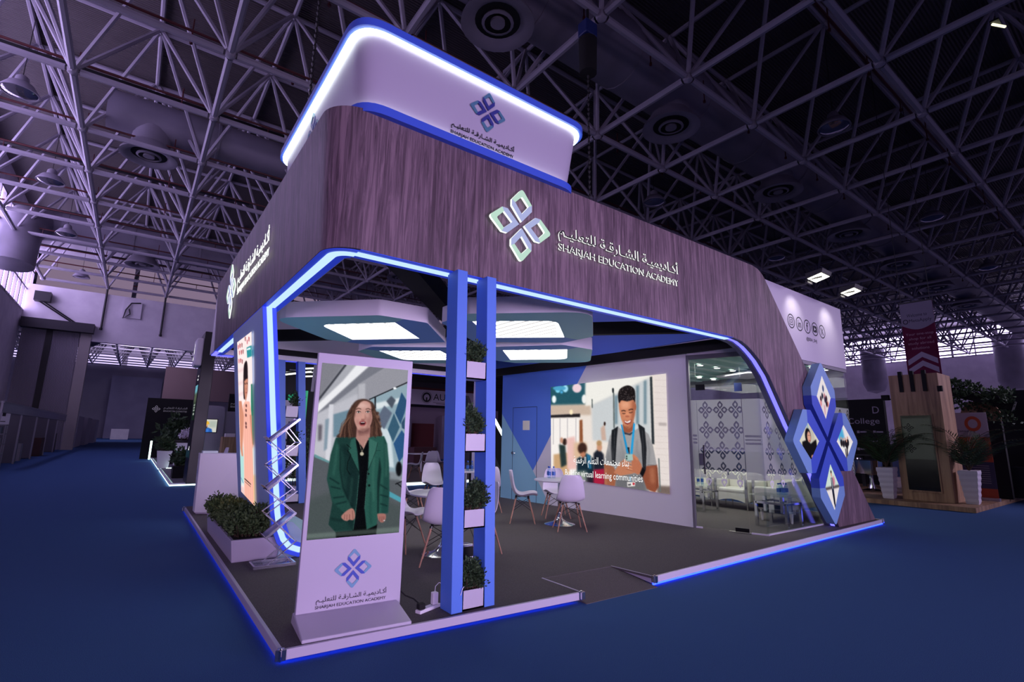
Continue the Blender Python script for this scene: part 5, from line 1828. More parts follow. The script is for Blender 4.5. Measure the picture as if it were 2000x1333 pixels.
# diamond photo panels on the leg
def paint_panel(kind):
    c = Canvas(-1, -1, 1, 1, 60, (236, 226, 228))
    P, E = c.poly, c.ell
    rnd = random.Random(kind)
    if kind == 0:      # people round a table from above
        P([(-1, .1), (1, .4), (1, 1), (-1, 1)], (228, 214, 220), .1)
        for x, y, k in ((-.45, .1, (60, 40, 52)), (-.2, -.05, (40, 40, 60)), (.1, -.05, (196, 130, 140)), (.35, .05, (58, 34, 44)), (.5, .3, (206, 120, 120)), (-.5, .3, (224, 140, 150)), (.15, .12, (50, 40, 70)), (.32, .3, (40, 26, 36))):
            E(x, y, .13, .14, k, .03)
        E(0, -.4, .12, .16, (70, 80, 130), .03)
        P([(-.1, .35), (.1, .4), (.02, .8), (-.1, .8)], (216, 160, 170), .03)
    elif kind == 1:    # speaker in a black headscarf
        P([(-1, -1), (1, -1), (1, .3), (-1, .3)], (222, 216, 200), .05)
        P([(-.2, -1), (.0, -1), (.1, .2), (-.1, .2)], (150, 180, 196), .06)
        P([(.1, -1), (.5, -1), (.6, .3), (.2, .2)], (196, 190, 178), .06)
        P([(-.75, .05), (-.3, -.05), (.1, .15), (.7, -.1), (.8, 1), (-.8, 1)], (22, 20, 26), .03)
        E(-.12, -.28, .3, .42, (24, 22, 28), .03)
        E(-.02, -.22, .19, .30, (222, 162, 140), .03)
        E(.02, -.02, .07, .03, (176, 70, 76), .015)
        E(-.08, -.3, .04, .02, (60, 40, 40), .01)
        E(.08, -.3, .04, .02, (60, 40, 40), .01)
        E(.2, .85, .16, .1, (214, 150, 130), .03)
    elif kind == 2:    # meeting table
        P([(-1, -.5), (-.2, -.9), (.0, -.2), (-.6, .0)], (80, 170, 216), .08)
        P([(-1, .15), (1, .05), (1, .5), (-.4, .7)], (240, 236, 236), .04)
        for x, y in ((-.45, -.05), (-.2, -.0), (.05, -.02), (.35, -.08), (.2, .1)):
            E(x, y + .12, .14, .22, (34, 28, 36), .03)
            E(x, y - .15, .07, .09, (206, 150, 130), .02)
        P([(-.1, .4), (.0, .4), (.05, 1), (-.05, 1)], (60, 50, 56), .03)
        P([(.1, .3), (.25, .3), (.2, 1), (.05, .9)], (40, 34, 40), .03)
    else:              # standing presenter
        P([(-1, -1), (1, -1), (1, .0), (-1, .0)], (206, 224, 214), .05)
        P([(-1, .0), (1, -.08), (1, .04), (-1, .12)], (80, 70, 76), .03)
        E(.22, -.25, .2, .2, (206, 130, 150), .05)
        P([(-.14, -.4), (.1, -.4), (.16, .2), (.18, .75), (-.0, .75), (-.12, .2)], (36, 38, 62), .02)
        P([(-.05, -.38), (.03, -.38), (.03, .1), (-.02, .1)], (220, 224, 230), .02)
        E(-.02, -.56, .09, .13, (212, 156, 136), .02)
        E(-.02, -.66, .09, .06, (40, 30, 34), .02)
        P([(-.02, .3), (.16, .3), (.2, .85), (.06, .9)], (24, 24, 40), .02)
    return c


PANELS = [
    ('topmost diamond photo panel on the slanted leg, people round a table', [(8.609, 2.865), (9.123, 2.21), (9.20, 1.98), (8.685, 1.626 - .12), (8.17, 1.95), (8.155, 2.174)], 0, (8.70, 2.13), 'top'),
]
pm_f, pm_b = mat('panel_light_blue', '7ba4d8', 0.4), mat('panel_deep_blue', '3f5ccc', 0.4)
pcx, pcz, PR = 8.66, 1.56, 1.36
asp = .92
for k, (lb, kind) in enumerate((('topmost diamond photo panel on the slanted leg, people round a table', 0), ('left diamond photo panel on the slanted leg, person in a black headscarf', 1),
                                ('lowest diamond photo panel on the slanted leg, person standing and presenting', 3), ('right diamond photo panel on the slanted leg, group at a meeting table', 2))):
    a = pi / 2 + k * pi / 2
    dx, dz = math.cos(a), math.sin(a)
    sx_, sz_ = -dz, dx
    Q = lambda u, v, y=0.0: (pcx + (dx * u + sx_ * v) * (PR * asp if abs(dx) > .5 else PR), y, pcz + (dz * u + sz_ * v) * (PR if abs(dx) < .5 else PR * .98))
    Q = lambda u, v, y=0.0: (pcx + (dx * u + sx_ * v) * PR * .94, y, pcz + (dz * u + sz_ * v) * PR * 1.02)
    t = thing('photo_panel', lb, 'photo panel', Q(.53, 0, -.03), 'diamond photo panels')
    Y0p, Y1p = -.085, .05
    ou = rc([(1.0, 0), (.66, .37), (.44, .37), (.05, 0), (.44, -.37), (.66, -.37)], [.05, .03, .03, 0, .03, .03], 4)
    n = len(ou)
    light = [p for p in ou if p[0] >= .55 - 1e-6]
    dark_ = [p for p in ou if p[0] < .55]
    # solid body: light outer half, deep inner half
    for half, mt, nm in ((0, pm_f, 'outer_half'), (1, pm_b, 'inner_half')):
        pos = sorted([p for p in ou if (p[0] > .55) == (half == 0) and p[1] > 0], key=lambda p: p[0])
        neg = sorted([p for p in ou if (p[0] > .55) == (half == 0) and p[1] <= 0], key=lambda p: p[0])
        if half == 0:
            poly = [(.55, .37)] + pos + neg[::-1] + [(.55, -.37)]
        else:
            poly = [(.55, -.37)] + neg[::-1] + pos + [(.55, .37)]
        MB().prism([Q(u, v, Y0p) for u, v in poly], (0, Y1p - Y0p, 0)).build(nm, mt, t)
    ph = [(.82, 0), (.55, .215), (.275, 0), (.55, -.215)]
    # upright picture: canvas top is the panel's top in the place
    cpx, cpz = Q(.55, 0)[0], Q(.55, 0)[2]
    xs = [Q(u, v)[0] for u, v in ph]
    zs = [Q(u, v)[2] for u, v in ph]
    hx, hz = (max(xs) - min(xs)) / 2, (max(zs) - min(zs)) / 2
    mx_, mz_ = (max(xs) + min(xs)) / 2, (max(zs) + min(zs)) / 2
    picture('photo', [(mx_ - hx, Y0p - .002, mz_ + hz), (mx_ + hx, Y0p - .002, mz_ + hz), (mx_ + hx, Y0p - .002, mz_ - hz), (mx_ - hx, Y0p - .002, mz_ - hz)], paint_panel(kind), [(-1, -1), (1, -1), (1, 1), (-1, 1)], 130, 150, .95, t,
            clip=lambda u, v, k=k: np.abs(u - .5) * 2 + np.abs(v - .5) * 2 < 1.0 if True else None)
MB_c = MB().prism([(8.6, -.02, 1.5), (8.72, -.02, 1.5), (8.72, -.02, 1.62), (8.6, -.02, 1.62)], (0, .08, 0))
# ================================================================== CHAIRS
def make_chair(label, group):
    t = thing('shell_chair', label, 'chair', (0, 0, 0), group)
    prof = [(-.252, .870, .120), (-.250, .845, .155), (-.240, .78, .184), (-.220, .66, .206), (-.196, .55, .222), (-.150, .468, .232), (-.075, .425, .236), (.02, .420, .234), (.10, .446, .230), (.17, .456, .220), (.215, .452, .200), (.235, .438, .172)]
    ns = 14
    V, F = [], []
    for i, (y, z, w) in enumerate(prof):
        a = prof[max(0, i - 1)]
        b = prof[min(len(prof) - 1, i + 1)]
        ty, tz = b[0] - a[0], b[1] - a[1]
        L = math.hypot(ty, tz)
        ny, nz = -tz / L, ty / L          # towards the sitter
        for k in range(ns + 1):
            s = -1 + 2 * k / ns
            c = .052 * abs(s) ** 2.6
            V.append((w * s, y + ny * c, z + nz * c))
    for i in range(len(prof) - 1):
        for k in range(ns):
            q = i * (ns + 1) + k
            F.append((q, q + 1, q + ns + 2, q + ns + 1))
    sh = MB().add(V, F).build('seat_shell', M['chair_white'], t, smooth=True, local=True)
    md = sh.modifiers.new('smooth', 'SUBSURF')
    md.levels = 1
    md.render_levels = 1
    md = sh.modifiers.new('shell', 'SOLIDIFY')
    md.thickness = .008
    for sx in (-1, 1):
        for sy in (-1, 1):
            MB().tube((sx * .125, sy * .105 - .01, .425), (sx * .235, sy * .215, 0), .0135, 10, .009).build('leg', M['beech'], t, smooth=True, local=True)
    w = MB()
    q = lambda sx, sy, u: (sx * (.125 + .11 * u), sy * (.105 + .11 * u) - .01 * (1 - u), .425 * (1 - u))
    for a, b in (((-1, -1), (1, -1)), ((-1, 1), (1, 1)), ((-1, -1), (-1, 1)), ((1, -1), (1, 1))):
        w.tube(q(*a, .08), q(*b, .52), .0042, 6)
        w.tube(q(*b, .08), q(*a, .52), .0042, 6)
    w.build('wire_brace', M['wire'], t, local=True)
    w = MB()
    for a in ((-1, -1), (1, -1), (-1, 1), (1, 1)):
        w.tube(q(*a, 0), q(*a, .06), .019, 8)
    w.tube((-.125, -.115, .425), (.125, .095, .425), .006, 6).tube((.125, -.115, .425), (-.125, .095, .425), .006, 6)
    w.build('seat_mount', M['wire'], t, local=True)
    return t


CG = 'white shell chairs on the stand'
R_ = math.radians
CH = [((2.08, 1.53), -32, 'white shell chair with its back to us between the digital totem and planter column'),
      ((2.0, 2.42), -150, 'white shell chair mostly behind the digital totem, at the nearest round table'),
      ((2.74, 1.77), 85, 'white shell chair just right of the planter column with its back to the right'),
      ((3.05, 4.35), -105, 'white shell chair seen from behind between totem and column, farther left'),
      ((4.25, 5.85), 168, 'white shell chair facing us by the rear opening, between totem and column'),
      ((4.80, 4.62), -20, 'white shell chair peeking out right of the planter column by the teal wall foot'),
      ((4.67, 3.33), -128, 'white shell chair in full profile in front of the partition door'),
      ((4.85, 2.33), -31, 'white shell chair with its back to us at the table below the video wall'),
      ((5.52, 3.42), 150, 'white shell chair facing us behind the table below the video wall')]
ch0 = None
for (x, y), a, lb in CH:
    if ch0 is None:
        ch0 = make_chair(lb, CG)
        ch0.location = (x, y, PZ)
        ch0.rotation_euler = (0, 0, R_(a))
    else:
        dup(ch0, (x, y, PZ), R_(a), lb, CG)
for (x, y), a, lb in (((6.81, 11.96), 60, 'white shell chair leftmost of the three on the stand beyond the rear opening'), ((7.85, 12.9), -10, 'white shell chair middle of the three beyond the rear opening'), ((8.35, 13.3), -60, 'white shell chair rightmost of the three beyond the rear opening'), ((11.2, 16.5), 170, 'white shell chair far off by the dark leaning column beyond the rear opening')):
    dup(ch0, (x, y, .1), R_(a), lb, 'white shell chairs beyond the rear opening')
for (x, y), a, lb in (((2.3, 20.6), 200, 'white shell chair by the green table in the left neighbouring stand'), ((1.75, 17.6), 100, 'white shell chair beside the black totem in the left neighbouring stand')):
    dup(ch0, (x, y, .09), R_(a), lb, 'white shell chairs in the left neighbouring stand')

# ------------------------------------------------------------------ round tables and bottles
TG = 'round white tables on the stand'


def make_table(label):
    t = thing('round_table', label, 'table', (0, 0, 0), TG)
    MB().lathe((0, 0, 0), [(.02, .715), (.42, .715), (.44, .722), (.44, .738), (.43, .745), (.02, .745)], 40).build('tabletop', M['chair_white'], t, smooth=True, local=True)
    MB().lathe((0, 0, 0), [(.03, .02), (.032, .69), (.09, .70), (.09, .715)], 18).build('pedestal', M['chrome'], t, smooth=True, local=True)
    MB().lathe((0, 0, 0), [(.26, 0), (.262, .006), (.24, .014), (.12, .045), (.06, .09), (.036, .14), (.03, .2)], 36).build('base_disc', M['chrome'], t, smooth=True, local=True)
    return t


tb0 = make_table('round white table behind the planter column with a chrome trumpet base')
tb0.location = (2.31, 1.92, PZ)
dup(tb0, (5.06, 2.80, PZ), 0, 'round white table in front of the video wall with a chrome trumpet base')
dup(tb0, (4.72, 5.35, PZ), 0, 'round white table at the rear seen through the gap of the planter column')

M['water'] = glassy('bottle_plastic', (.82, .90, .97))
M['label_blue'] = mat('bottle_label', '2f5fae', .4)
M['cap_blue'] = mat('bottle_cap', '2a56b4', .4)
BGp = 'small water bottles on the tables'


def make_bottle(label):
    t = thing('water_bottle', label, 'bottle', (0, 0, 0), BGp)
    MB().lathe((0, 0, 0), [(.028, 0), (.031, .008), (.031, .125), (.026, .15), (.013, .172), (.013, .182)], 16).build('bottle_body', M['water'], t, smooth=True, local=True)
    MB().lathe((0, 0, 0), [(.0316, .05), (.0316, .112)], 16, cap=False).build('label_band', M['label_blue'], t, smooth=True, local=True)
    MB().lathe((0, 0, 0), [(.0155, .178), (.0155, .200), (.012, .203)], 14).build('cap', M['cap_blue'], t, smooth=True, local=True)
    return t


bt0 = None
zt = PZ + .745
for (x, y, z), lb in (((2.44, 2.12, zt), 'water bottle on the round table behind the totem'), ((2.52, 2.10, zt), 'water bottle on the round table behind the totem'), ((2.48, 2.18, zt), 'water bottle on the round table behind the totem'),
                      ((5.02, 3.02, zt), 'water bottle on the round table before the video wall'), ((5.10, 3.0, zt), 'water bottle on the round table before the video wall'), ((5.06, 3.09, zt), 'water bottle on the round table before the video wall'),
                      ((4.62, 5.10, zt), 'water bottle on the rear round table'), ((4.70, 5.07, zt), 'water bottle on the rear round table'), ((4.66, 5.18, zt), 'water bottle on the rear round table'), ((4.74, 5.15, zt), 'water bottle on the rear round table')):
    if bt0 is None:
        bt0 = make_bottle(lb)
        bt0.location = (x, y, z)
    else:
        dup(bt0, (x, y, z), 0, lb, BGp + (' before the video wall' if 'video' in lb else ' at the rear' if 'rear' in lb else ''))

# ------------------------------------------------------------------ brochure stand
bs = thing('brochure_stand', 'folding zigzag chrome literature stand beside the floor trough', 'brochure stand', (.44, 2.45, PZ))
yA, yB = 2.36, 2.58
perspex = glassy('perspex', (.80, .84, .95))
chr2 = mat('brushed_alloy', 'b9b8c6', .25, .85)


tray_m = mat('tray_alloy', '9a98c4', .3, .5)


def tray(a, b, nm='tray'):
    (xa, za), (xb, zb) = a, b
    m = MB()
    for y in (yA, yB):
        m.bar((xa, y, za), (xb, y, zb), .026, .018, up=(0, 1, 0))
    m.bar((xa, yA, za), (xa, yB, za), .016, .016)
    m.bar((xb, yA, zb), (xb, yB, zb), .014, .014)
    d = Vector((xb - xa, 0, zb - za)).normalized()
    n = Vector((-d.z, 0, d.x))
    m.bar(Vector((xa, yA, za)) + n * .03, Vector((xa, yB, za)) + n * .03, .004, .06, up=(n.x, 0, n.z))
    f = m.build(nm, chr2, bs)
    MB().hexa([(xa, yA, za - .004), (xb, yA, zb - .004), (xb, yB, zb - .004), (xa, yB, za - .004)], [(xa, yA, za), (xb, yA, zb), (xb, yB, zb), (xa, yB, za)]).build('shelf_panel', tray_m, f)


for a, b in (((.284, 1.45), (.577, 1.705)), ((.308, .915), (.603, 1.18)), ((.34, .40), (.628, .645))):
    tray(a, b)
arm = MB()
for y in (yA - .012, yB + .012):
    for a, b in (((.285, 1.44), (.603, 1.18)), ((.308, .91), (.628, .645)), ((.34, .40), (.652, .105)),
                 ((.46, 1.60), (.605, 1.433)), ((.605, 1.433), (.292, 1.176)), ((.292, 1.176), (.59, .90)), ((.62, .89), (.315, .657)), ((.315, .657), (.655, .341)), ((.655, .341), (.372, .11))):
        arm.bar((a[0], y, a[1]), (b[0], y, b[1]), .009, .018, up=(0, 1, 0))
for x, z in ((.445, 1.31), (.47, .78), (.5, .26), (.45, 1.31), (.605, 1.433), (.292, 1.176), (.315, .657), (.655, .341)):
    arm.tube((x, yA - .02, z), (x, yB + .02, z), .007, 8)
arm.build('scissor_arms', chr2, bs)
bm_ = MB()
for y in (yA - .03, yB + .03):
    bm_.bar((.24, y, PZ + .016), (.665, y, PZ + .016), .02, .03)
for x in (.245, .66):
    bm_.bar((x, yA - .03, PZ + .016), (x, yB + .03, PZ + .016), .02, .03)
bf_ = bm_.build('foot_frame', chr2, bs)
MB().box((.25, yA - .02, PZ + .006), (.655, yB + .02, PZ + .012)).build('base_plate', perspex, bf_)

# ------------------------------------------------------------------ power strip, chargers and cables
ps = thing('power_strip', 'white power strip on the carpet between totem and planter column', 'power strip', (1.21, .18, PZ))
d = Vector((.9, .3, 0)).normalized()
MB().bar((1.09, .135, PZ + .014), (1.33, .225, PZ + .014), .062, .028).build('casing', M['white'], ps, bevel=.006)
m = MB()
for u in (.3, .72, .9):
    p = Vector((1.09, .135, PZ + .0285)).lerp(Vector((1.33, .225, PZ + .0285)), u)
    for o_ in (-.012, .012):
        m.box((p.x + o_ - .003, p.y - .006, p.z), (p.x + o_ + .003, p.y + .006, p.z + .0006))
m.build('sockets', M['dark'], ps)
pl = thing('black_plug', 'black mains plug in the power strip with a cable to the totem', 'plug', (1.12, .15, PZ + .029))
MB().box((1.095, .122, PZ + .029), (1.155, .178, PZ + .075)).build('plug_body', M['black'], pl, bevel=.008)
MB().path([(1.125, .17, PZ + .06), (1.10, .24, PZ + .09), (1.05, .30, PZ + .11), (1.00, .345, PZ + .16)], .006, 8).build('cable', M['black'], pl, smooth=True)
pl = thing('usb_charger', 'white charger block plugged in the power strip with a thin white cable', 'charger', (1.27, .2, PZ + .029))
MB().box((1.255, .18, PZ + .029), (1.305, .23, PZ + .125)).build('charger_body', M['white'], pl, bevel=.006)
MB().path([(1.28, .205, PZ + .12), (1.285, .205, PZ + .17), (1.31, .19, PZ + .20), (1.345, .15, PZ + .19), (1.37, .09, PZ + .15), (1.385, .03, PZ + .13), (1.395, -.036, PZ + .14), (1.41, -.04, PZ + .19), (1.425, -.036, PZ + .2)], .0035, 6).build('cable', M['white'], pl, smooth=True)
sb = thing('black_case', 'narrow black upright box with a grey cap standing behind the planter column', 'box', (1.69, .38, PZ))
MB().box((1.635, .33, PZ), (1.745, .44, .515)).build('box_body', M['black'], sb, bevel=.006)
MB().box((1.638, .333, .515), (1.742, .437, .54)).build('lid', chr2, sb, bevel=.006)
MB().box((1.71, .3285, .40), (1.74, .3299, .43)).build('sticker', M['white'], sb)

# ------------------------------------------------------------------ meeting room furniture
SW = mat('sofa_leather', 'e2e0d8', .45)
SGp = 'white armchairs in the meeting room'


def make_sofa(label):
    """faces -x; origin at the floor under the middle"""
    t = thing('white_armchair', label, 'armchair', (0, 0, 0), SGp)
    MB().box((-.30, -.31, .26), (.28, .31, .36)).build('seat_base', SW, t, local=True, bevel=.03)
    MB().box((-.34, -.305, .335), (.26, .305, .44)).build('seat_cushion', SW, t, local=True, bevel=.045, seg=3)
    for s in (-1, 1):
        MB().box((.12 + .0, min(s * .005, s * .305), .42), (.30, max(s * .005, s * .305), .76)).build('back_cushion', SW, t, local=True, bevel=.04, seg=3)
        MB().box((-.33, min(s * .31, s * .395), .16), (.34, max(s * .31, s * .395), .62)).build('armrest', SW, t, local=True, bevel=.03)
        MB().box((-.345, s * .353 - .03, .14), (-.33, s * .353 + .03, .64)).build('chrome_strip', M['chrome'], t, local=True)
        for x in (-.28, .28):
            MB().tube((x, s * .33, .16), (x, s * .33, 0), .016, 8).build('leg', M['chrome'], t, local=True)
    MB().loft([[(-.335, -.31, .16), (-.335, -.15, .20), (-.335, 0, .215), (-.335, .15, .20), (-.335, .31, .16), (-.335, .31, .34), (-.335, -.31, .34)], [(-.31, -.31, .16), (-.31, -.15, .20), (-.31, 0, .215), (-.31, .15, .20), (-.31, .31, .16), (-.31, .31, .34), (-.31, -.31, .34)]]).build('front_apron', SW, t, local=True)
    MB().box((.28, -.39, .16), (.345, .39, .74)).build('back_panel', SW, t, local=True, bevel=.03)
    return t


sf0 = make_sofa('white leather armchair with chrome edges, middle one seen through the glass door')
sf0.location = (9.95, 2.33, PZ)
dup(sf0, (9.95, 3.16, PZ), 0, 'white leather armchair nearest the partition, seen through the glass door')
dup(sf0, (10.02, 1.50, PZ), 0, 'white leather armchair at the right, half behind the glass corner')
dup(sf0, (10.0, 4.0, PZ), 0, 'white leather armchair deepest in the meeting room behind the partition edge')
t = thing('white_settee', 'white settee with its back to us behind the glass table', 'settee', (9.35, .72, PZ))
MB().box((8.62, .62, .40), (10.1, .74, .84)).build('back_panel', SW, t, bevel=.03)
MB().box((8.62, .70, .30), (10.1, 1.28, .46)).build('seat_base', SW, t, bevel=.03)
for x in (8.62, 9.98):
    MB().box((x, .70, .30), (x + .12, 1.28, .70)).build('armrest', SW, t, bevel=.03)
for x, y in ((8.72, .66), (10.0, .66), (8.72, 1.2), (10.0, 1.2)):
    MB().hexa([(x - .012, y - .012, PZ), (x + .012, y - .012, PZ), (x + .012, y + .012, PZ), (x - .012, y + .012, PZ)], [(x - .035, y - .025, .31), (x + .035, y - .025, .31), (x + .035, y + .025, .31), (x - .035, y + .025, .31)]).build('leg', SW, t)


def glass_table(x0, y0, x1, y1, label):
    t = thing('glass_table', label, 'table', ((x0 + x1) / 2, (y0 + y1) / 2, PZ))
    w = .045
    for x in (x0, x1):
        for y in (y0, y1):
            MB().box((x - w / 2, y - w / 2, PZ), (x + w / 2, y + w / 2, .50)).build('leg', M['chrome'], t)
    m = MB()
    for y in (y0, y1):
        m.box((x0, y - w / 2, .47), (x1, y + w / 2, .505))
    for x in (x0, x1):
        m.box((x - w / 2, y0, .47), (x + w / 2, y1, .505))
    m.build('top_rails', M['chrome'], t)
    MB().box((x0, y0, .325), (x1, y1, .335)).build('shelf', M['glass'], t)
    m = MB()
    for x in (x0 + .12, x1 - .1):
        for y in (y0 + .12, y1 - .1):
            m.box((x - .025, y - .025, .335), (x + .025, y + .025, .60))
    m.build('posts', M['chrome'], t)
    MB().box((x0 - .02, y0 - .06, .60), (x1 + .12, y1 + .12, .612)).build('glass_top', M['glass'], t)
    return t


glass_table(8.05, .42, 8.55, .94, 'square chrome and glass table inside the front glass corner')
glass_table(8.62, 2.35, 9.12, 2.95, 'square chrome and glass table half hidden behind the partition edge')
for i, (x, y) in enumerate(((8.36, .60), (8.43, .60), (8.50, .61), (8.36, .68), (8.43, .68), (8.50, .69))):
    dup(bt0, (x, y, .612), 0, 'water bottle in the shrink pack on the glass table by the front corner', 'bottles on the front glass table')
for i, (x, y) in enumerate(((8.90, 2.55), (8.98, 2.60), (8.93, 2.66))):
    dup(bt0, (x, y, .612), 0, 'water bottle on the glass table behind the partition edge', 'bottles on the rear glass table')

# ------------------------------------------------------------------ white counter at the rear left corner
t = thing('white_counter', 'plain white reception counter behind the LED wall at the platform corner', 'counter', (.36, 6.9, PZ))
MB().hexa([(.08, 6.9, PZ + .03), (.66, 6.55, PZ + .03), (.9, 7.0, PZ + .03), (.08, 7.2, PZ + .03)], [(.06, 6.9, 1.15), (.74, 6.55, 1.15), (.98, 7.0, 1.15), (.06, 7.2, 1.15)]).build('counter_body', M['white'], t, bevel=.006)
MB().hexa([(.11, 6.95, PZ), (.63, 6.64, PZ), (.85, 6.95, PZ), (.11, 7.15, PZ)], [(.11, 6.95, PZ + .03), (.63, 6.64, PZ + .03), (.85, 6.95, PZ + .03), (.11, 7.15, PZ + .03)]).build('plinth', M['trim_white'], t)
MC = frame((.067, 7.05, .78), (0, -1, 0), (.02, 0, 1))
MC = frame((.0615, 7.05, .82), (0, -1, 0), (-.02, 0, 1))
logo('emblem', MC, .085, (M['logo_teal'], M['logo_blue']), t, depth=.002)
lettering('letters', [(AR_NAME, 0, -.17, .2, .03, 'C'), ('SHARJAH EDUCATION ACADEMY', 0, -.21, .2, .02, 'C')], MC, M['ink'], t, depth=.002)
o = MB().box((.1, 6.93, 1.151), (.34, 7.15, 1.19)).build('brochure_pile', mat('pale_print', 'c4d2d4', .6))
tag(o, 'pile of pale brochures on the white counter', 'brochures')
o = MB().hexa([(.62, 6.78, 1.151), (.74, 6.72, 1.151), (.80, 6.84, 1.151), (.68, 6.9, 1.151)], [(.64, 6.78, 1.27), (.70, 6.74, 1.29), (.76, 6.86, 1.25), (.70, 6.9, 1.22)]).build('tissue_box', M['white'])
tag(o, 'small white tissue box on the white counter beside the LED wall', 'box')
# ================================================================== NEIGHBOURING STANDS, LEFT SIDE
LWH = glow('edge_light_white', 'd8fff4', 4.5)
st = thing('neighbour_platform', 'low pale platform with white lit edges beyond the left aisle counter', 'platform', (3, 18, 0))
MB().box((.15, 13.6, .005), (2.6, 30, .08)).build('deck', mat('grey_tiles', '6b6872', .5), st)
for a, b in (((.05, 13.5, .05), (2.6, 13.56, .085)), ((.05, 13.56, .05), (.11, 20.2, .085)), ((.05, 20.8, .05), (.11, 30, .085))):
    MB().box(a, b).build('edge_trim', M['white'], st)
for a, b in (((.06, 13.51, .012), (2.6, 13.53, .045)), ((.06, 13.56, .012), (.075, 20.2, .045)), ((.06, 20.8, .012), (.075, 30, .045))):
    MB().box(a, b).build('edge_light', LWH, st)
MB().box((.5, 15.9, .081), (2.5, 15.95, .09)).box((.4, 18.6, .081), (2.5, 18.65, .09)).box((.3, 20.4, .081), (2.2, 20.46, .1)).build('floor_light', LWH, st)
MB().box((-.12, 27.9, .08), (-.04, 28.0, 1.0)).build('upright_light', LWH, st)

bt = thing('black_totem', 'tall black advertising totem with white head box and lit screen by the left aisle', 'totem', (.6, 13.4, .08))
MB().box((.42, 13.25, .08), (.74, 14.3, 4.45)).build('body', mat('totem_black', '101014', .35), bt, bevel=.01)
MB().box((.24, 13.28, 3.42), (.43, 14.05, 4.25)).build('head_box', M['white'], bt, bevel=.05)
MB().box((.41, 13.28, .78), (.421, 14.25, .98)).build('green_band', mat('band_green', '1f6a58', .5), bt)


def paint_totem():
    c = Canvas(0, 0, 1, 2, 70, (24, 40, 34))
    c.poly([(0, 0), (1, 0), (1, .55), (0, .6)], (120, 190, 210), .1)
    c.poly([(0, .45), (1, .5), (1, 1.0), (0, 1.0)], (110, 120, 96), .1)
    for x in (.1, .35, .6, .85):
        c.poly([(x, .5), (x + .12, .45), (x + .12, .95), (x, .95)], (70, 78, 66), .04)
    for y in (1.1, 1.25, 1.4):
        c.poly([(.2, y), (.85, y), (.85, y + .07), (.2, y + .07)], (210, 220, 210), .02)
    c.poly([(.3, 1.6), (.8, 1.6), (.8, 1.7), (.3, 1.7)], (220, 226, 220), .02)
    return c


picture('screen', [(.418, 14.1, 2.88), (.418, 13.4, 2.88), (.418, 13.4, 1.85), (.418, 14.1, 1.85)], paint_totem(), [(0, 0), (1, 0), (1, 2), (0, 2)], 26, 40, .8, bt)
MTo = frame((.2385, 13.95, 3.5), (0, -1, 0), (0, 0, 1))
m = MB()
for y0, z0, w, h in ((13.75, 3.62, .22, .10), (13.72, 3.80, .16, .2), (13.72, 4.02, .1, .1)):
    for k in range(5):
        m.box((.237, y0 + k * w / 5, z0), (.2395, y0 + (k + .6) * w / 5, z0 + h * (1 if k % 2 else .7)))
m.build('head_marks', WHT, bt)
m = MB()
for z0, w in ((3.12, .12), (3.02, .2), (1.05, .1), (.99, .2)):
    m.box((.4175, 13.6, z0), (.4195, 13.6 + w, z0 + .05))
m.build('small_marks', WHT, bt)

shrub('grass_plant', 'bushy dark plant in a black box at the foot of the black totem', (.55, 15.6, .42), .42, .42, .5, 71, 34, 14, None, 'leaf_dark', .12)
o = MB().box((.2, 15.3, .08), (.95, 15.95, .44)).build('plant_box', M['black'])
tag(o, 'black square plant box at the foot of the black totem', 'planter')
o = MB().hexa([(.02, 20.6, .08), (.36, 20.6, .08), (.36, 20.95, .08), (.02, 20.95, .08)], [(-.06, 20.52, .74), (.44, 20.52, .74), (.44, 21.03, .74), (-.06, 21.03, .74)]).build('plant_pot', M['white'])
tag(o, 'tapered white pot beside the lit platform edge on the left', 'planter')
shrub('spiky_plant', 'spiky green plant in the tapered white pot on the left', (.19, 20.77, .74), .3, .3, .5, 72, 22, 12, None, 'leaf_dark', .12)
shrub('fern', 'wide green fern at the far end of the lit platform', (.9, 27.2, .3), .8, .8, 1.7, 73, 26, 14, None, 'leaf_dark', .3)
shrub('flower_bunch', 'bunch of white flowers on the dark counter of the left stand', (1.1, 24.0, 1.12), .3, .3, .5, 74, 16, 8, None, 'white', .09)
o = MB().box((.5, 23.6, .08), (1.9, 24.6, 1.1)).build('display_counter', M['dark'])
tag(o, 'dark display counter with white flowers in the left stand', 'counter')
o = MB().box((.62, 21.9, .08), (1.6, 22.4, .48)).box((.62, 21.9, .70), (1.6, 22.4, 1.02)).build('layered_table', M['white'])
tag(o, 'white slab table with green centre in the left stand', 'table')
o = MB().box((.66, 21.95, .48), (1.56, 22.35, .70)).build('green_crate', mat('crate_green', '1f6a50', .6))
tag(o, 'green block between the white slabs in the left stand', 'crate')

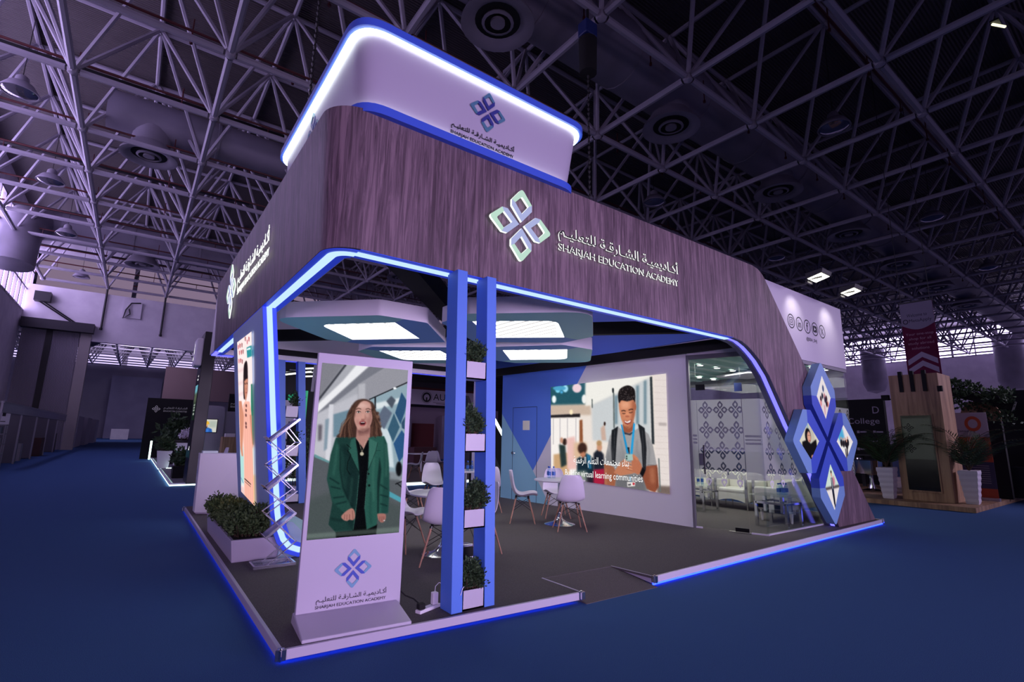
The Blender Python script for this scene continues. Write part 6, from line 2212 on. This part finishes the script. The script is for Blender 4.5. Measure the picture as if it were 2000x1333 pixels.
bw = thing('black_backdrop', 'wide black backdrop with white emblem and lettering at the far left stand', 'backdrop', (.7, 30, .08))
MB().box((-.45, 30.2, 0), (1.75, 30.4, 3.28)).build('board', M['black'], bw)
MBw = frame((-.1, 30.195, 2.55), (1, 0, 0), (0, 0, 1))
GREYM = mat('grey_print_glow', '8a8790', .7, emit='8a8790', es=.35)  # print given a faint emission in its own colour
logo('emblem', MBw, .2, (GREYM, GREYM), bw, depth=.002, ox=.08, oy=.14)
lettering('letters', [(arabic('الشـارقـة للتعليـم'), .42, .12, 1.1, .16), ('EDUCATION COMMITTEE', .42, .0, 1.1, .08)], MBw, GREYM, bw, depth=.002)
for i, (x, y, z0, z1, lb) in enumerate(((1.9, 27.5, .08, 2.6, 'curved pale panel beside the black backdrop'), (2.35, 26.5, .08, 2.75, 'curved pale panel nearer the black totem'))):
    o = MB().prism([(x, y, z0), (x + .12, y, z0), (x + .55, y, z1), (x + .3, y, z1), (x + .12, y, z1 - .25)], (0, .8, 0)).build('curved_panel', mat('dim_white', '8c8a96', .6) if i == 0 else bpy.data.materials['dim_white'])
    tag(o, lb, 'panel', 'curved panels in the left stand')
gw = thing('tv_partition', 'grey partition with a lit screen between the black totem and the LED wall', 'partition', (2.4, 21, .08))
MB().prism([(x, 21.2, z) for x, z in rc([(1.3, .08), (2.2, .08), (2.2, 2.62), (1.3, 2.62)], [0, 0, .25, 0], 5)], (0, .15, 0)).box((2.2, 21.25, .08), (4.4, 21.4, 2.4)).build('partition_body', mat('partition_grey', '8a8796', .7), gw)


def paint_worker():
    c = Canvas(600, 780, 720, 900, 1.2, (206, 206, 196))
    P, E = c.poly, c.ell
    P([(600, 780), (640, 780), (640, 900), (600, 900)], (230, 226, 214), 6)
    P([(655, 800), (705, 800), (705, 850), (655, 850)], (176, 186, 176), 6)
    P([(612, 890), (614, 866), (630, 852), (650, 850), (676, 862), (684, 900), (612, 900)], (40, 92, 176), 2)
    P([(640, 862), (656, 858), (656, 884), (640, 884)], (60, 120, 210), 2)
    E(634, 836, 14, 17, (206, 150, 120), 1.5)
    P([(622, 842), (646, 842), (642, 856), (634, 858), (626, 854)], (70, 48, 40), 2)
    P([(616, 824), (620, 808), (636, 798), (652, 806), (656, 822), (660, 826), (614, 828)], (232, 180, 60), 1.5)
    return c


picture('screen', [(1.40, 21.19, 2.03), (1.93, 21.19, 2.03), (1.93, 21.19, 1.50), (1.40, 21.19, 1.50)], paint_worker(), [(610, 786), (708, 790), (706, 886), (610, 884)], 36, 36, 1.0, gw)
MB().box((1.37, 21.191, 1.47), (1.96, 21.20, 2.06)).build('screen_bezel', M['dark'], gw)
o = MB().box((2.05, 19.9, .0), (3.6, 20.5, 1.32)).build('oak_counter', M['wood_oak'])
tag(o, 'brown wooden counter below the grey partition screen', 'counter')
o = MB().box((2.15, 20.0, 1.32), (2.5, 20.3, 1.46)).build('tissue_box', M['white'])
tag(o, 'white tissue box on the brown wooden counter', 'box')
o = MB().lathe((2.62, 20.1, 1.32), [(.06, 0), (.07, .08), (.03, .12), (.025, .2)], 12).build('dispenser', M['dark'], None, smooth=True)
tag(o, 'small dark pump bottle on the brown wooden counter', 'bottle')
o = MB().box((2.75, 24.8, 0), (4.2, 25.0, 3.4)).build('sign_board', M['black'])
tag(o, 'black sign board over the grey partition', 'sign board')
lettering('letters', [(arabic('الشـارقـة للتعليـم'), 0, .12, .9, .14), ('EDUCATION COUNCIL', 0, 0, .9, .08)], frame((2.85, 24.795, 2.72), (1, 0, 0), (0, 0, 1)), GREYM, o, depth=.002)
o = MB().box((3.2, 22.6, 0), (4.6, 22.8, 3.5)).build('timber_fascia', M['wood_oak'])
tag(o, 'dark timber fascia block right beside the LED wall edge in the left stand', 'fascia')

# stand seen through the rear left column
gs = thing('green_stand', 'dark stand with a bright green edge seen between the rear column and totem', 'stand', (4.2, 15.5, 0))
MB().box((3.2, 16.6, .1), (7.5, 16.8, 4.4)).build('back_panel', mat('stand_dark', '1b1b1e', .7), gs)
MB().box((3.62, 14.0, .1), (3.68, 16.5, 2.95)).build('green_edge', mat('green_edge', '2fae72', .5, emit='2fae72', es=.45), gs)
MB().box((2.9, 14.02, .1), (3.60, 14.1, 2.6)).build('white_face', mat('stand_white', 'a8a6b0', .6), gs)
MB().box((3.15, 13.99, .6), (3.45, 14.02, 1.9)).build('dark_doorway', M['black'], gs)
MB().box((2.55, 13.2, .1), (2.65, 13.3, 3.9)).build('corner_post', M['white'], gs)
sk = MB().quad((2.55, 13.9, 2.35), (2.98, 13.9, 2.35), (2.98, 13.9, 1.75), (2.55, 13.9, 1.75)).build('blue_display', glow('sky_display', '9fd8ff', .9), gs)
MB().box((2.45, 13.95, 1.3), (3.1, 14.0, 1.74)).build('display_foot', M['white'], gs)
for i, (x0, y0, x1, z) in enumerate(((3.2, 13.2, 4.6, 4.0), (3.3, 13.8, 4.5, 3.65), (3.0, 14.4, 4.4, 3.55), (3.5, 15.0, 4.8, 3.5), (2.7, 13.2, 3.4, 3.35))):
    t = thing('linear_lamp', ['topmost', 'second', 'third', 'lowest', 'leftmost'][i] + ' white linear lamp on the gantry behind the rear left column', 'lamp', (x0, y0, z), 'linear lamps behind the rear left column')
    MB().bar((x0, y0, z), (x1, y0 - .4, z + .12), .07, .04).build('tube', glow('linear_glow', 'fbfff8', 2.2) if i == 0 else bpy.data.materials['linear_glow'], t)
    MB().bar((x0, y0, z + .05), (x1, y0 - .4, z + .17), .09, .04).build('housing', M['dark'], t)
g_ = thing('lamp_gantry', 'white pole with crossbars carrying the linear lamps', 'gantry', (3.7, 13.6, 2.9))
MB().tube((3.7, 13.6, 2.9), (3.75, 13.6, 4.3), .05, 8).tube((3.1, 13.6, 3.85), (4.9, 13.6, 3.85), .025, 8).tube((3.0, 13.9, 3.6), (4.9, 13.9, 3.6), .02, 8).build('gantry_bars', mat('gantry_white', '9a98a4', .5), g_)
shrub('tall_plant', 'loose leafy plant between the brochure stand and the totem, beyond the stand', (2.35, 8.9, .3), .35, .3, 1.5, 75, 30, 10, None, 'leaf_dark', .09)
o = MB().lathe((2.35, 8.9, 0), [(.16, 0), (.2, .32), (.18, .32)], 16).build('plant_pot', M['white'], None, smooth=True)
tag(o, 'round white pot of the loose leafy plant beyond the rear opening', 'planter')

rp = thing('rear_platform', 'grey platform with bright white lit edge beyond the rear opening', 'platform', (8, 14, 0))
MB().prism([(2.8, 14.1, .01), (4.5, 13.4, .01), (6.0, 10.9, .01), (16, 11.5, .01), (16, 21, .01), (2.8, 19.7, .01)], (0, 0, .09)).build('deck', mat('oak_floor_grey', '6e655e', .6), rp)
m = MB()
for a, b in (((2.8, 14.0), (4.45, 13.3)), ((4.45, 13.3), (5.95, 10.8)), ((5.95, 10.8), (16, 11.4))):
    m.bar((*a, .05), (*b, .05), .03, .08)
m.build('edge_light', glow('rear_edge_light', 'e6fbff', 2.0), rp)

ab = thing('rear_stand', 'dark stand with a pale banner band and round emblem beyond the rear opening', 'stand', (13, 24, 0))
MB().box((10.5, 24, 3.35), (18, 24.3, 4.25)).build('banner_band', mat('banner_pale', 'd0c4d4', .7), ab)
MB().box((10.5, 24.2, 4.25), (18, 24.4, 4.4)).build('red_edge', mat('edge_red', '5a2020', .6), ab)
MB().box((10.5, 26, 0), (20, 26.3, 3.3)).build('back_wall', mat('rear_mauve', '8a7888', .8), ab)
for x0, x1, z1, mt in ((11.9, 12.4, 3.1, 'rear_red'), (13.3, 14.7, 2.25, 'rear_red')):
    MB().box((x0, 25.6, .1), (x1, 25.9, z1)).build('red_panel', mat('rear_red', '5c1a1c', .7) if mt not in bpy.data.materials else bpy.data.materials[mt], ab)
MB().box((12.6, 25.2, .1), (12.9, 25.5, 2.7)).box((15.2, 25.2, .1), (15.4, 25.5, 2.8)).build('white_posts', mat('rear_white', '8a8494', .7), ab)
MAb = frame((13.2, 23.99, 3.6), (1, 0, 0), (0, 0, 1))
mk = MB()
n = 32
for r0, r1 in ((.36, .34), (.30, .19)):
    a = [MAb @ Vector((.05 + r0 * math.cos(2 * pi * i / n), .2 + r0 * math.sin(2 * pi * i / n), .002)) for i in range(n)]
    b = [MAb @ Vector((.05 + r1 * math.cos(2 * pi * i / n), .2 + r1 * math.sin(2 * pi * i / n), .002)) for i in range(n)]
    mk.add(a + b, [(i, (i + 1) % n, n + (i + 1) % n, n + i) for i in range(n)])
mk.quad(*[MAb @ Vector(p) for p in ((0, -.1, .002), (.1, -.1, .002), (.1, .2, .002), (0, .2, .002))])
mk.build('round_emblem', M['ink'], ab)
lettering('letters', [('AUR', .5, .05, 1.25, .40)], MAb, M['ink'], ab, depth=.002, bold=.0)
MB().box((13.7, 23.985, 3.50), (15.0, 23.989, 3.52)).box((13.9, 23.985, 3.42), (15.0, 23.989, 3.45)).build('fine_print', M['ink'], ab)
o = MB().prism([(13.9, 20, .1), (14.6, 20, .1), (15.2, 20, 3.2), (14.8, 20, 3.2)], (0, .6, 0)).build('leaning_column', mat('stone_dark', '2c2a30', .6))
tag(o, 'dark leaning slab column left of the planter column, far behind', 'column')
o = MB().box((10.9, 20.5, .1), (12.2, 21.3, .9)).build('dark_sofa', mat('rear_seat', '4a2a30', .8))
tag(o, 'dark red sofa far behind the white chairs', 'sofa')
o = MB().box((8.0, 14.5, .78), (8.9, 15.1, .82)).tube((8.45, 14.8, .1), (8.45, 14.8, .78), .04, 8).build('white_table', M['white'])
tag(o, 'white table among the chairs beyond the rear opening', 'table')
o = MB().box((10, 30, 0), (26, 30.3, 5.4)).build('rear_backdrop', mat('rear_dark', '1e1a22', .8))
tag(o, 'large dark backdrop wall closing the view behind the rear stands', 'backdrop')
sl_ = thing('slatted_canopy', 'dark slatted canopy with pin lights over the rear stand', 'canopy', (14, 20, 4.6))
m = MB()
for i in range(14):
    m.box((9.5, 14 + i * .75, 4.7), (20, 14.2 + i * .75, 4.9))
m.box((9.5, 13.9, 4.55), (9.7, 24.1, 4.7)).box((19.8, 13.9, 4.55), (20, 24.1, 4.7))
for xx, yy in ((9.5, 14), (19.8, 14), (9.5, 23.8), (19.8, 23.8)):
    m.box((xx, yy, .0), (xx + .2, yy + .2, 4.55))
m.build('slats', mat('canopy_dark', '241f26', .7), sl_)
m = MB()
rnd = random.Random(5)
for i in range(10):
    MB().lathe((rnd.uniform(10, 17), 14 + rnd.randrange(14) * .75 + .35, 4.78), [(.05, 0), (.05, .04)], 8).build('pin_light', glow('pin_glow', 'fff2e0', 2.0) if 'pin_glow' not in bpy.data.materials else bpy.data.materials['pin_glow'], sl_)
o = MB().box((6.9, 8.4, 0), (9.6, 8.7, 2.0)).build('black_screen', M['black'])
tag(o, 'black panel just outside the rear right corner of the stand', 'panel')

# ================================================================== SHELL SCHEME BOOTHS ALONG THE LEFT WALL
ALU = mat('booth_alu', '8f8c98', .4, .5)
BW = mat('booth_wall', '5c5864', .7)
FAS = mat('booth_fascia', '8c8898', .6)
booth0 = None
words = ('first nearest', 'second', 'third', 'fourth', 'farthest')
for i, y in enumerate((22.2, 26.8, 31.4, 36.0, 40.6)):
    lb = words[i] + ' aluminium exhibition booth of the row along the left wall'
    if booth0 is None:
        t = thing('shell_booth', lb, 'booth', (-4.9, y, 0), 'booths along the left wall')
        for x, yy in ((-4.9, y), (-8.1, y), (-4.9, y + 4.56)):
            MB().box((x - .03, yy - .03, 0), (x + .03, yy + .03, 2.5)).build('post', ALU, t)
        MB().box((-4.93, y, 2.14), (-4.87, y + 4.56, 2.44)).build('fascia_board', FAS, t)
        MB().box((-4.95, y, 2.44), (-4.85, y + 4.56, 2.5)).box((-4.95, y, 2.09), (-4.85, y + 4.56, 2.14)).build('fascia_rails', ALU, t)
        MB().box((-8.15, y, .05), (-8.1, y + 4.56, 2.44)).build('back_wall', BW, t)
        MB().box((-8.1, y - .01, .05), (-4.93, y + .01, 2.44)).build('side_wall', BW, t)
        MB().box((-4.945, y + .6, 2.22), (-4.935, y + 1.6, 2.36)).build('name_strip', mat('name_strip', '3a3844', .6), t)
        MB().box((-4.98, y + 1.9, 2.2), (-4.95, y + 2.5, 2.5)).build('number_plate', M['white'], t)
        booth0 = t
    else:
        dup(booth0, (-4.9, y, 0), 0, lb)
sh = thing('open_shelf', 'metal shelf rack with small goods before the nearest booth on the left', 'shelf', (-5.25, 24.4, 0))
for x in (-5.75, -4.98):
    for y in (24.2, 24.6):
        MB().box((x - .02, y - .02, 0), (x + .02, y + .02, 1.66)).build('upright', ALU, sh)
for z in (.12, .5, .88, 1.26, 1.62):
    MB().box((-5.77, 24.18, z), (-4.96, 24.62, z + .04)).build('shelf_board', ALU, sh)
for i, (x, z, h, c) in enumerate(((-5.5, 1.30, .2, '8a7068'), (-5.2, 1.30, .25, '5c6472'), (-5.5, .92, .18, '9a4030'), (-5.15, .92, .2, '72707c'), (-5.3, .54, .22, '5a5a66'), (-5.25, .16, .25, '666270'))):
    o = MB().box((x - .12, 24.25, z), (x + .12, 24.5, z + h)).build('carton', mat('carton_%s' % c, c, .8))
    tag(o, 'small carton on the metal shelf rack of the nearest left booth', 'carton', 'cartons on the metal shelf rack')
o = thing('price_board', 'white board with a large handwritten 3 above the shelf rack', 'sign', (-5.3, 24.4, 1.66))
MB().box((-5.72, 24.38, 1.662), (-4.93, 24.42, 2.52)).build('board', mat('board_pale', 'c4c0cc', .7), o)
lettering('figure', [('3', .16, .25, .26, .42)], frame((-5.72, 24.378, 1.70), (1, 0, 0), (0, 0, 1)), M['ink'], o, depth=.001)
MB().box((-5.16, 24.375, 1.98), (-5.06, 24.378, 2.36)).box((-5.64, 24.375, 1.76), (-5.04, 24.378, 1.79)).build('scribble', M['ink'], o)
for i, (x, y, w, d_, h, c, lb) in enumerate(((-5.4, 27.6, .7, .9, .95, '6a6672', 'grey draped table in the second booth of the left row'), (-5.3, 29.4, .5, .5, .8, '8a8690', 'pale box in the second booth by the aisle'), (-5.5, 31.8, .8, 1.2, .9, '2a2a30', 'dark table in the third booth'), (-5.3, 34.6, .8, 1.2, 1.0, '4a3030', 'reddish stand in the fourth booth'), (-5.4, 41.5, .8, 1.4, 1.2, '38363e', 'dark cupboard in the fifth booth'))):
    o = MB().box((x - w / 2, y, 0), (x + w / 2, y + d_, h)).build('booth_table' if 'table' in lb else 'display_box', mat('booth_%d' % i, c, .8))
    tag(o, lb, 'display')
for i, (x, y) in enumerate(((-4.6, 52), (-4.4, 60), (-4.2, 70))):
    o = MB().box((x - 2, y, 0), (x, y + 6, 2.6)).build('far_booth', FAS)
    tag(o, ['near', 'middle', 'far'][i] + ' dim booth beyond the pier in the next hall', 'booth')
o = MB().box((-3.4, 96, 0), (-1.2, 97, 1.6)).build('pale_table', M['white_wall'])
tag(o, 'pale low table against the gate wall at the end of the aisle', 'table')

# ================================================================== RIGHT NEIGHBOUR: OAK STAND
os_ = thing('oak_platform', 'low oak platform of the dark stand to the right', 'platform', (17, 2, 0))
MB().box((14.75, -.62, .005), (26, 6.5, .115)).build('deck', M['wood_oak'], os_)
k_ = thing('oak_kiosk', 'tall oak kiosk tower with an upright dark touch screen and three black slots', 'kiosk', (16, .45, .115))
MB().box((15.5, -.09, .115), (16.6, .97, 3.36)).build('tower', M['wood_oak'], k_)
for y0 in (.66, .41, .15):
    MB().box((15.46, y0, 2.9), (15.56, y0 + .085, 3.45)).build('black_slot', M['black'], k_)
MB().box((15.465, .115, .33), (15.5, .83, 2.31)).build('screen_frame', M['wood_oak'], k_)
MB().box((15.455, .145, .37), (15.47, .80, 2.27)).build('screen_bezel', mat('kiosk_black', '060608', .15), k_)
scr = MB().box((15.452, .175, 1.15), (15.456, .77, 2.2)).build('screen', mat('kiosk_glass', '1c211e', .22, emit='5a625c', es=.10), k_)
MK = frame((15.4515, .66, 1.3), (0, -1, 0), (0, 0, 1))
g3 = mat('kiosk_mark', '101412', .5)
for i in range(3):
    logo('faint_mark', MK, .12, (g3, g3), scr, depth=.0005, ox=.02, oy=.12 + i * .27)
MB().box((15.3, -.16, 2.9), (15.5, -.12, 2.96)).box((15.28, -.2, 2.86), (15.36, -.1, 3.0)).build('spot_lamp', M['black'], k_)
lm = thing('small_projector', 'small black spotlight left of the oak kiosk top', 'spotlight', (15.55, 1.08, 2.75))
MB().box((15.45, 1.02, 2.7), (15.6, 1.18, 2.84)).build('spot_body', M['black'], lm)
MB().bar((15.55, .97, 2.72), (15.55, 1.1, 2.74), .03, .03).build('arm', M['black'], lm)


def palm(x, y, label, plabel, seed, h=1.0, spread=1.0):
    p = thing('ribbed_pot', plabel, 'planter', (x, y, .115))
    rg = []
    N = 13
    for i in range(N):
        u = i / (N - 1)
        hw = .115 + .075 * u + (.006 if i % 2 else -.004)
        z = .115 + .80 * u
        rg.append([(x - hw, y - hw, z), (x + hw, y - hw, z + .012), (x + hw, y + hw, z), (x - hw, y + hw, z - .012)])
    MB().loft(rg).build('pot_body', mat('pot_white', 'cfc8d4', .6) if 'pot_white' not in bpy.data.materials else bpy.data.materials['pot_white'], p)
    t = thing('palm_plant', label, 'palm', (x, y, .915))
    rnd = random.Random(seed)
    for i in range(16):
        a = i * 2.4 + rnd.uniform(-.3, .3)
        L = h * rnd.uniform(.75, 1.15)
        el = rnd.uniform(.95, 1.5)
        pts = []
        for k in range(10):
            u = k / 9
            r = L * spread * (math.cos(el) * u + (.30 * u + .25 * u * u) * u)
            z = L * (math.sin(el) * u * 1.25 - .42 * u * u * u)
            pts.append(Vector((x + math.cos(a) * r, y + math.sin(a) * r, .9 + z)))
        m = MB()
        m.path(pts, [.012 - .001 * k for k in range(10)], 5, mi=1)
        for k in range(2, 10):
            for q in range(3):
                u = (k - 1 + q / 3) / 9
                i0 = min(int(u * 9), 8)
                c = pts[i0].lerp(pts[i0 + 1], u * 9 - i0)
                d = (pts[i0 + 1] - pts[i0]).normalized()
                s = d.cross(Vector((0, 0, 1))).normalized()
                ll = .38 * h * math.sin(min(1, u + .15) * pi * .85 + .2)
                for sg in (-1, 1):
                    tip = c + (s * sg * .8 + d * .75 + Vector((0, 0, -.28))).normalized() * ll
                    md = c.lerp(tip, .45)
                    w = d * .016
                    m.add([c, md + w, tip, md - w], [(0, 1, 2, 3)])
        m.build('frond', [M['leaf_dark'], M['stem']], t)


palm(15.32, 1.2, 'feathery palm in the white ribbed pot left of the oak kiosk', 'tapered white ribbed pot left of the oak kiosk', 11, 1.15)
palm(15.8, -.38, 'feathery palm in the white ribbed pot right of the oak kiosk', 'tapered white ribbed pot right of the oak kiosk', 12, 1.2, 1.15)

rb = thing('rollup_banner', 'roll-up banner in white, orange and navy behind the right palm', 'banner', (17.2, -.22, .115))
for z0, z1, c in ((1.75, 2.38, 'b4aac0'), (1.1, 1.75, 'c05030'), (.42, 1.1, '3a3a5c'), (.18, .42, 'b84c2c')):
    MB().box((17.2, -.6, z0), (17.206, .15, z1)).build('print_field', mat('banner_%s' % c, c, .6), rb)
MB().box((17.12, -.62, .115), (17.28, .17, .19)).build('cassette', mat('cassette_alu', 'a8a2b4', .3, .6), rb)
MB().box((17.195, -.6, 2.38), (17.215, .15, 2.40)).build('top_rail', bpy.data.materials['cassette_alu'], rb)
MRb = frame((17.197, .1, 0), (0, -1, 0), (0, 0, 1))
lettering('letters', [('Consulting', .05, 1.86, .38, .08), ('YOGA', .05, 1.56, .3, .09)], MRb, mat('banner_ink', '2a2030', .7), rb, depth=.001)
m = MB()
for i in range(9):
    m.box((17.195, -.5, .55 + i * .055), (17.198, -.5 + (.42, .3, .36, .25, .4)[i % 5], .57 + i * .055))
m.build('text_lines', mat('banner_fine', '8a8494', .7), rb)
mk = MB()
a = [(17.196, -.3 + .17 * math.cos(2 * pi * i / 30), 2.1 + .2 * math.sin(2 * pi * i / 30)) for i in range(30)]
b = [(17.196, -.3 + .10 * math.cos(2 * pi * i / 30), 2.1 + .12 * math.sin(2 * pi * i / 30)) for i in range(30)]
mk.add(a + b, [(i, (i + 1) % 30, 30 + (i + 1) % 30, 30 + i) for i in range(30)])
mk.build('ring_mark', bpy.data.materials['banner_c05030'], rb)

hb = thing('hanging_banner', 'hanging banner, grey above and dark red below with white chevrons', 'banner', (20, 1.27, 5))
HY0, HY1 = 1.735, .83
MB().box((19.99, HY1, 2.9), (20.01, HY0, 6.32)).build('red_cloth', noisy('banner_maroon', '5c1236', '68183e', nscale=2, rough=.8), hb)
MH = frame((19.985, HY0, 0), (0, -1, 0), (0, 0, 1))
W = HY0 - HY1
top = [(0, 6.32), (W, 6.32), (W, 5.54)] + [(W * (1 - i / 10), 5.54 - .18 * math.sin(pi * i / 10)) for i in range(1, 10)] + [(0, 5.54)]
MB().quad(*[MH @ Vector((x, z, .001)) for x, z in top]).build('grey_field', mat('banner_grey', '8c8498', .8), hb)
lettering('letters', [('Welcome to', .17, 5.81, .56, .11), ('MetaApply', .22, 5.59, .62, .14)], MH, mat('banner_dark', '241a34', .7), hb, depth=.003)
lettering('white_letters', [('Your one-stop', .08, 5.14, .76, .115), ('shop for all', .16, 4.98, .60, .115), ('study abroad', .12, 4.82, .70, .115), ('solutions', .20, 4.68, .48, .09)], MH, mat('banner_pink', 'b08a9c', .8), hb, depth=.003)
m = MB()
for z in (4.59, 4.29):
    m.quad(*[MH @ Vector((x, zz, .002)) for x, zz in ((.05, z - .26), (W / 2, z), (W / 2, z - .18), (.05, z - .44))])
    m.quad(*[MH @ Vector((x, zz, .002)) for x, zz in ((W / 2, z), (W - .05, z - .26), (W - .05, z - .44), (W / 2, z - .18))])
m.build('chevrons', mat('banner_chev', 'a498b0', .8), hb)
a = [MH @ Vector((.12 + .075 * math.cos(2 * pi * i / 24), 5.66 + .085 * math.sin(2 * pi * i / 24), .003)) for i in range(24)]
b = [MH @ Vector((.12 + .05 * math.cos(2 * pi * i / 24), 5.66 + .058 * math.sin(2 * pi * i / 24), .003)) for i in range(24)]
MB().add(a + b, [(i, (i + 1) % 24, 24 + (i + 1) % 24, 24 + i) for i in range(24)]).build('round_mark', bpy.data.materials['banner_dark'], hb)
MB().tube((20, HY0 - .05, 6.32), (20, HY0 - .05, 16.39), .01, 5).tube((20, HY1 + .05, 6.32), (20, HY1 + .05, 16.39), .01, 5).box((19.97, HY1 - .02, 6.30), (20.03, HY0 + .02, 6.35)).build('hanger', M['dark'], hb)

bk = thing('lettered_backdrop', 'black backdrop with white serif lettering just right of the slanted leg', 'backdrop', (20, 3.5, 0))
MB().box((20, 2.55, .115), (20.2, 5.2, 3.08)).build('board', M['black'], bk)
lettering('letters', [('College', 0, 0, 1.0, .26)], frame((19.995, 3.72, 2.15), (0, -1, 0), (0, 0, 1)), mat('backdrop_print', 'a09aa8', .7), bk, depth=.002)
lettering('letters', [('D', .82, .42, .2, .24)], frame((19.995, 3.72, 2.15), (0, -1, 0), (0, 0, 1)), bpy.data.materials['backdrop_print'], bk, depth=.002)
m = MB()
for i, (y, z) in enumerate(((3.35, 1.9), (2.85, 1.9), (3.0, 1.58), (3.4, 1.3), (2.85, 1.25))):
    m.box((19.994, y - .2, z), (19.998, y, z + .05)).box((19.994, y + .02, z - .02), (19.998, y + .1, z + .07))
m.build('small_marks', bpy.data.materials['backdrop_print'], bk)
o = MB().box((21, .9, .115), (21.2, 2.6, 3.0)).build('pale_partition', mat('partition_lav', '5a5468', .8))
tag(o, 'dim lavender partition between black backdrop and oak kiosk', 'partition')
o = MB().box((20.5, -6, .115), (20.7, -.1, 3.2)).build('black_partition', M['black'])
tag(o, 'large black partition at the right edge behind the round sign', 'partition')
o = MB().box((18.9, -.9, .115), (20.4, .7, .95)).build('dark_cabinet', M['dark'])
tag(o, 'low dark cabinet behind the roll-up banner', 'cabinet')
rs = thing('round_sign', 'round oak sign with a dark triangle behind the roll-up banner', 'sign', (18.6, -.22, 1.9))
MB().path([(18.56, -.22, 2.36), (18.64, -.22, 2.36)], .44, 36).build('disc', M['wood_oak'], rs)
MB().quad((18.55, -.05, 2.22), (18.55, -.42, 2.22), (18.55, -.23, 2.62)).build('triangle', mat('tri_red', '3a1a1c', .7), rs)
MB().tube((18.62, -.22, .115), (18.62, -.22, 2.0), .03, 8).build('sign_post', M['dark'], rs)
rnd = random.Random(9)
hg = thing('hedge_canopy', 'dark leafy hedge draped over the stand behind the oak kiosk', 'hedge', (18.2, .2, 2.2))
f = MB()
for i in range(150):
    y = rnd.uniform(-.95, .85)
    zt_ = 2.95 + (y + .9) * .35
    c = (18.3 + rnd.uniform(-.35, .35), y, zt_ - rnd.uniform(0, 1.0) ** 1.5 * .9)
    leaf_cluster(f, c, .12, 10, rnd, .11)
f.build('foliage', M['leaf_dark'], hg)
MB().bar((18.3, -1.0, 2.6), (18.3, .9, 3.3), .3, .25).box((18.2, -.7, .115), (18.4, .8, 2.2)).build('planter_frame', M['black'], hg)
o = MB().lathe((17.9, 3.2, .115), [(.35, 0), (.12, .06), (.06, .3), (.08, .5), (.5, .55), (.55, .95), (.5, .98)], 24).build('chrome_stool', M['chrome'], None, smooth=True)
tag(o, 'curved chrome lounge seat before the black lettered backdrop', 'seat')
o = MB().lathe((17.6, 2.35, .115), [(.28, 0), (.1, .05), (.05, .25), (.06, .45), (.42, .5), (.46, .9), (.42, .92)], 24).build('chrome_stool', M['chrome'], None, smooth=True)
tag(o, 'curved chrome lounge seat left of the left palm pot', 'seat')
o = MB().box((18.6, 2.2, 1.12), (19.4, 3.9, 1.16)).box((19.0, 3.0, .115), (19.1, 3.1, 1.12)).build('bar_table', M['dark'])
tag(o, 'dark bar table before the black lettered backdrop', 'table')
